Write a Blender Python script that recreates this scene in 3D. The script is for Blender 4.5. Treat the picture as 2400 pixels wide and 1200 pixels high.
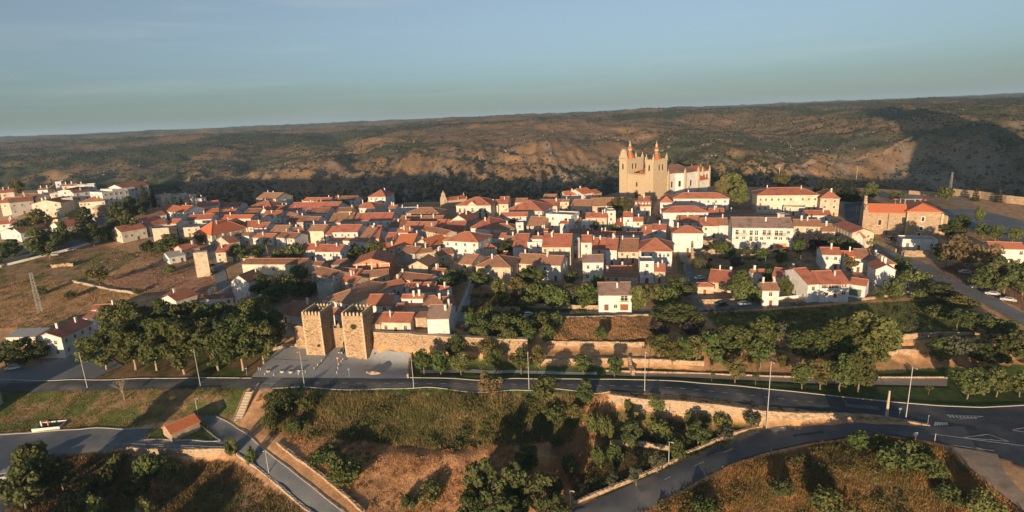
import bpy, bmesh, math, random
import numpy as np
from mathutils import Vector, Matrix
for _o in list(bpy.data.objects): bpy.data.objects.remove(_o, do_unlink=True)
R=math.radians
scene=bpy.context.scene
COL=scene.collection
rng=np.random.default_rng(7); random.seed(7)
# ------------------------------------------------------------------ camera
F=1330.0; CAMZ=75.0; PITCH=R(13.85); ROLL=R(2.46)
_fw=np.array([0,math.cos(PITCH),-math.sin(PITCH)]); _r0=np.array([1.,0,0]); _u0=np.cross(_r0,_fw)
_c,_s=math.cos(ROLL),math.sin(ROLL)
_rt=_c*_r0-_s*_u0; _up=_s*_r0+_c*_u0
CAM=np.array([0,0,CAMZ])
cd=bpy.data.cameras.new('camera'); cam=bpy.data.objects.new('camera',cd); COL.objects.link(cam)
cd.sensor_width=36; cd.lens=36*F/2400; cd.clip_start=1; cd.clip_end=60000
m=Matrix.Identity(4)
for i in range(3):
    m[i][0]=_rt[i]; m[i][1]=_up[i]; m[i][2]=-_fw[i]; m[i][3]=CAM[i]
cam.matrix_world=m; scene.camera=cam
# ------------------------------------------------------------------ light and sky
SUN_EL=R(5.1); SUN_AZ=R(18.0)          # shadows run away from the camera, 18 degrees to the right
w=bpy.data.worlds.new('World'); scene.world=w; w.use_nodes=True
nt=w.node_tree; bg=nt.nodes['Background']
sky=nt.nodes.new('ShaderNodeTexSky'); sky.sky_type='NISHITA'; sky.sun_disc=False
sky.sun_elevation=SUN_EL; sky.sun_rotation=R(180)+SUN_AZ
sky.altitude=700; sky.air_density=1.0; sky.dust_density=1.0; sky.ozone_density=4.2
hs=nt.nodes.new('ShaderNodeHueSaturation'); hs.inputs['Saturation'].default_value=0.55; nt.links.new(sky.outputs[0],hs.inputs['Color'])
# thin high cirrus
tc=nt.nodes.new('ShaderNodeTexCoord'); mpn=nt.nodes.new('ShaderNodeMapping'); mpn.inputs['Scale'].default_value=(1.2,1.2,16.0); mpn.inputs['Rotation'].default_value=(R(4),0,0); nt.links.new(tc.outputs['Generated'],mpn.inputs['Vector'])
cn=nt.nodes.new('ShaderNodeTexNoise'); cn.inputs['Scale'].default_value=2.2; cn.inputs['Detail'].default_value=7; cn.inputs['Roughness'].default_value=.55; nt.links.new(mpn.outputs[0],cn.inputs['Vector'])
cr=nt.nodes.new('ShaderNodeMapRange'); cr.inputs['From Min'].default_value=.52; cr.inputs['From Max'].default_value=.8; cr.inputs['To Max'].default_value=.28; nt.links.new(cn.outputs['Fac'],cr.inputs['Value'])
cm=nt.nodes.new('ShaderNodeMixRGB'); cm.inputs['Color2'].default_value=(3.4,3.5,3.4,1); nt.links.new(cr.outputs[0],cm.inputs['Fac']); nt.links.new(hs.outputs[0],cm.inputs['Color1'])
tn=nt.nodes.new('ShaderNodeMixRGB'); tn.blend_type='MULTIPLY'; tn.inputs['Fac'].default_value=1; tn.inputs['Color2'].default_value=(.93,.98,.94,1); nt.links.new(cm.outputs[0],tn.inputs['Color1'])
nt.links.new(tn.outputs[0],bg.inputs[0]); bg.inputs[1].default_value=0.111
sd=bpy.data.lights.new('sun','SUN'); sun=bpy.data.objects.new('sun',sd); COL.objects.link(sun)
sd.energy=4.3; sd.angle=R(0.6); sd.color=(1.0,0.72,0.45)
sdir=Vector((math.sin(SUN_AZ)*math.cos(SUN_EL),math.cos(SUN_AZ)*math.cos(SUN_EL),-math.sin(SUN_EL)))
sun.rotation_euler=sdir.to_track_quat('-Z','Y').to_euler(); sun.location=(-200,-300,200)
vs=scene.view_settings; vs.view_transform='Standard'; vs.look='None'; vs.exposure=0.76; vs.gamma=1; vs.use_curve_mapping=False
# ------------------------------------------------------------------ projection helpers (photograph pixels 2400x1200 to places on the ground)
def ray(px,py):
    d=_fw*F+_rt*(px-1200)+_up*(600-py); return d/np.linalg.norm(d)
def P(px,py,z=0.0):
    d=ray(px,py); return CAM+d*((z-CAMZ)/d[2])
def proj(p):
    v=np.asarray(p,float)-CAM; Z=v@_fw
    return 1200+F*(v@_rt)/Z, 600-F*(v@_up)/Z
def projN(X,Y,Z):
    v=np.stack([X,Y,Z-CAMZ],-1); d=v@_fw; d=np.where(d<1,1,d)
    return 1200+F*(v@_rt)/d, 600-F*(v@_up)/d
# ------------------------------------------------------------------ value noise
_perm=np.random.default_rng(3).random(65536)
def _h(ix,iy,s): return _perm[((ix*73856093)^(iy*19349663)^(s*83492791))&65535]
def vnoise(x,y,s=0):
    ix=np.floor(x).astype(np.int64); iy=np.floor(y).astype(np.int64); fx=x-ix; fy=y-iy
    fx=fx*fx*fx*(fx*(fx*6-15)+10); fy=fy*fy*fy*(fy*(fy*6-15)+10)
    a=_h(ix,iy,s);b=_h(ix+1,iy,s);c=_h(ix,iy+1,s);d=_h(ix+1,iy+1,s)
    return (a+(b-a)*fx)*(1-fy)+(c+(d-c)*fx)*fy
def fbm(x,y,o=4,s=0):
    t=0;a=.5;n=0
    for i in range(o):
        t=t+a*vnoise(x*2**i+i*17.3,y*2**i-i*9.1,s+i); n+=a; a*=.5
    return t/n*2-1
def sstep(a,b,x):
    t=np.clip((x-a)/(b-a),0,1); return t*t*(3-2*t)
# ------------------------------------------------------------------ terrain: surveyed points (pixel x, pixel y, height)
CP=[(0,905,0),(150,904,0),(300,903,0),(450,900,0),(600,900,0),(750,900,0),(900,900,0),(1050,900,0),(1200,900,0),(1350,902,0),(1500,907,0),(1650,915,0),(1800,930,0),(1950,950,0),(2100,965,0),(2250,985,0),(2400,975,0),(2400,1050,0),(2300,1010,0),
(600,880,0),(650,860,.6),(700,830,1),(760,835,1),(960,880,.2),(980,832,1),(800,800,1.6),(870,825,1),(700,880,.1),(850,880,.1),
(1000,880,0),(1100,866,.3),(1200,866,.3),(1320,868,.3),(1500,866,.3),(1700,880,.3),(1900,890,.2),(2050,895,.2),(2200,890,.3),(2390,900,.3),(2100,925,.1),(2390,935,.1),(1900,910,.1),
(1150,850,.6),(1250,850,.6),(1750,850,1.5),(1800,830,2),(1900,840,2),(2000,850,2),(2100,870,.8),(2150,850,1),(2250,850,1.5),(2350,850,2),
# town
(800,750,5.2),(700,760,4.5),(750,700,6.2),(900,700,6.8),(960,760,6),(1040,770,6.2),(1100,760,6.3),(1080,700,7.2),(1150,740,6.8),(1300,735,7),(1450,732,7),(1600,728,7.3),(1750,720,7.6),(1850,712,8),(2050,690,8.6),(2150,675,9),
(1200,690,7.8),(1400,690,7.8),(1600,660,8.5),(1700,650,8.8),(1900,650,9.3),(2060,650,9.6),(1500,640,9),(1250,640,9.2),(1100,640,9.2),(950,640,8.8),(800,640,8.5),(680,690,6.8),(600,690,6.9),(540,690,6.8),
(600,620,10.5),(720,600,10.8),(900,580,11),(1100,580,11),(1300,580,11),(1500,580,11),(1700,580,11),(1800,585,10.8),(1950,590,10.8),(2100,575,11),(2000,560,11.5),
(600,540,13.5),(800,530,13.5),(1000,530,13),(1200,530,13),(1400,530,13),(1600,520,13),(1800,510,13),(1950,520,12.5),(2100,520,12.5),
(520,500,16),(700,490,15),(900,490,14.5),(1100,490,14),(1300,490,14),(1480,475,14),(1530,468,14),(1700,470,14),(1850,465,13.5),(2000,470,13),(1650,455,14),
(600,475,15),(800,470,14.5),(1000,470,14),(1250,465,14),(1400,455,14),(1760,440,13.5),(1950,440,13),(2060,440,13),
(300,565,15),(400,560,15),(480,560,14.5),(400,530,17),(450,500,19),(350,490,23),(500,470,18),(430,470,22),
# left field and new town
(480,650,9),(380,640,11),(300,650,11),(200,640,11.5),(100,650,10),(100,720,7),(0,650,10),(0,720,7),(250,690,8),(400,690,7),(0,610,12.5),(120,590,14),(240,562,15.5),(200,545,17),(100,545,18),(0,560,17),
(120,510,25),(200,500,26),(280,490,26.5),(0,505,25),(0,475,31),(100,480,30),(200,465,32),(330,455,31),(0,455,34),(100,450,35),(250,450,34),
(500,770,2.5),(350,770,2.5),(250,780,2.5),(400,740,4.5),(560,740,4.5),(620,780,3),(230,730,5),(200,800,2.4),(150,825,2),(60,850,1.6),(0,850,1.6),(0,780,3.5),(100,780,3.6),(60,885,.4),(300,860,.6),(500,865,.6),(400,830,1.5),(560,820,1.6),(620,830,1.3),(200,870,.5),
# right
(2260,640,10),(2390,640,10.5),(2390,720,8.2),(2300,690,9),(2200,640,10),(2390,575,12),(2300,510,12.2),(2390,480,12.5),(2200,470,13),(2300,455,13),(2250,560,12),(2390,540,12.2),
(1900,745,7),(2050,745,7),(2150,730,7.4),(1750,745,7),(2250,740,7.5),(2350,770,7),(2390,800,6.5),(2200,775,6.8),(2080,778,6.6),(1700,760,6.6),(1650,790,5),(1600,820,3.2),(1700,825,2.6),
(1350,770,6),(1450,770,6),(1250,770,6),(1550,780,5.4),(1150,785,6.1),(1350,750,6.8),(1450,748,6.8),
(2250,790,6.2),(2330,810,5),(2390,850,3),
# foreground left
(100,935,-2),(300,935,-1.4),(500,928,-1),(60,970,-3.6),(200,970,-3.3),(330,965,-3),(450,955,-2.8),(520,955,-3.4),(200,998,-4.8),(80,1008,-4.9),(0,1015,-5),(300,1000,-4.9),(0,1060,-5),(100,1060,-5),(200,1030,-5),(340,1020,-5),(420,1020,-5),(500,1020,-5.1),(430,1045,-5),(530,1050,-5.3),(470,980,-4.9),(500,985,-5),(550,1010,-5.4),(600,1060,-6.6),(660,1110,-8.2),(720,1150,-9.5),(790,1200,-11),(0,1140,-5),(-100,1000,-4.5),(-100,1150,-5),(-100,1250,-6),
(120,1140,-7.5),(200,1100,-7.5),(250,1160,-9),(330,1110,-8.6),(450,1100,-9),(540,1100,-8.8),(520,1160,-11),(400,1190,-11.5),(620,1190,-12),(200,1230,-11),(450,1260,-13.5),(700,1260,-13.5),
(600,940,-2),(620,980,-3.6),(640,1030,-5.2),
# foreground centre
(700,918,-.3),(1000,921,-.4),(1300,924,-.5),(700,945,-2.4),(1000,945,-2.4),(1300,950,-3),(700,1000,-5),(900,1000,-5.5),(1150,1000,-6),(1300,1010,-7),(800,1060,-7.4),(870,1044,-8.4),(950,1049,-8.6),(1050,1049,-8.9),(1120,1042,-8.7),(880,1064,-7.2),(960,1068,-7.3),(1060,1066,-7.7),(1140,1056,-8.0),(1200,1070,-9.6),(900,1120,-9.8),(1050,1130,-10.8),(850,1190,-11.6),(1000,1200,-13),(1200,1190,-14.5),(1100,1260,-15.5),(1320,1080,-10),(1380,1020,-7.6),(1300,1180,-13.5),(1330,1250,-13),
# lower road and garden
(1345,1200,-10.6),(1420,1190,-10),(1500,1150,-8.8),(1600,1105,-7.2),(1700,1062,-5.6),(1800,1033,-4.2),(1900,1017,-2.9),(2000,1007,-1.7),(2100,1004,-.7),(2200,1010,0),
(1420,1120,-9.8),(1500,1060,-7.8),(1600,1030,-6.6),(1450,1040,-7.8),(1560,1085,-8),(1700,1010,-5.4),
# right mound
(1900,1050,-2.2),(2000,1035,-1.2),(2100,1040,-.4),(2200,1060,.1),(1800,1100,-3.6),(2000,1080,-1),(2150,1090,-.6),(2250,1120,-1.2),(2330,1100,-.3),(2390,1160,-1),(2390,1250,-3),(2000,1190,-4.5),(1750,1190,-7),(1650,1170,-8),(1550,1220,-10.5),(2200,1190,-4),(1800,1280,-9),(2100,1280,-7),(2500,1100,0),(2500,950,.2),(2550,700,9),(2550,550,12),(-150,900,0),(-150,700,7),(-150,560,18),(-150,480,31),
]
# retaining walls: name, base pixels, base heights, wall height (front), the ground behind is that much higher
WALLS={
 'town':[(880,824,1.0),(962,829,1.0),(1010,833,1.0),(1080,838,1.0),(1160,842,1.0),(1238,845,1.0)],
 'terrace_low':[(1262,858,.5),(1360,858,.5),(1470,856,.5),(1560,860,.5),(1650,864,.5)],
 'terrace_up':[(1282,816,2.9),(1360,817,2.9),(1440,818,2.9),(1510,820,2.9)],
 'retain':[(1428,955,-3.6),(1500,980,-5.4),(1600,987,-5.5),(1700,997,-5.3),(1790,1003,-4.4),(1870,998,-3.2),(1950,990,-2.2),(2050,988,-1.2),(2130,995,-.5),(2180,1000,-.1)],
 'plaza':[(290,1066,-7.2),(350,1076,-7.7),(430,1078,-7.8),(510,1074,-7.6),(552,1068,-6.8)],
 'right_up':[(2075,806,4.2),(2150,800,4.2),(2230,797,4.2),(2300,800,4.2)],
 'right_low':[(2082,838,1.6),(2150,836,1.6)],
}
WTOP={'town':6.2,'terrace_low':2.7,'terrace_up':5.0,'retain':None,'plaza':-5.0,'right_up':6.4,'right_low':3.8}
pts=[]
for px,py,z in CP: p=P(px,py,z); pts.append((p[0],p[1],z))
WL={}
for n,L in WALLS.items():
    W=[P(*q) for q in L]; tops=[]
    for q in L: tops.append(WTOP[n] if WTOP[n] is not None else -0.05)
    WL[n]=(W,tops)
    # resample pairs
    for i in range(len(W)-1):
        a,b=W[i],W[i+1]; d=np.linalg.norm((b-a)[:2]); k=max(1,int(d/5)); t=(b-a)[:2]/d; nn=np.array([-t[1],t[0]])
        for j in range(k):
            f=j/k; q=a+(b-a)*f; tz=tops[i]+(tops[i+1]-tops[i])*f
            pts.append((q[0]-nn[0]*.5,q[1]-nn[1]*.5,q[2])); pts.append((q[0]+nn[0]*.9,q[1]+nn[1]*.9,tz))
            pts.append((q[0]+nn[0]*3,q[1]+nn[1]*3,tz)) if n!='plaza' else None
pts=np.array(pts)
# drop points that fall on top of one another
keep=[]
for i,p in enumerate(pts):
    if all((p[0]-pts[j][0])**2+(p[1]-pts[j][1])**2>.3 for j in keep): keep.append(i)
pts=pts[keep]; NP_=len(pts)
def _rbf_fit():
    X=pts[:,:2]; D=np.sqrt(((X[:,None]-X[None])**2).sum(-1)); A=np.zeros((NP_+3,NP_+3)); A[:NP_,:NP_]=D
    A[:NP_,NP_]=1; A[:NP_,NP_+1:]=X/100; A[NP_:,:NP_]=A[:NP_,NP_:].T
    A[:NP_,:NP_]-=np.eye(NP_)*.15
    b=np.zeros(NP_+3); b[:NP_]=pts[:,2]; return np.linalg.solve(A,b)
_w=_rbf_fit(); _wf=_w.astype(np.float64)
def near_z(x,y):
    x=np.atleast_1d(np.asarray(x,float)).ravel(); y=np.atleast_1d(np.asarray(y,float)).ravel(); out=np.empty(len(x))
    for i in range(0,len(x),20000):
        a=x[i:i+20000];b=y[i:i+20000]
        D=np.sqrt((a[:,None]-pts[None,:,0])**2+(b[:,None]-pts[None,:,1])**2)
        out[i:i+20000]=D@_wf[:NP_]+_wf[NP_]+_wf[NP_+1]*a/100+_wf[NP_+2]*b/100
    return out
_ex=[-1500,-620,-480,-330,-240,-205,-185,-123,-68,0,45,70,86,160,180,220,262,285,302,350,520,1500]; _ey=[530,485,460,442,438,440,458,440,431,421,420,424,441,453,442,430,412,382,340,312,270,220]
_ps=[-60,0,22,90,170,250,300,400,500,640,900,1500,2600,4500,9000,30000]
_pz=[14,13,-1,-50,-88,-102,-97,-62,-20,12,42,58,65,71,77,84]
def far_z(x,y):
    ye=np.interp(x,_ex,_ey)
    s=y-ye
    wig=fbm(x/260,y/420,3,11)*130+fbm(x/90,y/140,3,5)*35
    s2=s+wig*sstep(120,420,s)*(1-.6*sstep(1500,5000,s))
    z=np.interp(s2,_ps,_pz)
    amp=sstep(20,500,s)
    z=z+amp*(fbm(x/330,y/330,4,21)*17*(1+sstep(600,3000,s)*.4)+fbm(x/70,y/70,4,31)*8)
    # rocky cliffs on the canyon wall
    z=z+sstep(150,350,s)*(1-sstep(520,800,s))*((1-np.abs(fbm(x/34,y/110,3,41)))**3*16-6+fbm(x/16,y/24,2,43)*4)
    z=z-16*sstep(-150,-600,x)*sstep(450,650,s)*(1-sstep(1800,3000,s))
    # side valley cut into the far plateau
    vx=-560+ (y-1150)*-.12; z=z-34*np.exp(-((x-vx)/120)**2)*np.exp(-((y-1330)/260)**2)
    vx=-300+ (y-1150)*-.35; z=z-16*np.exp(-((x-vx)/50)**2)*sstep(900,1050,y)*(1-sstep(1500,2100,y))
    # valley between the town and the right-hand hill
    z=z-30*np.exp(-((x-560)/130)**2)*sstep(480,700,y)*(1-sstep(1300,1800,y))
    # flatten towards the skyline so that it stays level
    return z
def TZ(x,y):
    x=np.atleast_1d(np.asarray(x,float)).ravel(); y=np.atleast_1d(np.asarray(y,float)).ravel()
    ye=np.interp(x,_ex,_ey); s=y-ye
    out=far_z(x,y); k=(s<40)&(np.hypot(x,y)<1100)
    if k.any():
        nz=near_z(x[k],y[k]); t=sstep(-3,22,s[k]); t=np.maximum(t,sstep(420,700,x[k]))
        t=np.maximum(t,sstep(-560,-900,x[k])) if False else t
        base=far_z(x[k],y[k])
        out[k]=nz*(1-t)+base*t
    # hill right of the frame, whose shade falls across the valley
    out=out+200*np.exp(-((x-540)/95)**2-((y-290)/120)**2)*sstep(395,480,x)
    return out
def tz(x,y): return float(TZ(x,y)[0])
def G(px,py,h=0.0):
    """point on the ground (raised by h) seen at a pixel of the photograph"""
    d=ray(px,py); t=np.concatenate([np.arange(70,700,4.0)]); 
    X=CAM[None]+d[None]*t[:,None]; g=X[:,2]-TZ(X[:,0],X[:,1])-h
    i=np.argmax(g<0) if (g<0).any() else len(t)-1
    if i==0: return X[0]
    a,b=t[i-1],t[i]
    for _ in range(2):
        q=np.linspace(a,b,9); X=CAM[None]+d[None]*q[:,None]; g=X[:,2]-TZ(X[:,0],X[:,1])-h
        j=np.argmax(g<0) if (g<0).any() else 8
        j=max(j,1); a,b=q[j-1],q[j]
    return CAM+d*((a+b)/2)
def V3(p): return Vector((float(p[0]),float(p[1]),float(p[2])))
# ------------------------------------------------------------------ materials
MATS={}
def mat(name,c1,c2=None,scale=1.0,rough=.9,bump=0.0,bscale=None,world=False,rand=0.0,metal=0.0,detail=5,c3=None,s3=.15,spec=.3,uvtile=0):
    if name in MATS: return MATS[name]
    M=bpy.data.materials.new(name); M.use_nodes=True; n=M.node_tree.nodes; l=M.node_tree.links
    b=n['Principled BSDF']; b.inputs['Roughness'].default_value=rough; b.inputs['Metallic'].default_value=metal
    b.inputs['Specular IOR Level'].default_value=spec
    c4=lambda c:(c[0],c[1],c[2],1)
    if c2 is None:
        b.inputs['Base Color'].default_value=c4(c1); MATS[name]=M; return M
    if world: co=n.new('ShaderNodeNewGeometry').outputs['Position']
    else: co=n.new('ShaderNodeTexCoord').outputs['Object']
    t=n.new('ShaderNodeTexNoise'); t.inputs['Scale'].default_value=scale; t.inputs['Detail'].default_value=detail; t.inputs['Roughness'].default_value=.65
    l.new(co,t.inputs['Vector'])
    r=n.new('ShaderNodeValToRGB'); r.color_ramp.elements[0].position=.33; r.color_ramp.elements[1].position=.67
    r.color_ramp.elements[0].color=c4(c1); r.color_ramp.elements[1].color=c4(c2); l.new(t.outputs['Fac'],r.inputs['Fac'])
    out=r.outputs['Color']
    if c3 is not None:
        t3=n.new('ShaderNodeTexNoise'); t3.inputs['Scale'].default_value=s3; t3.inputs['Detail'].default_value=4; l.new(co,t3.inputs['Vector'])
        r3=n.new('ShaderNodeValToRGB'); r3.color_ramp.elements[0].position=.5; r3.color_ramp.elements[1].position=.68; l.new(t3.outputs['Fac'],r3.inputs['Fac'])
        mx=n.new('ShaderNodeMixRGB'); l.new(r3.outputs['Color'],mx.inputs['Fac']); l.new(out,mx.inputs['Color1']); mx.inputs['Color2'].default_value=c4(c3); out=mx.outputs['Color']
    if uvtile:
        uv=n.new('ShaderNodeUVMap'); wv=n.new('ShaderNodeTexWave'); wv.inputs['Scale'].default_value=uvtile; wv.inputs['Distortion'].default_value=.6; wv.inputs['Detail'].default_value=1
        l.new(uv.outputs['UV'],wv.inputs['Vector']); mp=n.new('ShaderNodeMapRange'); mp.inputs['To Min'].default_value=.72; mp.inputs['To Max'].default_value=1.12
        l.new(wv.outputs['Fac'],mp.inputs['Value']); mx=n.new('ShaderNodeMixRGB'); mx.blend_type='MULTIPLY'; mx.inputs['Fac'].default_value=1
        l.new(out,mx.inputs['Color1']); l.new(mp.outputs['Result'],mx.inputs['Color2']); out=mx.outputs['Color']
    if rand>0:
        oi=n.new('ShaderNodeObjectInfo'); hs=n.new('ShaderNodeHueSaturation')
        mp=n.new('ShaderNodeMapRange'); mp.inputs['To Min'].default_value=1-rand; mp.inputs['To Max'].default_value=1+rand; l.new(oi.outputs['Random'],mp.inputs['Value'])
        l.new(mp.outputs['Result'],hs.inputs['Value']); l.new(out,hs.inputs['Color'])
        mh=n.new('ShaderNodeMapRange'); mh.inputs['To Min'].default_value=.5-rand*.05; mh.inputs['To Max'].default_value=.5+rand*.05
        m2=n.new('ShaderNodeMath'); m2.operation='FRACT'; m3=n.new('ShaderNodeMath'); m3.operation='MULTIPLY'; m3.inputs[1].default_value=7.31
        l.new(oi.outputs['Random'],m3.inputs[0]); l.new(m3.outputs[0],m2.inputs[0]); l.new(m2.outputs[0],mh.inputs['Value']); l.new(mh.outputs['Result'],hs.inputs['Hue'])
        out=hs.outputs['Color']
    l.new(out,b.inputs['Base Color'])
    if bump>0:
        tb=n.new('ShaderNodeTexNoise'); tb.inputs['Scale'].default_value=bscale or scale*3; tb.inputs['Detail'].default_value=5; l.new(co,tb.inputs['Vector'])
        bp=n.new('ShaderNodeBump'); bp.inputs['Strength'].default_value=bump; bp.inputs['Distance'].default_value=.3; l.new(tb.outputs['Fac'],bp.inputs['Height']); l.new(bp.outputs['Normal'],b.inputs['Normal'])
    MATS[name]=M; return M
def attr_mat(name,attr,rough=.95,nscale=.6,lo=.6,hi=1.4,fine=6.0,transl=0.0,rand=0.0,world=True):
    M=bpy.data.materials.new(name); M.use_nodes=True; n=M.node_tree.nodes; l=M.node_tree.links; b=n['Principled BSDF']
    b.inputs['Roughness'].default_value=rough; b.inputs['Specular IOR Level'].default_value=.15
    a=n.new('ShaderNodeAttribute'); a.attribute_name=attr; out=a.outputs['Color']
    co=n.new('ShaderNodeNewGeometry').outputs['Position'] if world else n.new('ShaderNodeTexCoord').outputs['Object']
    for sc,lo_,hi_ in ((nscale,lo,hi),(fine,.75,1.25)):
        if sc<=0: continue
        t=n.new('ShaderNodeTexNoise'); t.inputs['Scale'].default_value=sc; t.inputs['Detail'].default_value=5; t.inputs['Roughness'].default_value=.7; l.new(co,t.inputs['Vector'])
        mp=n.new('ShaderNodeMapRange'); mp.inputs['From Min'].default_value=.3; mp.inputs['From Max'].default_value=.7; mp.inputs['To Min'].default_value=lo_; mp.inputs['To Max'].default_value=hi_; l.new(t.outputs['Fac'],mp.inputs['Value'])
        mx=n.new('ShaderNodeMixRGB'); mx.blend_type='MULTIPLY'; mx.inputs['Fac'].default_value=1; l.new(out,mx.inputs['Color1']); l.new(mp.outputs['Result'],mx.inputs['Color2']); out=mx.outputs['Color']
    if rand>0:
        oi=n.new('ShaderNodeObjectInfo'); hs=n.new('ShaderNodeHueSaturation'); mp=n.new('ShaderNodeMapRange'); mp.inputs['To Min'].default_value=1-rand; mp.inputs['To Max'].default_value=1+rand
        m3=n.new('ShaderNodeMath'); m3.operation='MULTIPLY'; m3.inputs[1].default_value=9.73; m2=n.new('ShaderNodeMath'); m2.operation='FRACT'; mh=n.new('ShaderNodeMapRange'); mh.inputs['To Min'].default_value=.492; mh.inputs['To Max'].default_value=.535
        l.new(oi.outputs['Random'],m3.inputs[0]); l.new(m3.outputs[0],m2.inputs[0]); l.new(m2.outputs[0],mh.inputs['Value']); l.new(mh.outputs['Result'],hs.inputs['Hue'])
        l.new(oi.outputs['Random'],mp.inputs['Value']); l.new(mp.outputs['Result'],hs.inputs['Value']); l.new(out,hs.inputs['Color']); out=hs.outputs['Color']
    l.new(out,b.inputs['Base Color'])
    if transl>0:
        tr=n.new('ShaderNodeBsdfTranslucent'); l.new(out,tr.inputs['Color']); ms=n.new('ShaderNodeMixShader'); ms.inputs['Fac'].default_value=transl
        l.new(b.outputs[0],ms.inputs[1]); l.new(tr.outputs[0],ms.inputs[2]); l.new(ms.outputs[0],n['Material Output'].inputs['Surface'])
    MATS[name]=M; return M
# ------------------------------------------------------------------ mesh helpers
def link(o,parent=None):
    COL.objects.link(o)
    if parent is not None: o.parent=parent
    return o
def tag(o,label=None,cat=None,group=None,kind=None):
    if label: o['label']=label
    if cat: o['category']=cat
    if group: o['group']=group
    if kind: o['kind']=kind
    return o
def empty(name,loc,rz=0.0):
    o=bpy.data.objects.new(name,None); COL.objects.link(o); o.location=V3(loc); o.rotation_euler=(0,0,rz); o.empty_display_size=.5; return o
class MB:
    """collects faces; build() links them as one mesh object"""
    def __init__(s): s.v=[];s.f=[];s.uv=[]
    def face(s,ps,uv=None):
        i=len(s.v); s.v+= [tuple(map(float,p)) for p in ps]; s.f.append(tuple(range(i,i+len(ps)))); s.uv.append(uv)
    def box(s,x0,x1,y0,y1,z0,z1):
        p=[(x0,y0,z0),(x1,y0,z0),(x1,y1,z0),(x0,y1,z0),(x0,y0,z1),(x1,y0,z1),(x1,y1,z1),(x0,y1,z1)]
        for q in ((0,3,2,1),(4,5,6,7),(0,1,5,4),(1,2,6,5),(2,3,7,6),(3,0,4,7)): s.face([p[k] for k in q])
        return s
    def prism(s,poly,z0,z1,top=None):
        n=len(poly); s.face([(x,y,z1) for x,y in poly]); s.face([(x,y,z0) for x,y in reversed(poly)])
        for i in range(n):
            a=poly[i];b=poly[(i+1)%n]; s.face([(*a,z0),(*b,z0),(*b,z1),(*a,z1)])
        return s
    def frustum(s,cx,cy,z0,z1,r0,r1,n=8,cap=True,rot=0.0):
        A=[(cx+r0*math.cos(rot+2*math.pi*i/n),cy+r0*math.sin(rot+2*math.pi*i/n),z0) for i in range(n)]
        B=[(cx+r1*math.cos(rot+2*math.pi*i/n),cy+r1*math.sin(rot+2*math.pi*i/n),z1) for i in range(n)]
        for i in range(n):
            j=(i+1)%n
            if r1<1e-4: s.face([A[i],A[j],B[i]])
            else: s.face([A[i],A[j],B[j],B[i]])
        if cap:
            if r1>1e-4: s.face(B)
            s.face(A[::-1])
        return s
    def tube(s,a,b,r0,r1=None,n=6):
        r1=r0 if r1 is None else r1
        a=np.array(a,float);b=np.array(b,float);d=b-a;L=np.linalg.norm(d); d=d/L
        t=np.array([1,0,0]) if abs(d[0])<.9 else np.array([0,1,0]); u=np.cross(d,t);u/=np.linalg.norm(u); w_=np.cross(d,u)
        A=[a+r0*(u*math.cos(2*math.pi*i/n)+w_*math.sin(2*math.pi*i/n)) for i in range(n)]
        B=[b+r1*(u*math.cos(2*math.pi*i/n)+w_*math.sin(2*math.pi*i/n)) for i in range(n)]
        for i in range(n):
            j=(i+1)%n; s.face([A[i],A[j],B[j],B[i]])
        s.face(A[::-1]); s.face(B); return s
    def mesh(s,name,m):
        me=bpy.data.meshes.new(name); me.from_pydata(s.v,[],s.f)
        if any(u is not None for u in s.uv):
            ul=me.uv_layers.new(name='UVMap'); k=0
            for f,u in zip(s.f,s.uv):
                for j in range(len(f)):
                    ul.data[k].uv=u[j] if u is not None else (s.v[f[j]][0],s.v[f[j]][2]); k+=1
        if m is not None: me.materials.append(m)
        me.update(); return me
    def build(s,name,m,parent=None):
        return link(bpy.data.objects.new(name,s.mesh(name,m)),parent)
def np_mesh(name,V,Fq,m,col=None,smooth=False,attr='cover'):
    me=bpy.data.meshes.new(name); nv=len(V); nf=len(Fq); k=Fq.shape[1]
    me.vertices.add(nv); me.vertices.foreach_set('co',np.ascontiguousarray(V,np.float32).ravel())
    me.loops.add(nf*k); me.loops.foreach_set('vertex_index',np.ascontiguousarray(Fq,np.int32).ravel())
    me.polygons.add(nf); me.polygons.foreach_set('loop_start',np.arange(0,nf*k,k,dtype=np.int32)); me.polygons.foreach_set('loop_total',np.full(nf,k,np.int32))
    if smooth: me.polygons.foreach_set('use_smooth',np.ones(nf,bool))
    me.update(calc_edges=True)
    if col is not None:
        a=me.attributes.new(attr,'FLOAT_COLOR','POINT'); c=np.ones((nv,4),np.float32); c[:,:3]=col; a.data.foreach_set('color',c.ravel())
    me.materials.append(m); me.validate(); return me
def inpoly(px,py,poly):
    r=np.zeros(px.shape,bool); n=len(poly)
    for i in range(n):
        x0,y0=poly[i];x1,y1=poly[(i+1)%n]
        if y0==y1: continue
        c=((y0>py)!=(y1>py))&(px<(x1-x0)*(py-y0)/(y1-y0)+x0); r^=c
    return r
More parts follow.
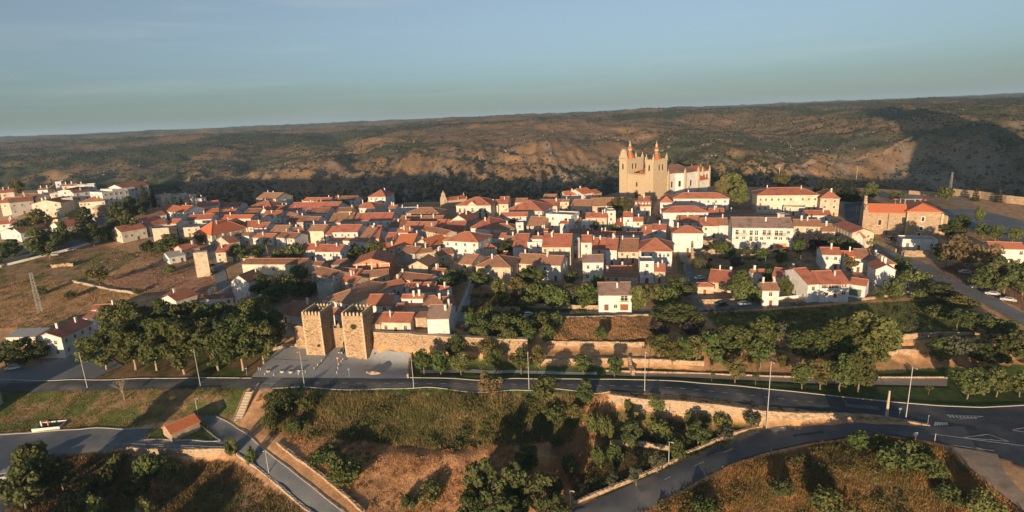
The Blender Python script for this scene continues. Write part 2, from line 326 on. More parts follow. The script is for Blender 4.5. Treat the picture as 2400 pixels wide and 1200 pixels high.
# ------------------------------------------------------------------ paved sheets: (name, far edge pixels, near edge pixels, material)
ASPH=mat('asphalt',(.046,.057,.07),(.074,.085,.098),.35,.85,.1,20,world=True,c3=(.14,.135,.13),s3=.09)
ASPH2=mat('worn_asphalt',(.135,.15,.165),(.185,.195,.205),.3,.85,.1,20,world=True,c3=(.25,.24,.23),s3=.08)
ASPH3=mat('lower_road_asphalt',(.08,.088,.1),(.115,.12,.13),.3,.85,.1,20,world=True,c3=(.16,.155,.15),s3=.1)
COBB=mat('cobble_paving',(.3,.33,.35),(.4,.415,.42),1.6,.85,.3,6,world=True,c3=(.42,.39,.36),s3=.12)
BRPV=mat('brick_paving',(.27,.22,.2),(.36,.29,.25),2.,.85,.2,8,world=True)
GRAV=mat('gravel',(.24,.19,.15),(.34,.27,.21),1.2,.95,.4,10,world=True,c3=(.2,.14,.1),s3=.3)
DIRT=mat('dirt_verge',(.2,.12,.075),(.29,.18,.11),.8,.95,.4,6,world=True,c3=(.13,.1,.05),s3=.25)
SHEETS=[
('main_road',[(-90,894),(0,893),(300,890),(600,888),(900,887),(1200,889),(1350,890),(1500,893),(1600,896),(1700,904),(1800,914),(1900,924),(2000,935),(2100,945),(2200,953),(2300,957),(2400,952),(2480,946)],
 [(-90,919),(0,917),(300,911),(600,909),(900,911),(1200,914),(1350,916),(1480,919),(1540,921),(1600,926),(1700,938),(1800,951),(1900,962),(2000,972),(2100,983),(2170,992),(2300,1050),(2420,1105)],ASPH,'structure',.10),
('lower_road',[(1260,1240),(1345,1192),(1450,1150),(1560,1100),(1640,1060),(1720,1024),(1800,1007),(1900,999),(2000,991),(2100,996),(2185,1001),(2260,1000)],
 [(1430,1262),(1500,1205),(1560,1168),(1650,1118),(1720,1084),(1800,1058),(1900,1037),(2000,1024),(2080,1018),(2170,1032),(2250,1048),(2290,1056)],ASPH3,'structure',.16),
('gravel_track',[(2222,1046),(2270,1095),(2330,1145),(2400,1200),(2450,1240)],[(2338,1066),(2352,1105),(2390,1150),(2440,1195),(2490,1235)],GRAV,'structure',.14),
('gate_plaza',[(655,816),(690,815),(722,812),(760,806),(790,797),(815,797),(840,812),(876,822),(930,826),(965,829)],[(588,885),(650,886),(700,886),(750,887),(800,887),(830,887),(870,888),(900,888),(930,888),(962,888)],COBB,'structure',.16),
('park_walk',[(1420,872),(1600,877),(1800,885),(1900,888),(2050,888),(2220,888)],[(1420,879),(1600,885),(1800,894),(1900,899),(2050,902),(2220,906)],BRPV,'structure',.1),
('side_walk',[(985,868),(1150,869),(1300,871),(1400,873)],[(985,875),(1150,876),(1300,878),(1400,879)],COBB,'structure',.1),
('parking_square',[(-90,1028),(0,1020),(110,1012),(215,1004),(300,1004),(352,1005)],[(-90,1240),(5,1205),(50,1140),(160,1066),(280,1048),(338,1033)],ASPH2,'structure',.12),
('square_edge',[(322,1033),(420,1033),(518,1034)],[(282,1050),(420,1054),(546,1060)],ASPH2,'structure',.10),
('descending_path',[(505,976),(548,998),(602,1040),(700,1118),(815,1212)],[(467,973),(520,1033),(548,1060),(640,1127),(760,1218)],ASPH2,'structure',.14),
('town_lane',[(1130,742),(1210,735),(1300,729),(1400,729),(1480,728),(1600,722),(1720,716),(1800,712),(1900,705),(2000,696),(2130,677)],[(1130,760),(1210,746),(1300,739),(1400,738),(1480,738),(1600,731),(1720,726),(1800,722),(1900,714),(2000,706),(2150,690)],ASPH2,'structure',.12),
('sloping_lane',[(1588,590),(1605,640),(1612,690),(1632,732)],[(1608,590),(1626,640),(1640,690),(1655,728)],ASPH2,'structure',.12),
('walled_lane',[(1099,655),(1077,715),(1062,752)],[(1113,655),(1102,705),(1092,756)],COBB,'structure',.12),
('village_street',[(482,572),(500,620),(512,692)],[(500,575),(530,640),(546,702)],ASPH2,'structure',.12),
('valley_street',[(2040,562),(2100,592),(2180,622),(2290,676),(2400,735),(2470,770)],[(2050,590),(2110,625),(2170,650),(2280,700),(2400,762),(2470,795)],ASPH2,'structure',.12),
('hill_parking',[(2190,490),(2290,490),(2400,518),(2470,535)],[(2200,505),(2300,545),(2400,585),(2470,600)],ASPH2,'structure',.12),
('new_town_street',[(-50,604),(80,572),(160,557),(235,548)],[(-50,640),(80,606),(160,587),(246,566)],ASPH,'structure',.12),
('house_forecourt',[(-60,884),(60,862),(150,832),(205,805)],[(-60,906),(100,895),(220,888),(290,858)],ASPH2,'structure',.12),
('church_square',[(1410,448),(1440,446),(1474,452)],[(1425,466),(1450,466),(1482,468)],COBB,'structure',.12),
('school_yard',[(1978,478),(2000,477),(2022,475)],[(1985,556),(2004,558),(2022,562)],ASPH,'structure',.12),
]
def resample(L,n):
    L=np.array(L,float); d=np.r_[0,np.cumsum(np.hypot(*np.diff(L,axis=0).T))]; t=np.linspace(0,d[-1],n)
    return np.stack([np.interp(t,d,L[:,0]),np.interp(t,d,L[:,1])],1)
def lerp_edges(A,B,n):
    # both edges share their parameter by index
    A=np.array(A,float);B=np.array(B,float)
    def rs(L):
        k=np.linspace(0,1,len(L)); t=np.linspace(0,1,n); return np.stack([np.interp(t,k,L[:,0]),np.interp(t,k,L[:,1])],1)
    return rs(A),rs(B)
SHEETW=[]
for nm,A,B,mt,kd,dz in SHEETS:
    a,b=[[G(*q) for q in L] for L in (A,B)]
    SHEETW.append((nm,a,b,mt,kd,dz,list(A)+list(reversed(B))))
def sheet(name,a,b,mt,dz,n,mm=6,kind='structure',parent=None):
    def rs(L,n):
        L=np.array(L)[:,:2]; d=np.r_[0,np.cumsum(np.hypot(*np.diff(L,axis=0).T))]; t=np.linspace(0,d[-1],n); return np.stack([np.interp(t,d,L[:,0]),np.interp(t,d,L[:,1])],1)
    def rk(L,n):
        L=np.array(L)[:,:2]; k=np.linspace(0,1,len(L)); t=np.linspace(0,1,n); return np.stack([np.interp(t,k,L[:,0]),np.interp(t,k,L[:,1])],1)
    if len(a)==len(b): A_,B_=rk(a,n),rk(b,n)
    else: A_,B_=rs(a,n),rs(b,n)
    t=np.linspace(0,1,mm)[:,None,None]; X=A_[None]*(1-t)+B_[None]*t
    z=TZ(X[...,0].ravel(),X[...,1].ravel())+dz
    V=np.c_[X[...,0].ravel(),X[...,1].ravel(),z]
    i=np.arange(mm-1)[:,None]*n+np.arange(n-1)[None]; Fq=np.stack([i,i+n,i+n+1,i+1],-1).reshape(-1,4)
    o=bpy.data.objects.new(name,np_mesh(name,V,Fq,mt,smooth=True)); link(o,parent)
    if kind: o['kind']=kind
    return o
# ------------------------------------------------------------------ the ground
az=np.radians(np.linspace(-60,60,660))
rr=np.concatenate([np.array([10,30,50,62,72]),np.arange(80,230,1.0),np.arange(230,520,2.0),520*1.0062**np.arange(0,190),520*1.0062**190*1.021**np.arange(0,132)])
AZ,RR=np.meshgrid(az,rr); GX=(RR*np.sin(AZ)).ravel(); GY=(RR*np.cos(AZ)).ravel()
GZ=TZ(GX,GY)
gpx,gpy=projN(GX,GY,GZ)
nearm=(RR.ravel()<700)
for nm,a,b,mt,kd,dz,poly in SHEETW:
    if nm in ('walled_lane',): continue
    poly=[proj(np.array(q)) for q in a]+[proj(np.array(q)) for q in reversed(b)]
    k=inpoly(gpx,gpy,poly)&nearm; GZ[k]-=.22
DRY=np.array((.52,.3,.155)); DRY2=np.array((.29,.185,.10)); GREEN=np.array((.10,.125,.035)); LAWN=np.array((.07,.1,.03)); DUST=np.array((.32,.26,.2)); SCRUB=np.array((.08,.085,.042)); SOIL=np.array((.2,.13,.085)); PLOW=np.array((.36,.2,.125)); ROCK=np.array((.36,.29,.22)); VIV=np.array((.13,.17,.045))
cov=np.tile(DRY,(len(GX),1))
n1=fbm(GX/9,GY/9,4,51)[:,None]; n2=fbm(GX/3,GY/3,3,61)[:,None]
cov=cov*(1-.35*np.clip(n1,0,1))+SCRUB*np.clip(n1*.9,0,.7)
cov=np.clip(cov,0.01,1)
def paint(poly,c,f=1.0,noise=0.0,c2=None):
    k=inpoly(gpx,gpy,poly)&nearm
    cc=np.tile(c,(k.sum(),1))
    if c2 is not None:
        t=sstep(-.15,.25,n1[k]*1.3+n2[k]*.5); cc=cc*(1-t)+c2*t
    cov[k]=cov[k]*(1-f)+cc*f
paint([(480,450),(2300,450),(2180,660),(2050,700),(1600,735),(1100,770),(870,780),(640,790),(540,700),(500,600)],DUST,.75,c2=DRY2)
paint([(-100,440),(480,450),(480,560),(240,570),(-100,640)],DUST,.7,c2=GREEN*1.2)
paint([(-200,915),(580,905),(575,930),(560,990),(480,975),(300,1003),(-200,1020)],GREEN,1,c2=DRY2)
paint([(968,832),(1260,846),(1262,857),(1400,860),(1900,880),(2000,870),(2500,850),(2500,960),(2300,957),(2200,953),(1900,923),(1600,895),(960,888)],LAWN)
paint([(180,790),(660,800),(640,850),(590,885),(180,890)],GREEN*.8,1,c2=DRY2*.8)
paint([(640,908),(1400,914),(1400,928),(640,921)],VIV)
paint([(345,1032),(355,1005),(470,985),(518,1033)],GREEN)
paint([(250,650),(450,600),(505,660),(480,685),(350,695),(270,675)],PLOW,1,c2=PLOW*.75)
paint([(-100,640),(245,575),(330,600),(240,650),(-100,690)],DRY2,1,c2=GREEN)
paint([(1650,735),(1800,725),(2060,708),(2250,700),(2300,790),(2060,795),(1700,790)],GREEN*.8,.9,c2=GREEN*1.1)
paint([(1100,690),(1400,680),(1400,738),(1100,770)],GREEN,.8,c2=DRY2)
paint([(1320,748),(1530,745),(1530,805),(1290,800)],np.array((.52,.3,.18)),1,c2=DRY2)
paint([(1580,560),(1920,580),(1920,650),(1590,650)],DRY2,.8,c2=GREEN)
paint([(350,1090),(560,1090),(720,1215),(380,1215)],SOIL,.8,c2=GREEN*.9)
paint([(100,1060),(300,1060),(350,1215),(50,1215)],SCRUB,.9,c2=SOIL*.8)
paint([(1420,960),(1800,1000),(1600,1095),(1400,1170),(1340,1100)],GREEN*.7,.85,c2=SOIL)
paint([(2170,640),(2260,610),(2480,720),(2480,760),(2290,680)],np.array((.27,.16,.1)),1)
# far country: dry grass, scrub and bare rock
ye=np.interp(GX,_ex,_ey); sF=GY-ye
fm=sstep(-3,14,sF)
patch=fbm(GX/220,GY/300,4,71)+.35*fbm(GX/45,GY/60,4,81)-.42*sstep(100,-700,GX)*(1-sstep(1500,2600,GY))-.35*sstep(430,760,GX)+.12
cF=DRY2*.78*(1-sstep(.12,-.22,patch))[:,None]+SCRUB*1.05*sstep(.12,-.22,patch)[:,None]
gold=sstep(.18,.5,fbm(GX/180,GY/260,3,91)+.25*sstep(-100,300,GX)*(1-sstep(700,900,GX)))[:,None]; cF=cF*(1-gold*.6)+DRY*.66*gold*.6
rck=(sstep(.1,.4,fbm(GX/40,GY/50,4,101))*sstep(130,300,sF)*(1-sstep(560,900,sF)))[:,None]; cF=cF*(1-rck*.75)+ROCK*.72*rck*.7
farm=sstep(2800,5000,GY)[:,None]; cF=cF*(1-farm*.75)+np.array((.11,.11,.07))*farm*.75
cF=cF*(1+.35*fbm(GX/14,GY/18,3,111))[:,None]
cov=cov*(1-fm[:,None])+cF*fm[:,None]
NA,NR=len(az),len(rr)
i=np.arange(NR-1)[:,None]*NA+np.arange(NA-1)[None]; Fq=np.stack([i,i+1,i+NA+1,i+NA],-1).reshape(-1,4)
GROUND=attr_mat('ground_cover','cover',.95,.35,.6,1.45,3.0)
ground=bpy.data.objects.new('ground',np_mesh('ground',np.c_[GX,GY,GZ],Fq,GROUND,cov,True)); link(ground); ground['kind']='structure'
for nm,a,b,mt,kd,dz,poly in SHEETW:
    L=sum(np.linalg.norm(np.array(a[i+1])-np.array(a[i])) for i in range(len(a)-1))
    sheet(nm,a,b,mt,dz-.02,max(8,int(L/2.5)),7,kd)
# ------------------------------------------------------------------ building materials
WALL={
'w':mat('white_render',(.57,.56,.545),(.66,.65,.63),.5,.9,.05,4,rand=.05,c3=(.5,.48,.45),s3=.35),
'c':mat('cream_render',(.55,.5,.4),(.63,.57,.46),.5,.9,.05,4,rand=.06,c3=(.47,.41,.32),s3=.3),
't':mat('tan_render',(.48,.4,.3),(.6,.5,.385),.8,.95,.2,5,rand=.08,c3=(.36,.28,.2),s3=.5),
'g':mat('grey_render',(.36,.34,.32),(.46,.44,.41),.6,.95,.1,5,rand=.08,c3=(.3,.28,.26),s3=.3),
's':mat('rough_stone_wall',(.27,.2,.14),(.42,.32,.22),2.4,.95,.5,5,rand=.05,c3=(.5,.4,.29),s3=.9),
'o':mat('orange_brick',(.52,.2,.10),(.62,.27,.14),2.,.9,.1,5,c3=(.5,.22,.13),s3=.4)}
ROOF={
'r':mat('red_roof_tiles',(.44,.15,.09),(.57,.225,.135),1.6,.85,.25,6,rand=.13,c3=(.33,.13,.085),s3=.25,uvtile=4.),
'o':mat('new_orange_roof_tiles',(.56,.16,.065),(.66,.22,.1),1.5,.8,.2,6,rand=.08,uvtile=4.),
'b':mat('old_brown_roof_tiles',(.35,.17,.1),(.51,.265,.16),1.8,.9,.35,6,rand=.13,c3=(.26,.19,.125),s3=.5,uvtile=4.),
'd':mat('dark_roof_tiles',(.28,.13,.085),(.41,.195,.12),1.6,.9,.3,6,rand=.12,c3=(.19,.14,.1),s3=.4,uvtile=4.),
'g':mat('grey_brown_roof_tiles',(.28,.19,.16),(.38,.26,.21),1.4,.9,.25,6,rand=.06,c3=(.19,.14,.115),s3=.3,uvtile=4.),
'm':mat('metal_sheet_roof',(.36,.36,.36),(.45,.44,.43),.5,.6,.05,6,rand=.1,uvtile=2.),
'f':mat('flat_roof_screed',(.34,.31,.29),(.44,.41,.38),.5,.95,.1,6,rand=.1)}
RIDGE=mat('ridge_tile',(.42,.2,.12),(.52,.3,.2),2,.9)
TRIM=mat('window_trim',(.62,.58,.5),(.72,.68,.6),2,.9)
GLASS=mat('window_glass',(.025,.03,.035),rough=.15,spec=.6)
SHUT=mat('brown_shutter',(.2,.075,.035),(.27,.11,.05),3,.8)
SHUTW=mat('pale_shutter',(.58,.55,.49),(.66,.63,.56),3,.8)
WOOD=mat('wood_door',(.13,.06,.035),(.2,.095,.05),3,.8)
CHIM=mat('chimney_render',(.6,.57,.52),(.72,.69,.64),2,.9,rand=.1,c3=(.4,.36,.32),s3=1.2)
STEEL=mat('galvanised_steel',(.42,.43,.43),(.5,.51,.5),3,.5,metal=.4)
IRON=mat('black_iron',(.03,.03,.03),rough=.6)
REG={'A':(0,380,4),'B':(500,420,4),'C':(1000,420,4),'D':(1400,300,4),'E':(1500,480,4),'F':(1900,380,4.8),'V':(550,640,4),'L':(0,640,4),'K':(0,420,8),'N':(260,420,8),'Q':(0,900,4),'X':(0,0,1),'U':(1050,640,4)}
def RP(reg,x,y): a=REG[reg]; return a[0]+x/a[2],a[1]+y/a[2]
# shared window meshes: unit opening, scaled by each window
def _frame():
    b=MB(); e=.13
    b.box(-.5-e,-.5,-.07,.02,-.5-e,.5+e); b.box(.5,.5+e,-.07,.02,-.5-e,.5+e); b.box(-.5,.5,-.07,.02,.5,.5+e); b.box(-.5-e*1.2,.5+e*1.2,-.12,.02,-.5-e*1.1,-.5)
    return b
FRAME_ME=_frame().mesh('window',TRIM)
def _pane():
    b=MB(); b.box(-.5,.5,-.02,.015,-.5,.5); return b
PANE_ME=_pane().mesh('pane',GLASS)
def _bars():
    b=MB(); b.box(-.04,.04,-.035,-.02,-.5,.5); b.box(-.5,.5,-.035,-.02,.1,.16); return b
BAR_ME=_bars().mesh('glazing_bar',SHUTW)
def _shut(m):
    b=MB(); b.box(-.5,-.01,-.05,.01,-.5,.5); b.box(.01,.5,-.05,.01,-.5,.5); return b.mesh('shutter',m)
SHUT_ME={'b':_shut(SHUT),'w':_shut(SHUTW)}
def _door(): 
    b=MB(); b.box(-.5,.5,-.05,.015,-.5,.5); b.box(-.42,.42,-.075,-.05,-.45,-.05); b.box(-.42,.42,-.075,-.05,.02,.44); return b.mesh('door',WOOD)
DOOR_ME=_door()
def _chim():
    b=MB(); b.box(-.32,.32,-.25,.25,-1.6,1.0); b.box(-.4,.4,-.33,.33,1.0,1.1); b.box(-.26,.26,-.2,.2,1.1,1.3); b.box(-.38,.38,-.3,.3,1.3,1.42); return b.mesh('chimney',CHIM)
CHIM_ME=_chim()
def inst(name,me,parent,loc,sc=(1,1,1),rz=0.0):
    o=bpy.data.objects.new(name,me); COL.objects.link(o); o.parent=parent; o.location=loc; o.scale=sc; o.rotation_euler=(0,0,rz); return o
def window(root,x,y,z,w_,h_,rz=0.0,sh=None,bars=True):
    o=inst('window',FRAME_ME,root,(x,y,z),(w_,1,h_),rz)
    if sh: inst('shutter',SHUT_ME[sh],o,(0,0,0))
    else:
        inst('pane',PANE_ME,o,(0,0,0))
        if bars: inst('glazing_bar',BAR_ME,o,(0,0,0))
    return o
def slab(b,q,t=.22):
    q=[np.array(p,float) for p in q]; n=np.cross(q[1]-q[0],q[2]-q[1]); n/=np.linalg.norm(n)
    if n[2]<0: q=q[::-1]; n=-n
    e=q[1]-q[0]; L=np.linalg.norm(e); 
    # u runs along the lowest horizontal edge
    best=min(range(len(q)),key=lambda i:abs(q[i][2]-q[(i+1)%len(q)][2])*1000+q[i][2]); e=q[(best+1)%len(q)]-q[best]; e=e/np.linalg.norm(e); f=np.cross(n,e)
    uv=[((p-q[0])@e,(p-q[0])@f) for p in q]
    lo=[p-np.array([0,0,t]) for p in q]
    b.face(q,uv); b.face(lo[::-1],uv[::-1])
    for i in range(len(q)):
        j=(i+1)%len(q); b.face([lo[i],lo[j],q[j],q[i]],[uv[i],uv[j],uv[j],uv[i]])
HOUSES=[]; INFO={}
def build_house(name,c,rz,W,d,h,typ,rise,wall,roof,label,cat='house',group=None,win=None,sh=None,ch=None,below=6.0,seed=0,wz=None,fl=None,par=.5,shr=0.0,door=True,sidewin=True,ov=.35):
    r=random.Random(seed*131+7)
    root=empty(name,c,rz); tag(root,label,cat,group)
    x0,x1,y0,y1=-W/2,W/2,-d/2,d/2
    b=MB(); rb=MB(); cap=MB(); tp=h+rise
    tilt=None
    if typ=='g':
        for X,fl_ in ((x0,1),(x1,0)):
            q=[(X,y0,-below),(X,y0,h),(X,0,tp),(X,y1,h),(X,y1,-below)]; b.face(q if not fl_ else q[::-1])
        b.face([(x0,y0,-below),(x1,y0,-below),(x1,y0,h),(x0,y0,h)]); b.face([(x1,y1,-below),(x0,y1,-below),(x0,y1,h),(x1,y1,h)]); b.face([(x0,y0,-below),(x0,y1,-below),(x1,y1,-below),(x1,y0,-below)])
        s=rise/(d/2); g=.22
        slab(rb,[(x0-g,y0-ov,h-ov*s+.24),(x1+g,y0-ov,h-ov*s+.24),(x1+g,0,tp+.24),(x0-g,0,tp+.24)]); slab(rb,[(x1+g,y1+ov,h-ov*s+.24),(x0-g,y1+ov,h-ov*s+.24),(x0-g,0,tp+.24),(x1+g,0,tp+.24)])
        cap.tube((x0-g-.02,0,tp+.25),(x1+g+.02,0,tp+.25),.13,n=5)
    elif typ=='p':
        for Y,fl_ in ((y0,0),(y1,1)):
            q=[(x0,Y,-below),(x1,Y,-below),(x1,Y,h),(0,Y,tp),(x0,Y,h)]; b.face(q if not fl_ else q[::-1])
        b.face([(x0,y1,-below),(x0,y0,-below),(x0,y0,h),(x0,y1,h)]); b.face([(x1,y0,-below),(x1,y1,-below),(x1,y1,h),(x1,y0,h)]); b.face([(x0,y0,-below),(x0,y1,-below),(x1,y1,-below),(x1,y0,-below)])
        s=rise/(W/2); g=.22
        slab(rb,[(x0-ov,y1+g,h-ov*s+.24),(x0-ov,y0-g,h-ov*s+.24),(0,y0-g,tp+.24),(0,y1+g,tp+.24)]); slab(rb,[(x1+ov,y0-g,h-ov*s+.24),(x1+ov,y1+g,h-ov*s+.24),(0,y1+g,tp+.24),(0,y0-g,tp+.24)])
        cap.tube((0,y0-g-.02,tp+.25),(0,y1+g+.02,tp+.25),.13,n=5)
    elif typ in 'hq':
        b.box(x0,x1,y0,y1,-below,h); o=ov+.1; zz=h+.2
        if typ=='h': k=min(d/2,W/2-.2); A=(x0+k,0,tp+.2);B=(x1-k,0,tp+.2)
        else: k=min(W/2,d/2-.2); A=(0,y0+k,tp+.2);B=(0,y1-k,tp+.2)
        p=[(x0-o,y0-o,zz-.1),(x1+o,y0-o,zz-.1),(x1+o,y1+o,zz-.1),(x0-o,y1+o,zz-.1)]
        if typ=='h':
            for q in ([p[0],p[1],B,A],[p[1],p[2],B],[p[2],p[3],A,B],[p[3],p[0],A]): slab(rb,q,.18)
            for e in ((p[0],A),(p[3],A),(p[1],B),(p[2],B),(A,B)): cap.tube((e[0][0],e[0][1],e[0][2]+.03),(e[1][0],e[1][1],e[1][2]+.03),.12,n=5)
        else:
            for q in ([p[0],p[1],A],[p[1],p[2],B,A],[p[2],p[3],B],[p[3],p[0],A,B]): slab(rb,q,.18)
            for e in ((p[0],A),(p[1],A),(p[2],B),(p[3],B),(A,B)): cap.tube((e[0][0],e[0][1],e[0][2]+.03),(e[1][0],e[1][1],e[1][2]+.03),.12,n=5)
    elif typ=='s':
        for X,fl_ in ((x0,1),(x1,0)):
            q=[(X,y0,-below),(X,y0,h),(X,y1,tp),(X,y1,-below)]; b.face(q if not fl_ else q[::-1])
        b.face([(x0,y0,-below),(x1,y0,-below),(x1,y0,h),(x0,y0,h)]); b.face([(x1,y1,-below),(x0,y1,-below),(x0,y1,tp),(x1,y1,tp)])
        s=rise/d; slab(rb,[(x0-.25,y0-ov,h-ov*s+.2),(x1+.25,y0-ov,h-ov*s+.2),(x1+.25,y1+ov,tp+ov*s+.2),(x0-.25,y1+ov,tp+ov*s+.2)],.18); cap=None
    else:
        b.box(x0,x1,y0,y1,-below,h-.05); t=.22; pr=par
        b.box(x0-.02,x1+.02,y0-.02,y0+t,h-.05,h+pr); b.box(x0-.02,x1+.02,y1-t,y1+.02,h-.05,h+pr); b.box(x0-.02,x0+t,y0+t,y1-t,h-.05,h+pr); b.box(x1-t,x1+.02,y0+t,y1-t,h-.05,h+pr)
        rb.box(x0+t,x1-t,y0+t,y1-t,h-.04,h+.06); cap=None
    b.build('wall',WALL[wall],root); ro=rb.build('roof',ROOF[roof],root)
    if cap is not None: cap.build('ridge_cap',RIDGE,ro)
    # windows
    nf=fl if fl is not None else (3 if h>=8.4 else 2 if h>=5 else 1)
    nc=win if win is not None else max(1,min(6,int(W/3.3)))
    fh=(h-.1)/nf if nf else 3
    for f in range(nf):
        for i in range(nc):
            x=x0+W*(i+.5)/nc+r.uniform(-.25,.25)*(W/nc>2.2)
            z=h-fh*(f+.5)+.1
            if win is None and r.random()<.18: continue
            if f==nf-1 and door and i==nc//2:
                inst('door',DOOR_ME,root,(x,y0-.012,1.0),(1.0,1,2.1)); continue
            ww=min(1.05,W/nc*.5); hh=min(1.35,fh*.5)
            s_=sh if sh else (r.choice(['w','b',None,None,None]) if r.random()<.5 else None)
            window(root,x,y0-.012,z,ww,hh,0,s_ if s_!='n' else None)
    # windows on the end wall that can be seen
    to=np.array([math.cos(rz),math.sin(rz)]); cv=-np.array([c[0],c[1]]); cv=cv/np.linalg.norm(cv)
    sd_=to@cv
    if sidewin and abs(sd_)>.25 and d>5 and nf:
        sg=1 if sd_>0 else -1; ns=max(1,min(4,int(d/4)))
        for f in range(nf):
            for i in range(ns):
                if r.random()<.3: continue
                y=y0+d*(i+.5)/ns; window(root,sg*(W/2+.012),y,h-fh*(f+.5)+.1,.95,min(1.3,fh*.5),sg*math.pi/2)
    n=ch if ch is not None else (r.choice([0,1,1,2]) if typ in 'gph' else r.choice([0,1]))
    for i in range(n):
        if typ=='f' : x=r.uniform(-.4,.4)*W; y=r.uniform(0,.4)*d; z=h+.8
        elif typ=='p': x=r.uniform(-.3,.3)*W; y=r.uniform(-.4,.4)*d; z=tp-abs(x)/(W/2)*rise+.7
        elif typ=='s': x=r.uniform(-.4,.4)*W; y=r.uniform(0,.4)*d; z=tp+.4
        else: x=r.uniform(-.3,.3)*W if typ=='h' else r.uniform(-.42,.42)*W; y=r.uniform(-.25,.2)*d; z=tp-abs(y)/(d/2)*rise+.75
        sc=r.uniform(.8,1.25); inst('chimney',CHIM_ME,ro,(x,y,z),(sc,sc,r.uniform(.8,1.3)),r.choice([0,math.pi/2]))
    return root
def house(reg,xl,yl,xr,yr,h,typ,ry,wall,roof,label,d=None,pitch=21.0,name='house',dmax=26.0,rot=None,Wm=None,**k):
    a=RP(reg,xl,yl); b_=RP(reg,xr,yr); ryp=RP(reg,0,ry)[1] if ry is not None else None
    M=G((a[0]+b_[0])/2,(a[1]+b_[1])/2,h); ze=M[2]
    L=P(a[0],a[1],ze); Q=P(b_[0],b_[1],ze); u=(Q-L)[:2]; W=float(np.linalg.norm(u)); u=u/W; n=np.array([-u[1],u[0]])
    mid=(L+Q)/2; rise=0.0
    if typ in 'gh':
        if d is None:
            best=None
            for dd in np.arange(4,dmax,.25):
                q=np.r_[mid[:2]+n*dd/2,ze+math.tan(R(pitch))*dd/2+.25]; e=abs(proj(q)[1]-ryp)
                if best is None or e<best[0]: best=(e,dd)
            d=best[1]
        rise=math.tan(R(pitch))*d/2
    elif typ in 'pq':
        best=None
        for rs in np.arange(.6,7,.1):
            q=np.r_[mid[:2]+(n*W*.45 if typ=='q' else 0),ze+rs+.25]; e=abs(proj(q)[1]-ryp)
            if best is None or e<best[0]: best=(e,rs)
        rise=best[1]; d=d or 12.0
    elif typ=='s':
        if d is None:
            best=None
            for dd in np.arange(3,dmax,.25):
                q=np.r_[mid[:2]+n*dd,ze+math.tan(R(7))*dd+.2]; e=abs(proj(q)[1]-ryp)
                if best is None or e<best[0]: best=(e,dd)
            d=best[1]
        rise=math.tan(R(7))*d
    else: d=d or 8.0
    if rot is not None:
        u=np.array([math.cos(R(rot)),math.sin(R(rot))]); n=np.array([-u[1],u[0]]); W=Wm or W
    c=np.r_[mid[:2]+n*d/2,ze-h]; rz=math.atan2(u[1],u[0])
    if W>45 or abs(rz)>R(65) or d<4.3: print('HOUSE?',label,round(W,1),round(d,1),round(math.degrees(rz)))
    o=build_house(name,c,rz,W,d,h,typ,rise,wall,roof,label,seed=hash_(label),**k); INFO[label]=(o,W,d,h,c,rz); return o
def hash_(s):
    v=0
    for ch in s: v=(v*31+ord(ch))%100003
    return v
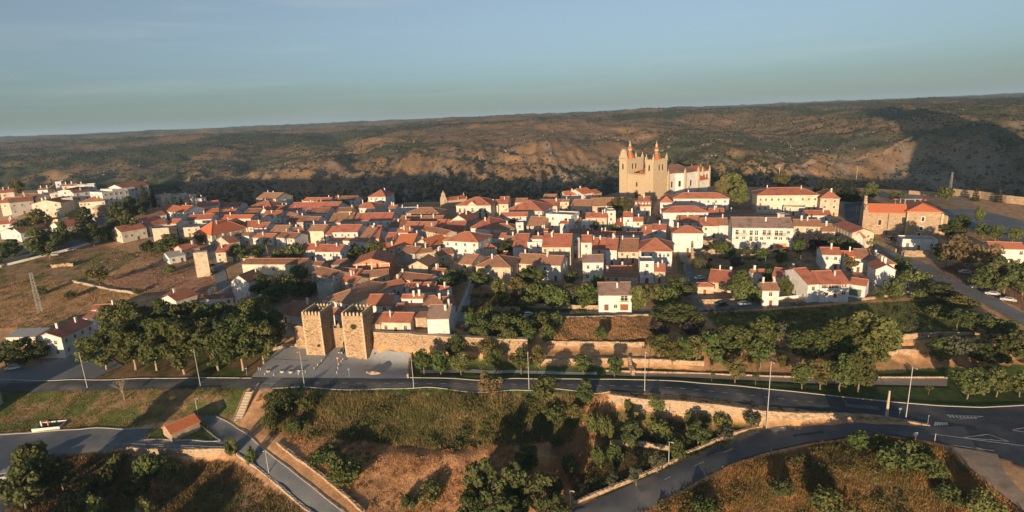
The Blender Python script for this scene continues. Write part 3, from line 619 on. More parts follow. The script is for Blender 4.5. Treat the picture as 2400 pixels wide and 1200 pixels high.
T=[
# ---- back row of the old town, left to right
('B',400,182,585,186,6,'g',125,'c','b','cream house with brown roof on the canyon edge, farthest left of centre'),
('B',590,215,690,205,4,'f',None,'w','f','white flat-roofed block against the right end of the cream canyon-edge house',dict(d=7)),
('B',318,266,545,266,4,'h',200,'w','r','broad red hip-roofed house in front of the cream canyon-edge house'),
('B',548,287,690,291,4,'g',246,'w','d','dark-roofed house joined to the left of the long red-roofed house with three dormers'),
('B',692,291,1145,286,4.2,'g',214,'w','r','long red-roofed white house with small roof chimneys in the back row',dict(ch=3)),
('B',838,206,1085,205,4.5,'g',170,'w','r','red-roofed house behind the long back-row house'),
('B',1110,198,1330,197,4.5,'g',157,'w','d','long dark red roof at the canyon edge left of the tall hip-roofed house'),
('B',1452,168,1612,164,8.5,'h',98,'w','r','tall white house with red hip roof on the canyon edge beside a fir'),
('B',1450,203,1640,196,4.5,'g',172,'w','r','low red-roofed wing at the foot of the tall canyon-edge house'),
('B',1310,271,1515,271,4.5,'h',210,'w','r','red hip-roofed white house in front of the tall canyon-edge house'),
('B',1640,271,1712,270,4,'g',240,'w','r','small red-roofed house right of the hip-roofed one in the back row'),
('B',1715,290,1900,285,3.5,'f',None,'w','f','low white flat-roofed range left of the small stone church',dict(d=9)),
('B',1810,321,2112,321,5,'h',262,'t','b','brown hip-roofed house below the small stone church'),
('B',1740,386,2140,385,4.2,'g',340,'t','b','long brown-roofed range in the row below the small stone church'),
('B',-30,306,52,302,4,'g',270,'w','r','red-roofed house at the left end of the back rows'),
('B',60,321,186,320,4,'g',283,'w','o','orange-roofed house second from the left in the back rows'),
('B',60,372,350,369,4.2,'g',333,'w','o','long low orange-roofed house left of the white gabled pair'),
('B',285,322,412,321,4.5,'g',272,'w','d','dark-roofed house above the white gabled pair'),
('B',468,346,632,336,5,'g',294,'w','r','white house of the gabled pair with a red roof and shaded right end'),
('B',440,322,520,318,5.5,'p',270,'w','o','narrow white gable-fronted house of the gabled pair',dict(d=9)),
('B',640,352,722,376,4,'g',318,'w','b','small white house with brown roof next to the broken dark roof'),
('B',680,402,858,402,4.2,'g',345,'g','d','grey house with dark broken roof in the middle of the back rows'),
('B',860,402,972,402,4.4,'g',350,'w','b','brown-roofed white house right of the broken dark roof'),
('B',1078,408,1286,402,4.4,'g',315,'w','b','large plain brown-red roof in the third row left of the white court'),
('B',1288,392,1664,382,4.6,'g',314,'w','r','wide red roof behind the white walled court'),
('B',1402,408,1574,398,3.2,'f',None,'w','m','white walled court with pale sheet roof in front of the wide red roof',dict(d=9)),
('B',1640,448,1792,450,4.2,'g',372,'w','d','dark red-roofed house right of the white court'),
('B',1775,463,2062,466,4.4,'g',397,'w','r','red-roofed white house two rows below the small stone church'),
('B',2078,432,2192,432,5,'g',378,'w','o','little house with orange roof and shaded blue-white front'),
('B',2168,482,2345,480,4.4,'g',398,'t','r','red-roofed house with a boxy dormer below the white gable'),
('C',212,400,392,402,6,'p',338,'c','r','pale gable-fronted house left of the town hall',dict(d=16)),
('B',895,322,1062,320,4,'g',262,'w','d','dark-roofed house between the long dormered roof and the wide red roof'),
('B',1160,305,1300,300,4,'g',262,'t','d','low dark house behind the wide red roof beside a small round tree'),
# ---- second row, left
('B',130,440,286,402,6.5,'g',384,'g','b','long house with bare grey side wall at the left of the old town'),
('B',250,449,388,449,5.5,'g',387,'w','r','white house with red roof and square windows left of its twin'),
('B',372,459,497,456,6,'g',402,'w','r','white two-storey twin house with low red roof, right of its neighbour'),
('B',335,548,560,551,3.8,'g',506,'w','r','low red roof in front of the white twin houses'),
('B',515,511,665,511,4.5,'g',430,'w','b','large brown-red roof right of the white twin houses'),
('B',172,528,332,530,5,'g',492,'w','d','white house with dark roof above the brown gabled shed'),
('B',150,602,246,582,4,'g',528,'t','d','tan house with dark brown roof at the bend of the village street'),
('B',20,690,172,680,5,'g',610,'t','r','tan house with red roof at the top of the village street'),
('B',590,545,756,556,5.5,'g',496,'w','d','white house with dark roof and one brown shutter beside a palm'),
('B',752,532,852,522,5.2,'g',450,'w','r','red-roofed white house right of the brown-shuttered house'),
('B',880,487,1032,486,7,'g',425,'c','b','tall cream house with brown roof in the middle of the second row',dict(sh='w')),
('B',1050,522,1128,522,5,'g',442,'w','r','red-roofed lean house between the tall cream house and the shuttered house'),
('B',1116,498,1352,496,7,'g',424,'w','r','white two-storey house with brown shutters and a porch roof',dict(sh='b',win=4)),
('B',1086,575,1350,578,3.6,'s',549,'w','r','porch with red lean-to roof before the brown-shuttered two-storey house',dict(win=5)),
('B',1345,582,1438,584,4.4,'g',455,'w','b','old brown roof sloping down left of the broad plain roof'),
('B',1438,562,1552,556,4.6,'g',434,'t','r','broad plain red roof in the centre of the town'),
('B',1612,562,1690,561,4.2,'g',497,'c','r','narrow cream house with red roof behind orange roofs'),
('B',1716,502,1852,501,6,'g',463,'w','r','white two-storey house with red roof above the bright orange roofs'),
('B',1700,622,1862,621,4.2,'g',512,'c','o','bright orange roof left of the tan long house'),
('B',1552,651,1702,646,3.4,'g',597,'c','o','small bright orange roof above the brick building site'),
('B',1957,478,2172,522,7,'g',458,'t','d','tan long house with bare rendered front behind the orange gable'),
('B',1895,606,2032,627,5,'p',560,'c','o','cream gable-fronted house with bright orange roof',dict(d=15)),
# ---- large houses of the middle
('C',157,577,482,592,9,'h',490,'w','r','tall white three-storey house with red hip roof in the centre of town',dict(win=4)),
('C',482,651,652,646,4.4,'h',603,'w','r','low red-roofed annex right of the tall three-storey house'),
('C',590,547,732,549,4.5,'g',503,'w','r','white house with red roof between the hip roof and the courtyard trees'),
('C',715,601,832,601,4.2,'g',532,'t','b','brown roof left of the courtyard trees'),
('C',807,634,937,634,4.8,'g',507,'w','r','white house with steep red roof left of the stepped white blocks'),
('C',945,600,1082,600,6.5,'f',None,'w','f','stepped white flat-roofed block beside the big tan house',dict(d=8)),
('C',990,560,1085,560,8,'g',532,'w','r','small red roof behind the stepped white block'),
('C',1081,637,1350,637,9.5,'g',510,'t','r','big tan house with large red roof in the centre',dict(win=4)),
('C',1356,560,1436,557,9,'f',None,'g','f','narrow grey flat-roofed block right of the big tan house',dict(d=9)),
('C',1446,594,1546,594,7,'g',522,'w','r','white house with red roof right of the narrow grey block'),
('C',1551,657,1680,657,5,'g',546,'w','r','red-roofed house left of the two-chimneyed brown roof'),
('C',1680,664,1782,666,7,'g',552,'w','r','white house with red roof touching the two-chimneyed brown roof'),
('C',1787,681,1988,682,5,'g',552,'t','b','tan house with brown roof and two tall chimneys',dict(ch=2)),
('C',1992,672,2302,676,7,'h',550,'w','r','white house with wide red hip roof by the sloping lane',dict(win=4)),
('C',462,816,785,827,7,'q',712,'t','b','old tan stone house with brown hip roof above the walled lane',dict(d=15,win=1)),
('C',830,787,1060,800,5,'g',697,'t','b','long brown roof joined to the old tan stone house',dict(win=3)),
('C',1062,801,1254,810,6.5,'g',712,'w','b','white house at the right end of the long brown roof'),
('C',1462,781,1657,779,8,'g',704,'w','g','white two-storey house with grey roof standing behind the garden trees'),
('C',1662,856,1922,856,3.6,'g',811,'t','r','long low red roof behind the grey-roofed house with brown garage'),
('C',1664,905,1985,915,3.0,'g',872,'t','d','dark low shed roof between the two grey-roofed white houses'),
('C',2000,780,2132,779,8.5,'f',None,'w','f','tall narrow white flat-roofed house with balcony',dict(d=8)),
('C',1996,860,2116,860,5,'f',None,'w','f','lower white front block of the tall narrow house',dict(d=5)),
('C',2136,866,2238,867,4.6,'g',792,'t','r','tan house with red roof right of the tall narrow white house'),
('C',1612,1089,1922,1087,6.4,'g',963,'w','g','white house with grey roof and brown garage door on the lane',dict(win=0,fl=0,door=False,sidewin=False,ch=1)),
# ---- back rows, centre
('C',276,248,600,246,8,'h',166,'c','r','town hall, cream, with red hip roof, pediment and iron balconies',dict(win=0,fl=0,door=False,cat='town hall',ch=0)),
('C',592,247,668,247,6,'g',190,'c','b','brown-roofed wing at the right end of the town hall'),
('C',676,234,764,232,7,'g',161,'c','r','tall red roof right of the town hall wing'),
('C',766,220,940,217,5.5,'g',178,'t','b','long brown roof above the great red hip roof'),
('C',737,292,1082,300,5,'h',194,'w','r','great red hip roof right of the town hall'),
('C',992,247,1222,251,4.5,'g',188,'t','r','red roof behind the great hip roof'),
('C',1230,212,1334,212,6,'g',186,'t','b','tan stone house with small windows in the back row'),
('C',1350,252,1537,256,4.6,'g',188,'t','b','brown-roofed house left of the two round trees'),
('C',1542,254,1885,247,4.6,'g',172,'t','b','long brown roof behind the two round trees'),
('C',1088,181,1206,181,4.4,'g',140,'t','b','small brown-roofed house on the canyon edge'),
('C',1300,152,1460,140,4.4,'g',108,'w','o','left half of the orange-roofed white house on the canyon edge'),
('C',1462,142,1572,124,5,'g',85,'w','o','right half of the orange-roofed white house on the canyon edge'),
('C',1574,140,1640,128,4,'g',98,'t','r','last small red-roofed house on the canyon edge before the church square'),
('C',690,351,942,347,5.2,'g',309,'w','r','white house with red roof under the great hip roof'),
('C',412,457,592,467,4.8,'h',350,'w','r','large red hip roof below the town hall'),
('C',592,466,822,467,4.6,'h',411,'t','b','brown hip roof right of the large one below the town hall'),
('C',836,415,906,413,7,'f',None,'w','f','white flat-roofed block at the end of the brown hip roof',dict(d=8)),
('C',936,437,1106,441,4.2,'g',347,'t','b','sagging brown roof left of the big white terrace house'),
('C',1117,330,1368,342,9,'f',None,'w','f','big white house with roof terrace in the middle of town',dict(d=10,win=2,fl=2)),
('C',1250,416,1332,416,7.5,'g',389,'w','r','narrow white house with red roof below the terrace house'),
('C',1380,406,1442,406,4.5,'g',361,'t','b','small brown roof right of the terrace house'),
('C',1490,361,1690,361,6.5,'g',314,'t','r','tan house with red roof left of the tall narrow white block'),
('C',1446,402,1564,402,4.8,'f',None,'w','f','white terrace block before the tan house',dict(d=5)),
('C',1690,305,1772,302,9,'f',None,'w','f','tall narrow white flat-roofed block right of the tan house',dict(d=8)),
('C',1842,356,1932,356,8,'g',306,'w','r','stepped white house with red roof, its taller half'),
('C',1934,397,2030,397,6,'g',355,'w','r','stepped white house with red roof, its lower half'),
('C',1780,436,1838,436,4,'s',370,'w','o','small orange lean-to roof left of the stepped white house'),
('C',1947,254,2102,254,5.5,'g',206,'c','r','cream house with a row of white dormers below the cathedral'),
('C',1982,206,2090,206,7.5,'g',160,'w','r','white roof storey with red roof behind the cream dormer house'),
('C',2012,517,2104,519,4.5,'g',428,'w','r','narrow red roof by the car street'),
('C',2112,474,2242,477,6,'g',420,'w','r','white house with red roof by the car street'),
('C',1692,517,2004,521,4.2,'g',490,'w','r','long narrow red roof below the stepped white house'),
('C',1536,511,1686,513,4.0,'g',479,'t','r','low red roof left of the long narrow one'),
('C',1060,488,1182,487,3.6,'g',463,'t','r','low red roof below the big white terrace house'),
('C',1345,505,1530,505,4,'g',462,'g','d','dark roof below the tan house in the middle'),
# ---- below the cathedral
('D',700,662,1236,662,7.5,'h',604,'w','r','long white hip-roofed building at the foot of the cathedral',dict(win=7,fl=2)),
('D',590,698,702,698,7.5,'q',640,'w','r','forward wing of the long white building below the cathedral',dict(d=20)),
('D',612,794,1040,791,8,'h',729,'w','r','large blank white house with red hip roof by the car street',dict(win=0,fl=0,door=False)),
('D',1050,811,1196,811,4.2,'g',751,'w','r','red-roofed house left of the long dark roof'),
('D',1196,807,1474,807,4.2,'g',769,'w','d','long dark roof before the school yard'),
('D',757,886,985,884,5,'g',824,'w','r','white house in shade with red roof below the blank white house'),
('D',972,919,1136,919,6,'g',844,'w','r','white house with red roof left of the long balconied building'),
('D',1140,913,1234,913,6.4,'g',841,'w','b','narrow white house touching the long balconied building'),
('D',706,986,992,986,9,'h',916,'w','r','white three-storey house with red hip roof and garage by the ruins',dict(win=3,sh='w')),
('D',1268,934,1838,939,10,'g',836,'w','g','long white three-storey building with balconies and grey-brown roof',dict(win=0,fl=0,door=False,ch=2)),
('D',1842,919,2100,926,6.2,'g',857,'t','b','tan house with brown roof right of the long balconied building'),
('D',2106,971,2232,971,4.6,'g',897,'t','b','low brown-roofed house right of the tan house'),
('D',2218,905,2392,985,6.5,'g',872,'t','r','long tan house with red roof running down to the stone convent',dict(d=9)),
('E',2012,300,2092,310,5,'p',255,'w','r','small white gable at the foot of the long tan house',dict(d=8)),
('D',1500,632,2078,627,10.5,'h',556,'c','r','long cream school with red hip roof beside the conifers',dict(win=10,fl=2,cat='school',name='school_building')),
('D',2092,659,2272,661,10,'q',592,'t','r','tan right wing of the long cream school',dict(d=20,win=2,fl=3)),
('D',1602,728,1742,735,4,'f',None,'w','f','low white flat-roofed annex before the school, left block',dict(d=9)),
('D',1744,742,1948,748,4.6,'f',None,'c','f','low cream flat-roofed annex before the school, right block',dict(d=8)),
('D',1956,819,2192,819,4,'g',771,'w','r','low white range with red roof before the school wing'),
('D',1242,838,1800,815,5,'f',None,'g','d','dark flat roof strip behind the long balconied building',dict(d=5,win=0,fl=0,door=False)),
# ---- right-hand houses
('E',640,722,862,741,3.8,'g',611,'t','r','red-brown roofed shed beside the parked car on the sloping lane'),
('E',540,766,692,767,3.2,'h',727,'t','r','little tan hut with red hip roof below the shed',dict(ch=0)),
('E',1050,641,1196,639,4.4,'g',603,'w','r','white house with red roof and chimneys above the small brown-roofed house'),
('E',1240,668,1450,692,5,'g',597,'w','r','red-roofed white house left of the large white farmhouse'),
('E',1150,803,1306,804,5.6,'g',727,'w','b','small brown-roofed white house on the lane'),
('E',1576,749,1690,740,6.5,'g',592,'w','r','left part of the large white farmhouse with a long red roof slope'),
('E',1692,746,1966,740,6.6,'g',617,'w','r','large white farmhouse with a window band and red roof',dict(win=0,fl=0,door=False)),
('E',1968,742,2116,762,4.8,'g',690,'w','r','garage wing of the large white farmhouse with a green door',dict(win=0,fl=0,door=False)),
('E',1710,467,1888,471,6,'g',398,'w','r','white house with pinkish roof left of the small orange roof'),
('E',1896,482,2016,484,5.4,'g',430,'c','o','cream house with orange roof between the pinkish and brown-red roofs'),
('E',2016,502,2182,511,4.8,'g',414,'w','b','white house with brown-red roof above the pyramid roof'),
('E',1912,545,2190,560,3.4,'f',None,'w','f','low white terrace house in front of the brown-red roof',dict(d=6)),
('E',2206,552,2392,556,5,'h',466,'w','b','white house with pointed pyramid roof'),
('E',2212,607,2396,612,6,'p',560,'w','r','white gable-fronted house by the valley street',dict(d=9)),
('F',1036,876,1432,886,4.2,'f',None,'w','f','low blank white building before the stone convent',dict(d=8,win=3)),
('F',2030,972,2420,984,6,'g',898,'w','r','long white house with red roof at the right edge',dict(win=4)),
('E',1310,300,1440,310,4,'f',None,'o','f','low orange-red wall block beside the balconied building',dict(d=4,win=0,fl=0,door=False)),
# ---- lower left of the old town
('B',806,662,956,662,5.2,'g',600,'w','r','white house with red roof left of the four-window house'),
('B',952,680,1186,682,7,'g',610,'w','r','white house with four brown shuttered windows',dict(win=4,sh='b',fl=2)),
('B',268,797,856,797,5,'g',741,'c','d','long cream shed with dark brown roof',dict(win=1,door=False,fl=1)),
('B',170,962,326,967,9.5,'p',900,'w','d','narrow white three-storey house with gable by the village street',dict(d=10,win=2,sh='w')),
('B',922,884,1112,928,7,'g',838,'g','d','grey house with dark red roof left of the brick building site'),
('B',970,988,1122,992,6,'f',None,'g','f','grey flat-roofed block below the grey house',dict(d=7,win=0,fl=0,door=False)),
('B',1162,888,1345,900,6.6,'g',834,'t','r','tan house with stepped red roofs, upper roof'),
('B',1126,940,1322,975,5.4,'g',896,'t','r','tan house with stepped red roofs, lower roof'),
('B',1386,926,1640,905,5,'g',848,'t','b','low house with pale sandy front below the brick building'),
('B',1312,805,1652,786,7.5,'p',742,'o','r','unfinished orange brick building with pale concrete frame',dict(d=17,win=0,fl=0,door=False,ch=0,cat='building')),
('B',920,805,1010,810,6,'g',770,'g','d','dark roof left of the unfinished brick building'),
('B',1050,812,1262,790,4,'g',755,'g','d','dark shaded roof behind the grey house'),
('B',1752,690,1890,700,5,'g',625,'g','d','dark grey roof right of the orange roofs'),
('B',1905,700,2060,680,4.6,'g',650,'t','b','tan house above the street with brown roof'),
('B',2110,715,2255,695,4.6,'g',650,'t','d','house with dark red roof below the tall three-storey house'),
('B',2300,790,2420,800,5,'g',700,'t','b','brown-roofed house at the top of the walled lane'),
('B',1832,815,2010,820,6.5,'p',765,'t','b','tan gable-fronted house with bare wall below the dark roof',dict(d=12,win=0,door=False,fl=0)),
('B',1700,930,2000,965,5,'g',880,'c','d','low cream house with dark roof below the bare tan gable'),
('B',2040,868,2160,875,5,'g',832,'w','r','little white house with red roof and balcony above the walled lane'),
('V',818,245,1096,292,6,'q',150,'w','b','white house with brown hip roof behind the left gate tower',dict(d=26,win=3,fl=2)),
('V',1230,306,1462,303,5,'g',195,'w','r','white house with red roof behind the right gate tower'),
('V',1420,140,1600,98,4.6,'g',70,'w','r','white house with a row of little windows and red roof',dict(win=6,fl=1)),
('V',1600,137,1880,132,5,'g',85,'w','r','wide red roof above the dormer house'),
('V',1652,172,1872,175,4.4,'g',135,'w','d','white front with dark roof below the wide red roof'),
('V',1562,238,1762,238,6.4,'g',204,'w','r','white dormer house with two red windows',dict(win=2,sh='b',fl=1)),
('V',1560,322,1770,320,4.2,'s',280,'w','r','red lean-to roof at the foot of the dormer house'),
('V',1770,306,1962,294,4.8,'h',208,'t','b','brown hip roof right of the dormer house'),
('V',1960,300,2060,290,5,'g',215,'g','d','dark roof beside the walled lane'),
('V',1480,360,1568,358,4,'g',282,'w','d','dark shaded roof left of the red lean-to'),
('V',1886,152,1986,162,4.8,'g',122,'w','r','small white house with red roof beside the walled lane'),
('V',1366,460,1646,464,3.8,'g',366,'c','r','cream house with red roof right behind the town wall',dict(win=3)),
('V',1275,478,1364,476,3.8,'g',372,'t','d','shaded dark red roof between the right gate tower and the cream house'),
('V',1802,430,2006,427,7,'g',293,'w','g','white house with grey-brown roof behind the town wall',dict(win=1,fl=1)),
('V',1692,420,1796,418,4,'s',360,'s','b','ruined stone house beside the grey-brown roofed white one',dict(win=0,fl=0,ch=0)),
('V',422,372,520,388,3.4,'g',262,'w','d','low white house with dark roof left of the left gate tower'),
('V',524,390,640,405,3.4,'g',270,'w','d','low white house with dark roof touching the left gate tower'),
('V',892,384,1000,392,4.4,'g',328,'w','r','house with red roof seen between the gate towers'),
('V',92,290,186,270,4,'g',226,'w','r','small red roof at the right end of the park trees'),
# ---- left outskirts
('N',190,992,662,912,6,'g',870,'c','r','cream house with red roof and dark windows left of the old town',dict(d=12,win=4,fl=1,ch=0)),
('A',1395,602,1546,577,5.4,'g',514,'w','r','white house with red roof and glazed veranda behind the cream house'),
('A',1268,575,1392,600,5,'p',528,'w','r','white gabled house left of the glazed veranda',dict(d=10)),
('A',1568,577,1652,577,4.6,'g',532,'w','o','little white house with bright orange roof'),
('A',1616,467,1722,470,7,'g',404,'w','o','white house with bright orange roof and a tall plain end wall'),
('A',1252,538,1560,492,4,'g',446,'w','b','long brown roof behind the glazed veranda house'),
('A',1470,440,1625,472,4.5,'g',404,'w','r','red roof behind the long brown one on the left'),
('A',1750,545,1982,532,4.6,'g',488,'w','r','red roof with two chimneys on the left of the old town',dict(ch=2)),
('A',1670,625,1872,612,5,'f',None,'t','f','bare tan block left of the two-plane orange roof',dict(d=12)),
('A',1425,630,1580,622,7,'f',None,'t','f','old block with peeling render below the little orange-roofed house',dict(d=10,win=0,door=False,fl=0)),
('A',1812,675,1982,688,5,'q',556,'c','o','cream house with broad orange roof of two planes',dict(d=22)),
('A',1890,488,2052,472,4.4,'g',437,'w','o','orange roof right of the tall plain end wall'),
('A',2062,482,2190,478,4.4,'g',440,'w','o','second orange roof right of the tall plain end wall'),
('A',1850,418,2042,402,4.5,'g',364,'w','r','red roof at the left end of the canyon edge'),
('A',2062,418,2250,412,4.5,'g',376,'w','r','red roof with low cream attic at the canyon edge'),
('A',1586,897,1736,868,3.2,'g',838,'w','m','low white shed with grey roof on the ploughed field'),
('A',1722,828,1868,797,4.2,'g',768,'t','r','tan shed with red roof on the ploughed field'),
('A',1815,848,1932,845,11.5,'f',None,'t','f','tall windowless tan block tower at the edge of the ploughed field',dict(d=3.0,rot=22,Wm=5.6,win=0,fl=0,ch=0,door=False,cat='tower',name='block_tower',par=.1)),
# ---- new town, far left
('K',0,452,312,432,8,'g',385,'c','r','cream building with red roof at the far left edge',dict(d=14)),
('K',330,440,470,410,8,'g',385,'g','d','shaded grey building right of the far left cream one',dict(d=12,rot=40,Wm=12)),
('K',588,470,1130,440,9,'p',388,'c','r','cream gable-fronted apartment house in the new town',dict(d=18,win=3)),
('K',1480,440,1960,408,9,'h',318,'c','b','cream house with brown hip roof behind the round stone tower',dict(win=7)),
('K',0,262,258,240,8,'g',190,'c','r','upper cream building with red roof at the far left edge'),
('K',270,345,660,350,7,'g',270,'g','d','wide dark roof in the new town'),
('K',950,268,1140,250,8,'p',232,'w','d','white gable house in the new town behind the cream apartments',dict(d=14)),
('K',1060,232,1372,215,8.5,'p',190,'w','d','larger white gable house in the new town',dict(d=16)),
('K',1372,262,1690,225,8.5,'g',200,'w','d','white block with dark roof above the hip-roofed house'),
('K',700,205,890,195,6,'g',172,'w','d','small white house high in the new town'),
('K',1030,60,1140,52,8,'f',None,'w','f','white block at the top of the new town',dict(d=10)),
('K',1160,130,1430,110,6,'g',85,'c','r','cream house with red roof at the top of the new town'),
('K',1430,140,1640,105,7,'f',None,'w','f','white flat house at the top right of the new town',dict(d=10,rot=30,Wm=14)),
('K',1160,370,1360,350,8,'f',None,'w','f','white shaded block left of the brown hip roof',dict(d=14)),
('K',2010,235,2310,225,12,'f',None,'w','f','white apartment block in shade right of the brown hip roof',dict(d=14,win=5,fl=4,rot=62,Wm=16)),
('N',130,190,345,170,13,'f',None,'w','f','second white apartment block in shade, behind the first',dict(d=14,win=4,fl=4,rot=62,Wm=14)),
('N',350,120,575,150,15,'g',40,'w','r','tall white apartment block with red roof at the canyon edge',dict(d=14,win=5,fl=4,rot=66,Wm=18,pitch=16)),
('N',820,315,935,312,8,'f',None,'c','r','cream flat-roofed house right of the tall cypress',dict(d=10)),
('N',1075,310,1250,305,7,'f',None,'c','r','second cream flat-roofed house right of the cypress',dict(d=10)),
('N',1265,330,1470,320,6,'f',None,'w','f','white house at the right end of the cypress row',dict(d=10)),
('N',1330,375,1520,370,5,'g',345,'w','r','white house with small red roof below the cypress row'),
('N',1530,385,1700,375,5.5,'f',None,'w','f','white shaded block above the first red roofs',dict(d=9)),
('K',1140,915,1575,845,5,'g',775,'w','r','long house with red roof and white pillars in the new town',dict(win=7,ch=0)),
('K',380,1010,900,925,4.5,'g',880,'w','d','long house with dark roof left of the white-pillared one'),
('K',0,860,130,830,5,'g',765,'w','r','red-roofed house at the left edge below the new town',dict(rot=20,Wm=10,d=9)),
('K',855,765,1080,765,5,'f',None,'c','r','small cream house among trees in the new town',dict(d=7)),
# ---- lower left
('L',572,606,868,464,7,'g',None,'w','r','white two-storey house with dark red roof beside the park trees',dict(d=9,win=4,fl=2,ch=2)),
('L',52,604,332,598,3.2,'s',517,'c','m','long shed with pale metal roof left of the white house',dict(win=2)),
('L',780,420,1000,440,4.5,'g',368,'w','d','white house with dark red roof behind the first park tree',dict(d=7)),
('L',850,395,1090,380,4,'s',318,'g','m','low building with grey metal roof behind the park trees'),
('L',860,345,1105,330,4,'g',290,'w','r','red roof at the field edge behind the park trees'),
('L',1650,262,1850,200,3.8,'g',175,'w','r','shaded red roof above the park trees'),
('L',1850,250,2180,225,3.8,'g',195,'w','d','dark shaded roof above the park trees by the village street'),
]
seen=set()
for row in T:
    reg,xl,yl,xr,yr,h,typ,ry,wl,rf,lab=row[:11]; k=dict(row[11]) if len(row)>11 else {}
    if not lab: continue
    assert lab not in seen,lab
    seen.add(lab)
    HOUSES.append((lab,house(reg,xl,yl,xr,yr,h,typ,ry,wl,rf,lab,**k)))
HB=dict(HOUSES)
# ------------------------------------------------------------------ masonry of the old monuments
def stone_mat(name,a,b_,mort,scale=1.6,bump=.6):
    M=bpy.data.materials.new(name); M.use_nodes=True; n=M.node_tree.nodes; l=M.node_tree.links; bs=n['Principled BSDF']; bs.inputs['Roughness'].default_value=.95; bs.inputs['Specular IOR Level'].default_value=.15
    g=n.new('ShaderNodeTexCoord'); mp=n.new('ShaderNodeMapping'); mp.inputs['Scale'].default_value=(1,1,1.7); l.new(g.outputs['Object'],mp.inputs['Vector'])
    v=n.new('ShaderNodeTexVoronoi'); v.inputs['Scale'].default_value=scale; l.new(mp.outputs[0],v.inputs['Vector'])
    nz=n.new('ShaderNodeTexNoise'); nz.inputs['Scale'].default_value=.35; nz.inputs['Detail'].default_value=6; l.new(g.outputs['Object'],nz.inputs['Vector'])
    sp=n.new('ShaderNodeSeparateColor'); l.new(v.outputs['Color'],sp.inputs[0]); r=n.new('ShaderNodeValToRGB'); r.color_ramp.elements[0].color=(*a,1); r.color_ramp.elements[1].color=(*b_,1); l.new(sp.outputs[0],r.inputs['Fac'])
    mx=n.new('ShaderNodeMixRGB'); mx.inputs['Color2'].default_value=(*mort,1); r2=n.new('ShaderNodeValToRGB'); r2.color_ramp.elements[0].position=.42; r2.color_ramp.elements[1].position=.66; l.new(nz.outputs['Fac'],r2.inputs['Fac']); l.new(r2.outputs[0],mx.inputs['Fac']); l.new(r.outputs[0],mx.inputs['Color1']); l.new(mx.outputs[0],bs.inputs['Base Color'])
    bp=n.new('ShaderNodeBump'); bp.inputs['Strength'].default_value=bump; bp.inputs['Distance'].default_value=.25; l.new(v.outputs['Distance'],bp.inputs['Height']); bp.invert=True; l.new(bp.outputs[0],bs.inputs['Normal'])
    MATS[name]=M; return M
GATE_ST=stone_mat('gate_masonry',(.2,.125,.075),(.5,.37,.235),(.38,.265,.17),2.0,.8)
CATH_ST=stone_mat('cathedral_granite',(.42,.33,.215),(.54,.43,.285),(.48,.38,.255),1.2,.25)
WALL_ST=stone_mat('rubble_wall',(.24,.16,.1),(.55,.42,.28),(.46,.33,.22),1.5,.9)
PALE_ST=stone_mat('pale_stone_wall',(.22,.155,.1),(.5,.39,.265),(.42,.31,.21),1.5,.8)
CONV_ST=stone_mat('convent_stone',(.26,.18,.12),(.46,.35,.24),(.36,.27,.19),1.3,.5)
DRYST=stone_mat('loose_stone',(.3,.25,.2),(.55,.48,.4),(.4,.33,.27),2.2,.9)
def merlon(b,x,y,z,w_,t,h_):
    b.box(x-w_/2,x+w_/2,y-t/2,y+t/2,z,z+h_*.6)
    q=[(x-w_/2,y-t/2,z+h_*.6),(x+w_/2,y-t/2,z+h_*.6),(x+w_/2,y+t/2,z+h_*.6),(x-w_/2,y+t/2,z+h_*.6)]
    for i in range(4): b.face([q[i],q[(i+1)%4],(x,y,z+h_)])
def rough_box(b,x0,x1,y0,y1,z0,z1,n=6,j=.12,seed=0):
    """box with slightly uneven faces, like old masonry"""
    r=random.Random(seed)
    nx=max(1,int((x1-x0)/1.3));ny=max(1,int((y1-y0)/1.3));nz=max(1,int((z1-z0)/1.3)); J={}
    def p(i,j_,k):
        if (i,j_,k) not in J:
            jj=j if 0<k<=nz else 0
            J[(i,j_,k)]=(x0+(x1-x0)*i/nx+r.uniform(-j,j)*.7,y0+(y1-y0)*j_/ny+r.uniform(-j,j)*.7,z0+(z1-z0)*k/nz+(r.uniform(-j,j) if 0<k<nz else 0))
        return J[(i,j_,k)]
    for i in range(nx):
        for k in range(nz):
            b.face([p(i,0,k),p(i+1,0,k),p(i+1,0,k+1),p(i,0,k+1)]); b.face([p(i+1,ny,k),p(i,ny,k),p(i,ny,k+1),p(i+1,ny,k+1)])
    for i in range(ny):
        for k in range(nz):
            b.face([p(0,i+1,k),p(0,i,k),p(0,i,k+1),p(0,i+1,k+1)]); b.face([p(nx,i,k),p(nx,i+1,k),p(nx,i+1,k+1),p(nx,i,k+1)])
    for i in range(nx):
        for k in range(ny): b.face([p(i,k,nz),p(i+1,k,nz),p(i+1,k+1,nz),p(i,k+1,nz)])
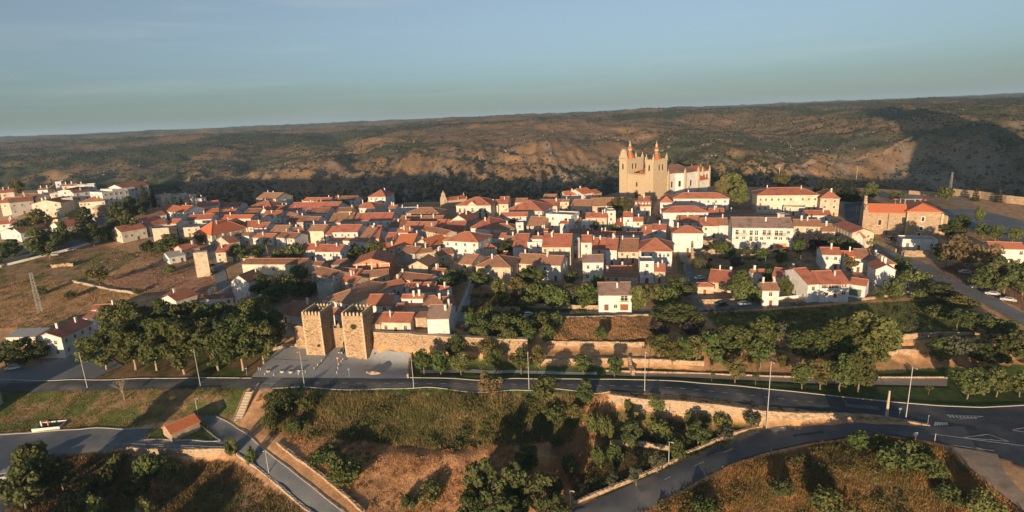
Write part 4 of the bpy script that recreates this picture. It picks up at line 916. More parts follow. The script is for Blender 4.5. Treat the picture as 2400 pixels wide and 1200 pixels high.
# ---- the two gate towers
def gate_tower(pl,pr,topy,label,D=8.6,seed=1):
    a=P(*pl,1.0);b_=P(*pr,1.0); u=np.array([.985,-.17]); W=abs((b_-a)[:2]@u); n=np.array([.17,.985])
    mid=(a+b_)/2; h=10.
    for h in np.arange(8,20,.05):
        if proj(np.r_[mid[:2],1.0+h])[1]<topy: break
    c=np.r_[mid[:2]+n*D/2,1.0]; root=empty('gate_tower',c,math.atan2(u[1],u[0])); tag(root,label,'tower','towers of the town gate')
    b=MB(); rough_box(b,-W/2,W/2,-D/2,D/2,-2.5,h-1.0,seed=seed); b.build('shaft',GATE_ST,root)
    b=MB(); t=.55
    b.box(-W/2,W/2,-D/2,-D/2+t,h-1.0,h); b.box(-W/2,W/2,D/2-t,D/2,h-1.0,h); b.box(-W/2,-W/2+t,-D/2+t,D/2-t,h-1.0,h); b.box(W/2-t,W/2,-D/2+t,D/2-t,h-1.0,h); b.build('parapet',GATE_ST,root)
    b=MB(); merlon(b,0,0,0,.66,.5,1.35); me=b.mesh('merlon',CATH_ST)
    for y in (-D/2+t/2,D/2-t/2):
        for i in range(6): inst('merlon',me,root,(-W/2+.36+(W-.72)*i/5,y,h+.003))
    for x in (-W/2+t/2,W/2-t/2):
        for i in range(1,8): inst('merlon',me,root,(x,-D/2+.36+(D-.72)*i/8,h+.003),(.75,1.2,1))
    # dressed quoins up the corners
    for sx in (-1,1):
        b=MB(); r=random.Random(seed)
        for k in range(int((h+1)/.6)):
            L=.75 if k%2 else .45; x=sx*W/2; b.box(min(x,x-sx*L),max(x,x-sx*L)+0,-D/2-.06,-D/2+.3,-1+k*.6,-1+k*.6+.54)
        b.build('quoins',CATH_ST,root)
    return root,W,D,h
GT1=gate_tower((720,832),(762,834),739,'left tower of the town gate, battlemented, sunlit stone front')
GT2=gate_tower((813,833),(858,838),741,'right tower of the town gate with a bush growing on its face',seed=2)
def wall_bush(root,x,z,r_,n,seed,W,D):
    r=random.Random(seed); b=MB()
    for i in range(n):
        a=r.uniform(0,6.28); q=r.random()**.5*r_; x_=x+math.cos(a)*q; z_=z+math.sin(a)*q*.8; y_=-D/2-.1-r.random()*(.6*(1-q/r_)+.1); s=r.uniform(.12,.25)
        d1=np.array([r.uniform(-1,1),r.uniform(-1,1),r.uniform(-1,1)]);d2=np.array([r.uniform(-1,1),r.uniform(-1,1),r.uniform(-1,1)]); p=np.array([x_,y_,z_])
        b.face([p-d1*s,p+d2*s,p+d1*s,p-d2*s])
    return b
LEAFM=mat('ivy_leaf',(.05,.075,.02),(.09,.12,.035),3,.8)
o=empty('wall_shrub',GT2[0].location,GT2[0].rotation_euler[2]); tag(o,'green bush growing out of the right gate tower face','shrub')
wall_bush(o,.2,GT2[3]-3.6,1.0,220,3,GT2[1],GT2[2]).build('foliage',LEAFM,o)
o=empty('wall_shrub',GT1[0].location,GT1[0].rotation_euler[2]); tag(o,'small dry weed low on the left gate tower face','shrub')
wall_bush(o,1.5,3.6,.5,60,5,GT1[1],GT1[2]).build('foliage',LEAFM,o)
# ---- curtain with the gate arch between them
a=GT1[0].matrix_basis@Vector((GT1[1]/2,2.6,0)); b_=GT2[0].matrix_basis@Vector((-GT2[1]/2,2.6,0))
c=(a+b_)/2; LW=(b_-a).length; rz=math.atan2((b_-a).y,(b_-a).x)
root=empty('gate_curtain',(c.x,c.y,1.2),rz); tag(root,'battlemented wall with pointed gate arch between the two towers','gate')
b=MB(); ax=LW*.16; aw=1.15; hh=7.2; zs=1.9; t=1.0
def arch(k): 
    f=k/6.; return (ax-aw+2*aw*f, zs+1.55*math.sin(math.pi*min(1,max(0,f)))**.75)
for Y,fl_ in ((-t,0),(t,1)):
    q=[(-LW/2-.4,Y,-2),(ax-aw,Y,-2),(ax-aw,Y,hh),(-LW/2-.4,Y,hh)]; b.face(q if not fl_ else q[::-1])
    q=[(ax+aw,Y,-2),(LW/2+.4,Y,-2),(LW/2+.4,Y,hh),(ax+aw,Y,hh)]; b.face(q if not fl_ else q[::-1])
    for k in range(6):
        p0,p1=arch(k),arch(k+1); q=[(p0[0],Y,p0[1]),(p1[0],Y,p1[1]),(p1[0],Y,hh),(p0[0],Y,hh)]; b.face(q if not fl_ else q[::-1])
b.face([(-LW/2-.4,-t,hh),(LW/2+.4,-t,hh),(LW/2+.4,t,hh),(-LW/2-.4,t,hh)])
b.face([(ax-aw,t,-2),(ax-aw,-t,-2),(ax-aw,-t,zs),(ax-aw,t,zs)]); b.face([(ax+aw,-t,-2),(ax+aw,t,-2),(ax+aw,t,zs),(ax+aw,-t,zs)])
for k in range(6):
    p0,p1=arch(k),arch(k+1); b.face([(p0[0],t,p0[1]),(p0[0],-t,p0[1]),(p1[0],-t,p1[1]),(p1[0],t,p1[1])])
b.build('wall',GATE_ST,root)
b=MB()
for k in range(6):
    p0,p1=arch(k),arch(k+1); g=1.16
    e=lambda p:(ax+(p[0]-ax)*g*1.04,zs+(p[1]-zs)*g)
    q0,q1=e(p0),e(p1); b.face([(p0[0],-t-.06,p0[1]),(p1[0],-t-.06,p1[1]),(q1[0],-t-.06,q1[1]),(q0[0],-t-.06,q0[1])]); b.face([(q0[0],-t-.06,q0[1]),(q1[0],-t-.06,q1[1]),(q1[0],-t,q1[1]),(q0[0],-t,q0[1])])
b.build('arch_surround',CATH_ST,root)
b=MB(); merlon(b,0,0,0,1.0,.6,1.7); me=b.mesh('merlon',GATE_ST)
for i in range(4): inst('merlon',me,root,(-LW/2+.5+(LW-1.0)*i/3,-t+.35,hh+.003))
# ------------------------------------------------------------------ walls along lines
def wall_line(name,base,tops,th,m,label,cat='wall',seed=0,rough=.12,step=1.6,below=1.2,coping=None,cap=.0,lean=0.0):
    r=random.Random(seed+11); base=[np.array(p,float) for p in base]; L=[0]
    for i in range(len(base)-1): L.append(L[-1]+np.linalg.norm((base[i+1]-base[i])[:2]))
    n=max(2,int(L[-1]/step)+1); S=np.linspace(0,L[-1],n)
    B=np.stack([np.interp(S,L,[p[k] for p in base]) for k in range(3)],1); Tz=np.interp(S,L,tops)
    dB=np.gradient(B[:,:2],axis=0); dB/=np.linalg.norm(dB,axis=1)[:,None]; N=np.stack([-dB[:,1],dB[:,0]],1)
    c=B[len(B)//2].copy(); root=empty(name,c); tag(root,label,cat)
    b=MB(); rows=4; Pn=[];Pb=[]
    for i in range(n):
        tz_=Tz[i]+r.uniform(-rough,rough); z0=B[i,2]-below; fr=[];bk=[]
        for k in range(rows+1):
            z=z0+(tz_-z0)*k/rows; j=r.uniform(-rough,rough)*.8 if rough>.03 else 0
            q=B[i,:2]+N[i]*(j+lean*k/rows); fr.append((q[0]-c[0],q[1]-c[1],z-c[2])); q=B[i,:2]+N[i]*(th+lean*k/rows); bk.append((q[0]-c[0],q[1]-c[1],z-c[2]))
        Pn.append(fr);Pb.append(bk)
    for i in range(n-1):
        for k in range(rows):
            b.face([Pn[i][k],Pn[i+1][k],Pn[i+1][k+1],Pn[i][k+1]]); b.face([Pb[i+1][k],Pb[i][k],Pb[i][k+1],Pb[i+1][k+1]])
        b.face([Pn[i][rows],Pn[i+1][rows],Pb[i+1][rows],Pb[i][rows]])
    for i in (0,n-1):
        for k in range(rows):
            q=[Pb[i][k],Pn[i][k],Pn[i][k+1],Pb[i][k+1]]; b.face(q if i==0 else q[::-1])
    b.build('masonry',m,root)
    if coping is not None:
        cb=MB()
        for i in range(n-1):
            def o_(p,s,dz): return (p[0]+s[0],p[1]+s[1],p[2]+dz)
            w0=-N[i]*.12; w1=-N[i+1]*.12
            A=[o_(Pn[i][rows],w0,.01),o_(Pn[i+1][rows],w1,.01),o_(Pb[i+1][rows],-w1,.01),o_(Pb[i][rows],-w0,.01)]; U=[(x,y,z+.18) for x,y,z in A]
            cb.face(U)
            for k in range(4): cb.face([A[k],A[(k+1)%4],U[(k+1)%4],U[k]])
        cb.build('coping',coping,root)
    return root
WC=mat('wall_coping',(.42,.33,.25),(.52,.42,.32),1.5,.9)
W,tp=WL['town']; wall_line('town_wall',W,[t+1.6 for t in tp],1.6,GATE_ST,'tall rubble town wall running right from the gate','wall',1,.14,coping=WC)
W,tp=WL['terrace_low']; wall_line('terrace_wall',W,[t+.15 for t in tp],.7,PALE_ST,'lower terrace wall above the park lawn','wall',2,.1)
W,tp=WL['terrace_up']; wall_line('terrace_wall',W,[t+.3 for t in tp],.7,PALE_ST,'upper terrace wall below the dry orange field','wall',3,.12)
W,tp=WL['retain']; wall_line('retaining_wall',W,[t+.35 for t in tp],.7,PALE_ST,'long pale retaining wall between the two roads','wall',4,.08,coping=None)
W,tp=WL['plaza']; wall_line('retaining_wall',W,[t+.2 for t in tp],.6,PALE_ST,'pale block wall under the edge of the parking square','wall',5,.04)
W,tp=WL['right_up']; wall_line('terrace_wall',W,[t+.3 for t in tp],.7,PALE_ST,'upper garden wall behind the little square on the right','wall',6,.14)
W,tp=WL['right_low']; wall_line('terrace_wall',W,[t+.2 for t in tp],.7,PALE_ST,'low sunlit wall beside the little square on the right','wall',7,.08)
def gwall(name,pix,h,th,m,label,seed=0,rough=.06,step=2.,coping=None,cat='wall',below=.8):
    B=[G(*q) for q in pix]; return wall_line(name,B,[p[2]+h for p in B],th,m,label,cat,seed,rough,step,below,coping)
WHITEW=mat('white_painted_wall',(.7,.68,.64),(.8,.78,.74),.8,.9,c3=(.5,.48,.44),s3=.4)
gwall('stone_parapet',[(1345,1186),(1420,1155),(1500,1122),(1560,1096),(1590,1082)],.95,.6,PALE_ST,'stone parapet along the lower road, near part',20,.1)
gwall('stone_parapet',[(1612,1066),(1680,1036),(1740,1014),(1790,1004)],.8,.6,PALE_ST,'stone parapet along the lower road, far part',21,.1)
gwall('white_wall',[(-30,634),(80,607),(160,587),(240,566)],1.1,.3,WHITEW,'long white parapet beside the street on the left',22,.0)
gwall('stone_wall',[(170,662),(215,672),(260,682),(320,690)],1.0,.6,DRYST,'loose stone field wall across the dry grass on the left',23,.2)
gwall('stone_wall',[(648,1042),(690,1075),(740,1110),(800,1160),(850,1206)],.8,.7,PALE_ST,'pale dry-stone wall along the right of the descending path',24,.16)
gwall('stone_wall',[(552,1066),(600,1100),(650,1140),(700,1185),(740,1215)],.6,.6,DRYST,'low stone edge along the left of the descending path',25,.12)
gwall('garden_wall',[(528,604),(560,612),(598,608)],2.2,.3,mat('cream_wall',(.6,.5,.36),(.7,.6,.46),.8,.9,c3=(.5,.4,.3),s3=.6),'cream garden wall left of the long cream shed',26,.03)
gwall('lane_wall',[(1062,775),(1078,735),(1095,700),(1108,665)],2.4,.3,WALL['w'],'white wall along the left of the walled lane',27,.03)
gwall('garden_wall',[(1236,722),(1300,724),(1350,726),(1402,727)],1.7,.5,PALE_ST,'stone garden wall left of the grey-roofed house on the lane',28,.1)
gwall('lane_edge',[(1200,752),(1300,745),(1360,746),(1440,744),(1520,740)],.7,.5,PALE_ST,'low stone edge of the lane above the dry field',29,.1)
gwall('garden_wall',[(1639,712),(1680,712),(1722,710)],1.6,.4,PALE_ST,'stone garden wall beside the green lawn on the lane',30,.08)
gwall('garden_wall',[(1810,704),(1850,700),(1880,698)],1.0,.3,WHITEW,'low white wall left of the large farmhouse',31,.02)
gwall('lane_edge',[(2020,704),(2070,698),(2130,688),(2170,680)],.8,.5,PALE_ST,'stone edge of the lane above the green field',32,.1)
gwall('stone_wall',[(2232,458),(2300,466),(2360,476),(2420,482)],4.5,.9,CONV_ST,'long stone wall above the hill car park',33,.12)
gwall('stone_wall',[(2130,455),(2170,458),(2200,460)],2.6,.8,CONV_ST,'broken stone wall behind the cafe pavilion',34,.25)
gwall('stone_wall',[(2046,568),(2075,580),(2098,592)],1.6,.5,CONV_ST,'stone wall at the top of the valley street',35,.12)
gwall('park_kerb_wall',[(1420,871),(1600,876),(1800,884),(1900,887),(2050,887),(2222,887)],.5,.4,PALE_ST,'low pale wall edging the park walk',36,.03)
gwall('bus_wall',[(958,886),(962,852),(966,835)],1.3,.5,PALE_ST,'short stone wall at the right side of the gate plaza',37,.08)
gwall('stone_wall',[(1488,880),(1482,872),(1478,850)],1.8,.9,WALL_ST,'rough stone stub between two park trees',38,.2)
gwall('stone_wall',[(640,822),(672,814),(700,814)],1.2,.6,WALL_ST,'broken stone wall left of the gate towers',39,.3)
gwall('town_wall_stub',[(697,817),(712,818),(722,818)],8.,1.4,GATE_ST,'ragged end of the town wall left of the left gate tower',40,.35,step=1.2)
gwall('garden_terrace',[(1430,1045),(1500,1047),(1568,1058)],1.4,.5,PALE_ST,'short sunlit terrace wall in the olive garden',41,.15)
gwall('park_wall',[(2240,935),(2360,880),(2400,850)],.4,.4,PALE_ST,'x',42) if False else None
# ---- the cathedral
cc=G(1530,469); root=empty('cathedral',(cc[0],cc[1],cc[2]),math.atan2(.6,.8)); tag(root,'twin-towered granite cathedral with white nave above the town','cathedral')
TH=27.0
def cath_tower(y0,y1,bell,TD=15):
    tw=MB().box(0,TD,y0,y1,-5,TH).build('tower',CATH_ST,root)
    for z,e in ((TH-.5,.45),(TH*.62,.2),(TH*.33,.2)): MB().box(-e,TD+e,y0-e,y1+e,z,z+.5).build('cornice',CATH_ST,tw)
    b=MB(); b.box(0,TD,y0,y0+.5,TH,TH+.6); b.box(0,TD,y1-.5,y1,TH,TH+.6); b.box(0,.5,y0+.5,y1-.5,TH,TH+.6); b.box(TD-.5,TD,y0+.5,y1-.5,TH,TH+.6); b.build('parapet',CATH_ST,tw)
    for sx in (.4,TD-.4):
        for sy in (y0+.4,y1-.4):
            b=MB(); b.box(sx-.6,sx+.6,sy-.6,sy+.6,TH,TH+2.2); b.frustum(sx,sy,TH+2.2,TH+2.7,.8,.4,8); b.frustum(sx,sy,TH+2.7,TH+5.0,.4,0.01,8); b.build('pinnacle',CATH_ST,tw)
    cx,cy=7.5,(y0+y1)/2; s2=math.pi/4
    d=MB(); d.frustum(cx,cy,TH+.3,TH+3.9,3.6,1.7,8,rot=math.pi/8); dm=d.build('dome',ROOF['o'],tw)
    d=MB(); d.frustum(cx,cy,TH+4.1,TH+7.4,1.55,1.5,8,rot=math.pi/8); ln=d.build('lantern',CATH_ST,tw)
    d=MB(); d.frustum(cx,cy,TH+7.4,TH+9.0,2.1,1.0,8,rot=math.pi/8); d.build('lantern_cap',ROOF['o'],tw)
    d=MB(); d.frustum(cx,cy,TH+9.0,TH+10.6,.85,.75,8); d.frustum(cx,cy,TH+10.6,TH+11.3,.95,.4,8); d.frustum(cx,cy,TH+11.3,TH+13.6,.35,.02,6); d.build('finial',CATH_ST,tw)
    for a_ in range(8):
        an=a_*math.pi/4; 
        if math.cos(an+.64)*0+1: 
            o=MB().box(-.3,.3,-.06,.06,-.9,.9).build('lantern_opening',GLASS,tw); o.location=(cx+1.5*math.cos(an),cy+1.5*math.sin(an),TH+5.3); o.rotation_euler=(0,0,an+math.pi/2)
    # belfry openings on the right-hand face and the front
    for fx,fy,rz in ((6.0,y0-.02,0),(9.6,y0-.02,0),(-.02,cy,-math.pi/2)):
        b=MB(); b.box(-.65,.65,-.05,.1,-2,1.4); 
        for k in range(6):
            a0,a1=math.pi*k/6,math.pi*(k+1)/6; b.face([(0,-.05,1.4),(.65*math.cos(a0),-.05,1.4+.65*math.sin(a0)),(.65*math.cos(a1),-.05,1.4+.65*math.sin(a1))])
        o=b.build('belfry_opening',GLASS,tw); o.location=(fx,fy,TH-5.0); o.rotation_euler=(0,0,rz)
        b=MB(); b.box(-.95,-.65,-.15,.1,-2.2,1.5); b.box(.65,.95,-.15,.1,-2.2,1.5); b.box(-1.0,1.0,-.2,.1,-2.5,-2.2); o2=b.build('belfry_surround',CATH_ST,tw); o2.location=(fx,fy,TH-5.0); o2.rotation_euler=(0,0,rz)
    if bell:
        b=MB(); b.box(.1,1.4,y0+1.0,y1-1.2,TH+1.0,TH+6.0); b.box(.2,1.3,y0+1.8,y1-2.0,TH+6.0,TH+7.4); b.build('bellcote',CATH_ST,tw)
cath_tower(0,7,False); cath_tower(24,31,True,18)
fc=MB().box(1.2,15,7,24,-5,16.5).build('facade',CATH_ST,root)
b=MB()
merlon(b,0,0,0,.8,.6,1.5); me=b.mesh('merlon',CATH_ST)
for i in range(11): inst('merlon',me,fc,(1.5,7.7+15.6*i/10,16.5),rz=math.pi/2)
b=MB(); b.box(-.05,.2,-1.6,1.6,0,4.6); b.box(-.05,.2,-1.1,1.1,4.6,5.6); o=b.build('portal',WOOD,fc); o.location=(1.15,15.5,0)
b=MB(); b.box(-.35,.3,-2.6,-1.6,0,5.2); b.box(-.35,.3,1.6,2.6,0,5.2); b.box(-.35,.3,-2.6,2.6,5.7,6.4); o=b.build('portal_surround',CATH_ST,fc); o.location=(1.15,15.5,0)
b=MB(); b.box(-.06,.2,-.6,.6,0,3.2); o=b.build('facade_window',GLASS,fc); o.location=(1.15,15.5,8.2)
b=MB(); slab(b,[(3,7,16.8),(3,15.5,19.6),(13,15.5,19.6),(13,7,16.8)],.25); slab(b,[(3,15.5,19.6),(3,24,16.8),(13,24,16.8),(13,15.5,19.6)],.25); b.build('facade_roof',ROOF['o'],fc)
nv=MB().box(15,47,1.2,29.8,-5,16.4).build('nave',WALL['w'],root)
b=MB(); slab(b,[(15,.6,16.5),(47.3,.6,16.5),(47.3,15.5,20.8),(15,15.5,20.8)],.25); slab(b,[(47.3,30.4,16.5),(15,30.4,16.5),(15,15.5,20.8),(47.3,15.5,20.8)],.25); b.build('nave_roof',ROOF['b'],nv)
tb=MB(); tb.prism([(26.5,1.2),(31,-3),(47,-3),(47,1.2)],-5,16.1); ts=tb.build('transept',WALL['w'],root)
b=MB(); slab(b,[(26.0,1.3,16.2),(30.8,-3.5,16.2),(33,8,18.9)],.2); slab(b,[(30.8,-3.5,16.2),(47.4,-3.5,16.2),(47.4,8,18.9),(33,8,18.9)],.2); b.build('transept_roof',ROOF['b'],ts)
for x,y in ((17.6,1.2),(31.2,-3),(47,-3)):
    b=MB(); b.box(x-.8,x+.8,y-1.3,y+.1,-5,15.8); b.box(x-.6,x+.6,y-1.0,y+.2,15.8,17.6); b.frustum(x,y-.4,17.6,19.8,.7,.02,4,rot=math.pi/4); b.build('buttress',CATH_ST,nv)
def tallwin(par,x,y,z,rz=0.0):
    o=MB().box(-.75,.75,-.05,.1,-2,2).build('window',GLASS,par); o.location=(x,y,z); o.rotation_euler=(0,0,rz)
    b=MB(); b.box(-1.05,-.75,-.12,.1,-2.3,2.3); b.box(.75,1.05,-.12,.1,-2.3,2.3); b.box(-.75,.75,-.12,.1,2,2.3); b.box(-.75,.75,-.12,.1,-2.3,-2); b.build('window_surround',CATH_ST,o)
tallwin(nv,22,1.17,8.5); tallwin(ts,38.5,-3.03,8.2); tallwin(ts,28.6,-.8,8.5,math.atan2(-4.2,4.5))
ch=MB().box(47,70,3,25,-5,14.2).build('choir',WALL['w'],root)
b=MB(); slab(b,[(47,2.5,14.3),(70.4,2.5,14.3),(70.4,14,17.8),(47,14,17.8)],.25); slab(b,[(70.4,25.5,14.3),(47,25.5,14.3),(47,14,17.8),(70.4,14,17.8)],.25); b.build('choir_roof',ROOF['o'],ch)
for x,y in ((61,2.6),(70,2.6),(70.4,11),(70.4,19)):
    b=MB(); b.box(x-.55,x+.55,y-.55,y+.55,-5,15.0); b.frustum(x,y,15.0,16.4,.75,.45,6); b.frustum(x,y,16.4,18.6,.45,.02,6); b.build('buttress',CATH_ST,ch)
for x in (63.5,67.2): tallwin(ch,x,2.97,9.5)
sc_=MB().box(47,60,-3,3,-5,9.0).build('sacristy',WALL['w'],root)
b=MB(); slab(b,[(47,-3.5,9),(60.5,-3.5,9),(58,2.9,11.8),(47,2.9,11.8)],.25); slab(b,[(60.5,-3.5,9),(60.5,3,9),(58,2.9,11.8)],.25); b.build('sacristy_roof',ROOF['o'],sc_)
# ---- small stone church with a bell gable
cc=G(1046,487); root=empty('small_church',(cc[0],cc[1],cc[2]),math.atan2(.55,.83)); root.scale=(.85,.8,.66); tag(root,'small granite church with pinnacled bell gable left of the town hall','church')
f=MB().box(0,1.4,0,11,-3,8.5).build('facade',CATH_ST,root)
b=MB(); b.box(.1,1.3,2,9,8.5,10.6); b.box(.1,1.3,2.8,4.6,10.6,13.6); b.box(.1,1.3,6.4,8.2,10.6,13.6); b.box(.1,1.3,2.8,8.2,13.6,14.6); b.box(.1,1.3,4.4,6.6,14.6,16.0); b.frustum(.7,5.5,16,18.4,.5,.02,4); b.build('bell_gable',CATH_ST,f)
b=MB(); b.frustum(.7,5.5,11,12.4,.75,.45,10); b.build('bell',IRON,f)
for y,z in ((.6,8.5),(10.4,8.5),(2.4,10.6),(8.6,10.6)):
    b=MB(); b.box(.3,1.1,y-.4,y+.4,z,z+1.0); b.frustum(.7,y,z+1.0,z+3.2,.4,.02,6); b.build('pinnacle',CATH_ST,f)
n_=MB().box(1.4,20,.6,10.4,-3,7.2).build('nave',CATH_ST,root)
b=MB(); slab(b,[(1.4,.1,7.2),(20.4,.1,7.2),(20.4,5.5,10.2),(1.4,5.5,10.2)],.25); slab(b,[(20.4,10.9,7.2),(1.4,10.9,7.2),(1.4,5.5,10.2),(20.4,5.5,10.2)],.25); b.build('roof',ROOF['r'],n_)
for x,y,z in ((20,.4,7),(12,.4,7),(20,5.5,10.2),(20,10.6,7)):
    b=MB(); b.box(x-.35,x+.35,y-.35,y+.35,z,z+1.4); b.frustum(x,y,z+1.4,z+3.4,.35,.02,6); b.build('pinnacle',CATH_ST,n_)
# ---- the stone convent church on the right
a=P(*RP('F',590,820),11.2); q=P(*RP('F',1045,838),11.2); u=(q-a)[:2]; LN=np.linalg.norm(u); u/=LN
root=empty('convent_church',(a[0],a[1],11.2),math.atan2(u[1],u[0])); tag(root,'stone convent church with orange-red roof on the right','church')
HN=11.5; DN=11.0
nv=MB().box(0,LN,0,DN,-3,HN).build('nave',CONV_ST,root)
b=MB(); slab(b,[(1,-.5,HN-.1),(LN+.5,-.5,HN-.1),(LN+.5,DN/2,HN+3.4),(1,DN/2,HN+3.4)],.25); slab(b,[(LN+.5,DN+.5,HN-.1),(1,DN+.5,HN-.1),(1,DN/2,HN+3.4),(LN+.5,DN/2,HN+3.4)],.25); b.build('roof',ROOF['o'],nv)
b=MB(); b.box(-.9,1.1,-.5,DN+.5,-3,HN+1); b.box(-.7,.9,1,DN-1,HN+1,HN+3); b.box(-.6,.8,3.4,DN-3.4,HN+3,HN+5.0); b.box(-.5,.7,4.2,DN-4.2,HN+5,HN+7.2); b.build('facade',CONV_ST,root)
for y in (0.2,DN-.2): 
    b=MB(); b.box(-.5,.7,y-.6,y+.6,HN+1,HN+2.2); b.frustum(.1,y,HN+2.2,HN+4,.55,.05,6); b.build('pinnacle',CONV_ST,root)
TW=13.2
ts=MB().box(LN,LN+TW,-1.6,DN+4,-4,HN+1.2).build('transept',CONV_ST,root)
b=MB(); zz=HN+1.1; rg=HN+4.2; A=(LN+TW*.5,3.6,rg);B=(LN+TW*.5,DN+1,rg); p=[(LN-.5,-2.1,zz),(LN+TW+.5,-2.1,zz),(LN+TW+.5,DN+4.5,zz),(LN-.5,DN+4.5,zz)]
for q_ in ([p[0],p[1],A],[p[1],p[2],B,A],[p[2],p[3],B],[p[3],p[0],A,B]): slab(b,q_,.2)
b.build('transept_roof',ROOF['o'],ts)
b=MB(); b.box(LN+TW+.0,LN+TW+.9,-2.2,-.8,-4,HN+.4); b.box(LN-.02,LN+.5,-2.0,-1.0,-4,HN+.4); b.build('quoins',CATH_ST,ts)
for x,z,w_,h_,pr,y in ((6.3,6.5,1.2,2.4,nv,-.02),(15.8,8.2,1.5,2.4,nv,-.02),(LN+6.4,9.0,1.0,2.0,ts,-1.62),(LN+6.2,4.6,1.1,1.5,ts,-1.62),(LN+5.6,1.2,1.1,2.4,ts,-1.62)):
    o=MB().box(-w_/2,w_/2,-.05,.1,-h_/2,h_/2).build('window',GLASS,pr); o.location=(x,y,z)
    b=MB(); e=.35; b.box(-w_/2-e,-w_/2,-.14,.1,-h_/2-e,h_/2+e); b.box(w_/2,w_/2+e,-.14,.1,-h_/2-e,h_/2+e); b.box(-w_/2,w_/2,-.14,.1,h_/2,h_/2+e); b.box(-w_/2,w_/2,-.14,.1,-h_/2-e,-h_/2); b.build('window_surround',SHUTW if pr is ts else CATH_ST,o)
o=MB().box(-.12,.12,-.2,0,-2,HN-.3).build('downpipe',IRON,nv); o.location=(9.6,-.02,0)
# ------------------------------------------------------------------ trees
LEAF=attr_mat('foliage','leaf',.75,0,1,1,0,transl=.42,rand=.24,world=False)
BARK=mat('bark',(.15,.115,.085),(.26,.2,.15),3,.95,.4,8)
PALEBARK=mat('pale_bark',(.3,.22,.15),(.45,.34,.24),3,.95,.3,8)
def leaf_mesh(name,lobes,n,size,cols,seed,flat=0.0):
    """lobes: (x,y,z,rx,ry,rz). leaf-sized quads spread over and inside the lobes"""
    g=np.random.default_rng(seed); L=np.array(lobes,float); vol=(L[:,3]*L[:,4]+L[:,4]*L[:,5]+L[:,3]*L[:,5]); k=g.choice(len(L),n,p=vol/vol.sum())
    d=g.normal(size=(n,3)); d/=np.linalg.norm(d,axis=1)[:,None]; rad=.62+.42*g.random(n)**.7
    p=L[k,:3]+d*L[k,3:]*rad[:,None]
    nr=d+g.normal(size=(n,3))*.5; nr[:,2]+=.1; nr/=np.linalg.norm(nr,axis=1)[:,None]
    t=np.cross(nr,g.normal(size=(n,3))); t/=np.linalg.norm(t,axis=1)[:,None]; b=np.cross(nr,t)
    s=size*(.6+.8*g.random(n))[:,None]
    V=np.stack([p-t*s,p-b*s*.7,p+t*s,p+b*s*.7],1).reshape(-1,3)
    F=np.arange(n*4).reshape(-1,4)
    lc=g.random(len(L)); c0,c1=np.array(cols[0]),np.array(cols[1]); mix=np.clip(.55*lc[k]+.5*g.random(n),0,1)[:,None]
    c=(c0*(1-mix)+c1*mix)*(.8+.4*g.random(n))[:,None]
    if len(cols)>2:
        h=g.random(n)<cols[3]; c[h]=np.array(cols[2])*(.8+.4*g.random(h.sum()))[:,None]
    return np_mesh(name,V,F,LEAF,np.repeat(c,4,axis=0),attr='leaf')
def broad_lobes(seed,nl,H0,H1,Wd,r0=.2,r1=.34,top=1.0):
    """uneven crown of lobes between heights H0..H1, total width Wd"""
    r=random.Random(seed); out=[]; cz=(H0+H1)/2; hz=(H1-H0)/2; R_=Wd/2
    while len(out)<nl:
        a=r.uniform(0,6.283); q=r.random()**.55; e=r.uniform(-1,1)
        x=math.cos(a)*q; y=math.sin(a)*q; 
        if x*x+y*y+e*e>1.0 or x*x+y*y+e*e<.18: continue
        rr_=Wd*r.uniform(r0,r1)*.5
        out.append((x*(R_-rr_*.8),y*(R_-rr_*.8),cz+e*(hz-rr_*.6)*(top if e>0 else 1),rr_*r.uniform(.9,1.25),rr_*r.uniform(.9,1.25),rr_*r.uniform(.65,.95)))
    return out
def trunk_mesh(name,H,r0,limbs,m,seed):
    r=random.Random(seed); b=MB(); x=y=0; z=0; pr=(0,0,-.4); rad=r0
    n=3
    for i in range(n):
        q=(pr[0]+r.uniform(-.15,.15),pr[1]+r.uniform(-.15,.15),H*(i+1)/n); b.tube(pr,q,rad,rad*.82,7); pr=q; rad*=.82
    for i in range(limbs):
        a=6.283*i/limbs+r.uniform(-.4,.4); L=H*r.uniform(.55,1.0); e=r.uniform(.5,1.1)
        z0=H*r.uniform(.72,1.0); p0=(pr[0]*.8,pr[1]*.8,z0); p1=(p0[0]+math.cos(a)*L*math.cos(e)*.6,p0[1]+math.sin(a)*L*math.cos(e)*.6,z0+L*math.sin(e)*.6)
        p2=(p1[0]+math.cos(a+.3)*L*.45,p1[1]+math.sin(a+.3)*L*.45,p1[2]+L*.4); b.tube(p0,p1,rad*.7,rad*.45,5); b.tube(p1,p2,rad*.45,rad*.15,5)
    return b.mesh(name,m)
GRN=[(.11,.13,.042),(.19,.205,.075)]; DKG=[(.085,.105,.04),(.15,.165,.065)]; OLV=[(.11,.12,.075),(.165,.165,.105)]; YLG=[(.13,.12,.045),(.2,.17,.07)]; DRYC=[(.2,.155,.075),(.3,.22,.12)]; LIM=[(.1,.135,.04),(.15,.18,.06)]; RED=[(.16,.05,.02),(.22,.08,.03)]; PUR=[(.075,.06,.06),(.11,.085,.08)]
PROTO={}
def add_proto(kind,crowns,trunk,H,Wd): PROTO[kind]=(crowns,trunk,H,Wd)
def B_(kind,seed0,nl,H0,H1,Wd,n,size,cols,tr,nvar=3,r0=.2,r1=.34):
    add_proto(kind,[leaf_mesh(kind+'_crown',broad_lobes(seed0+i,nl,H0,H1,Wd,r0,r1),n,size,cols,seed0+50+i) for i in range(nvar)],tr,H1,Wd)
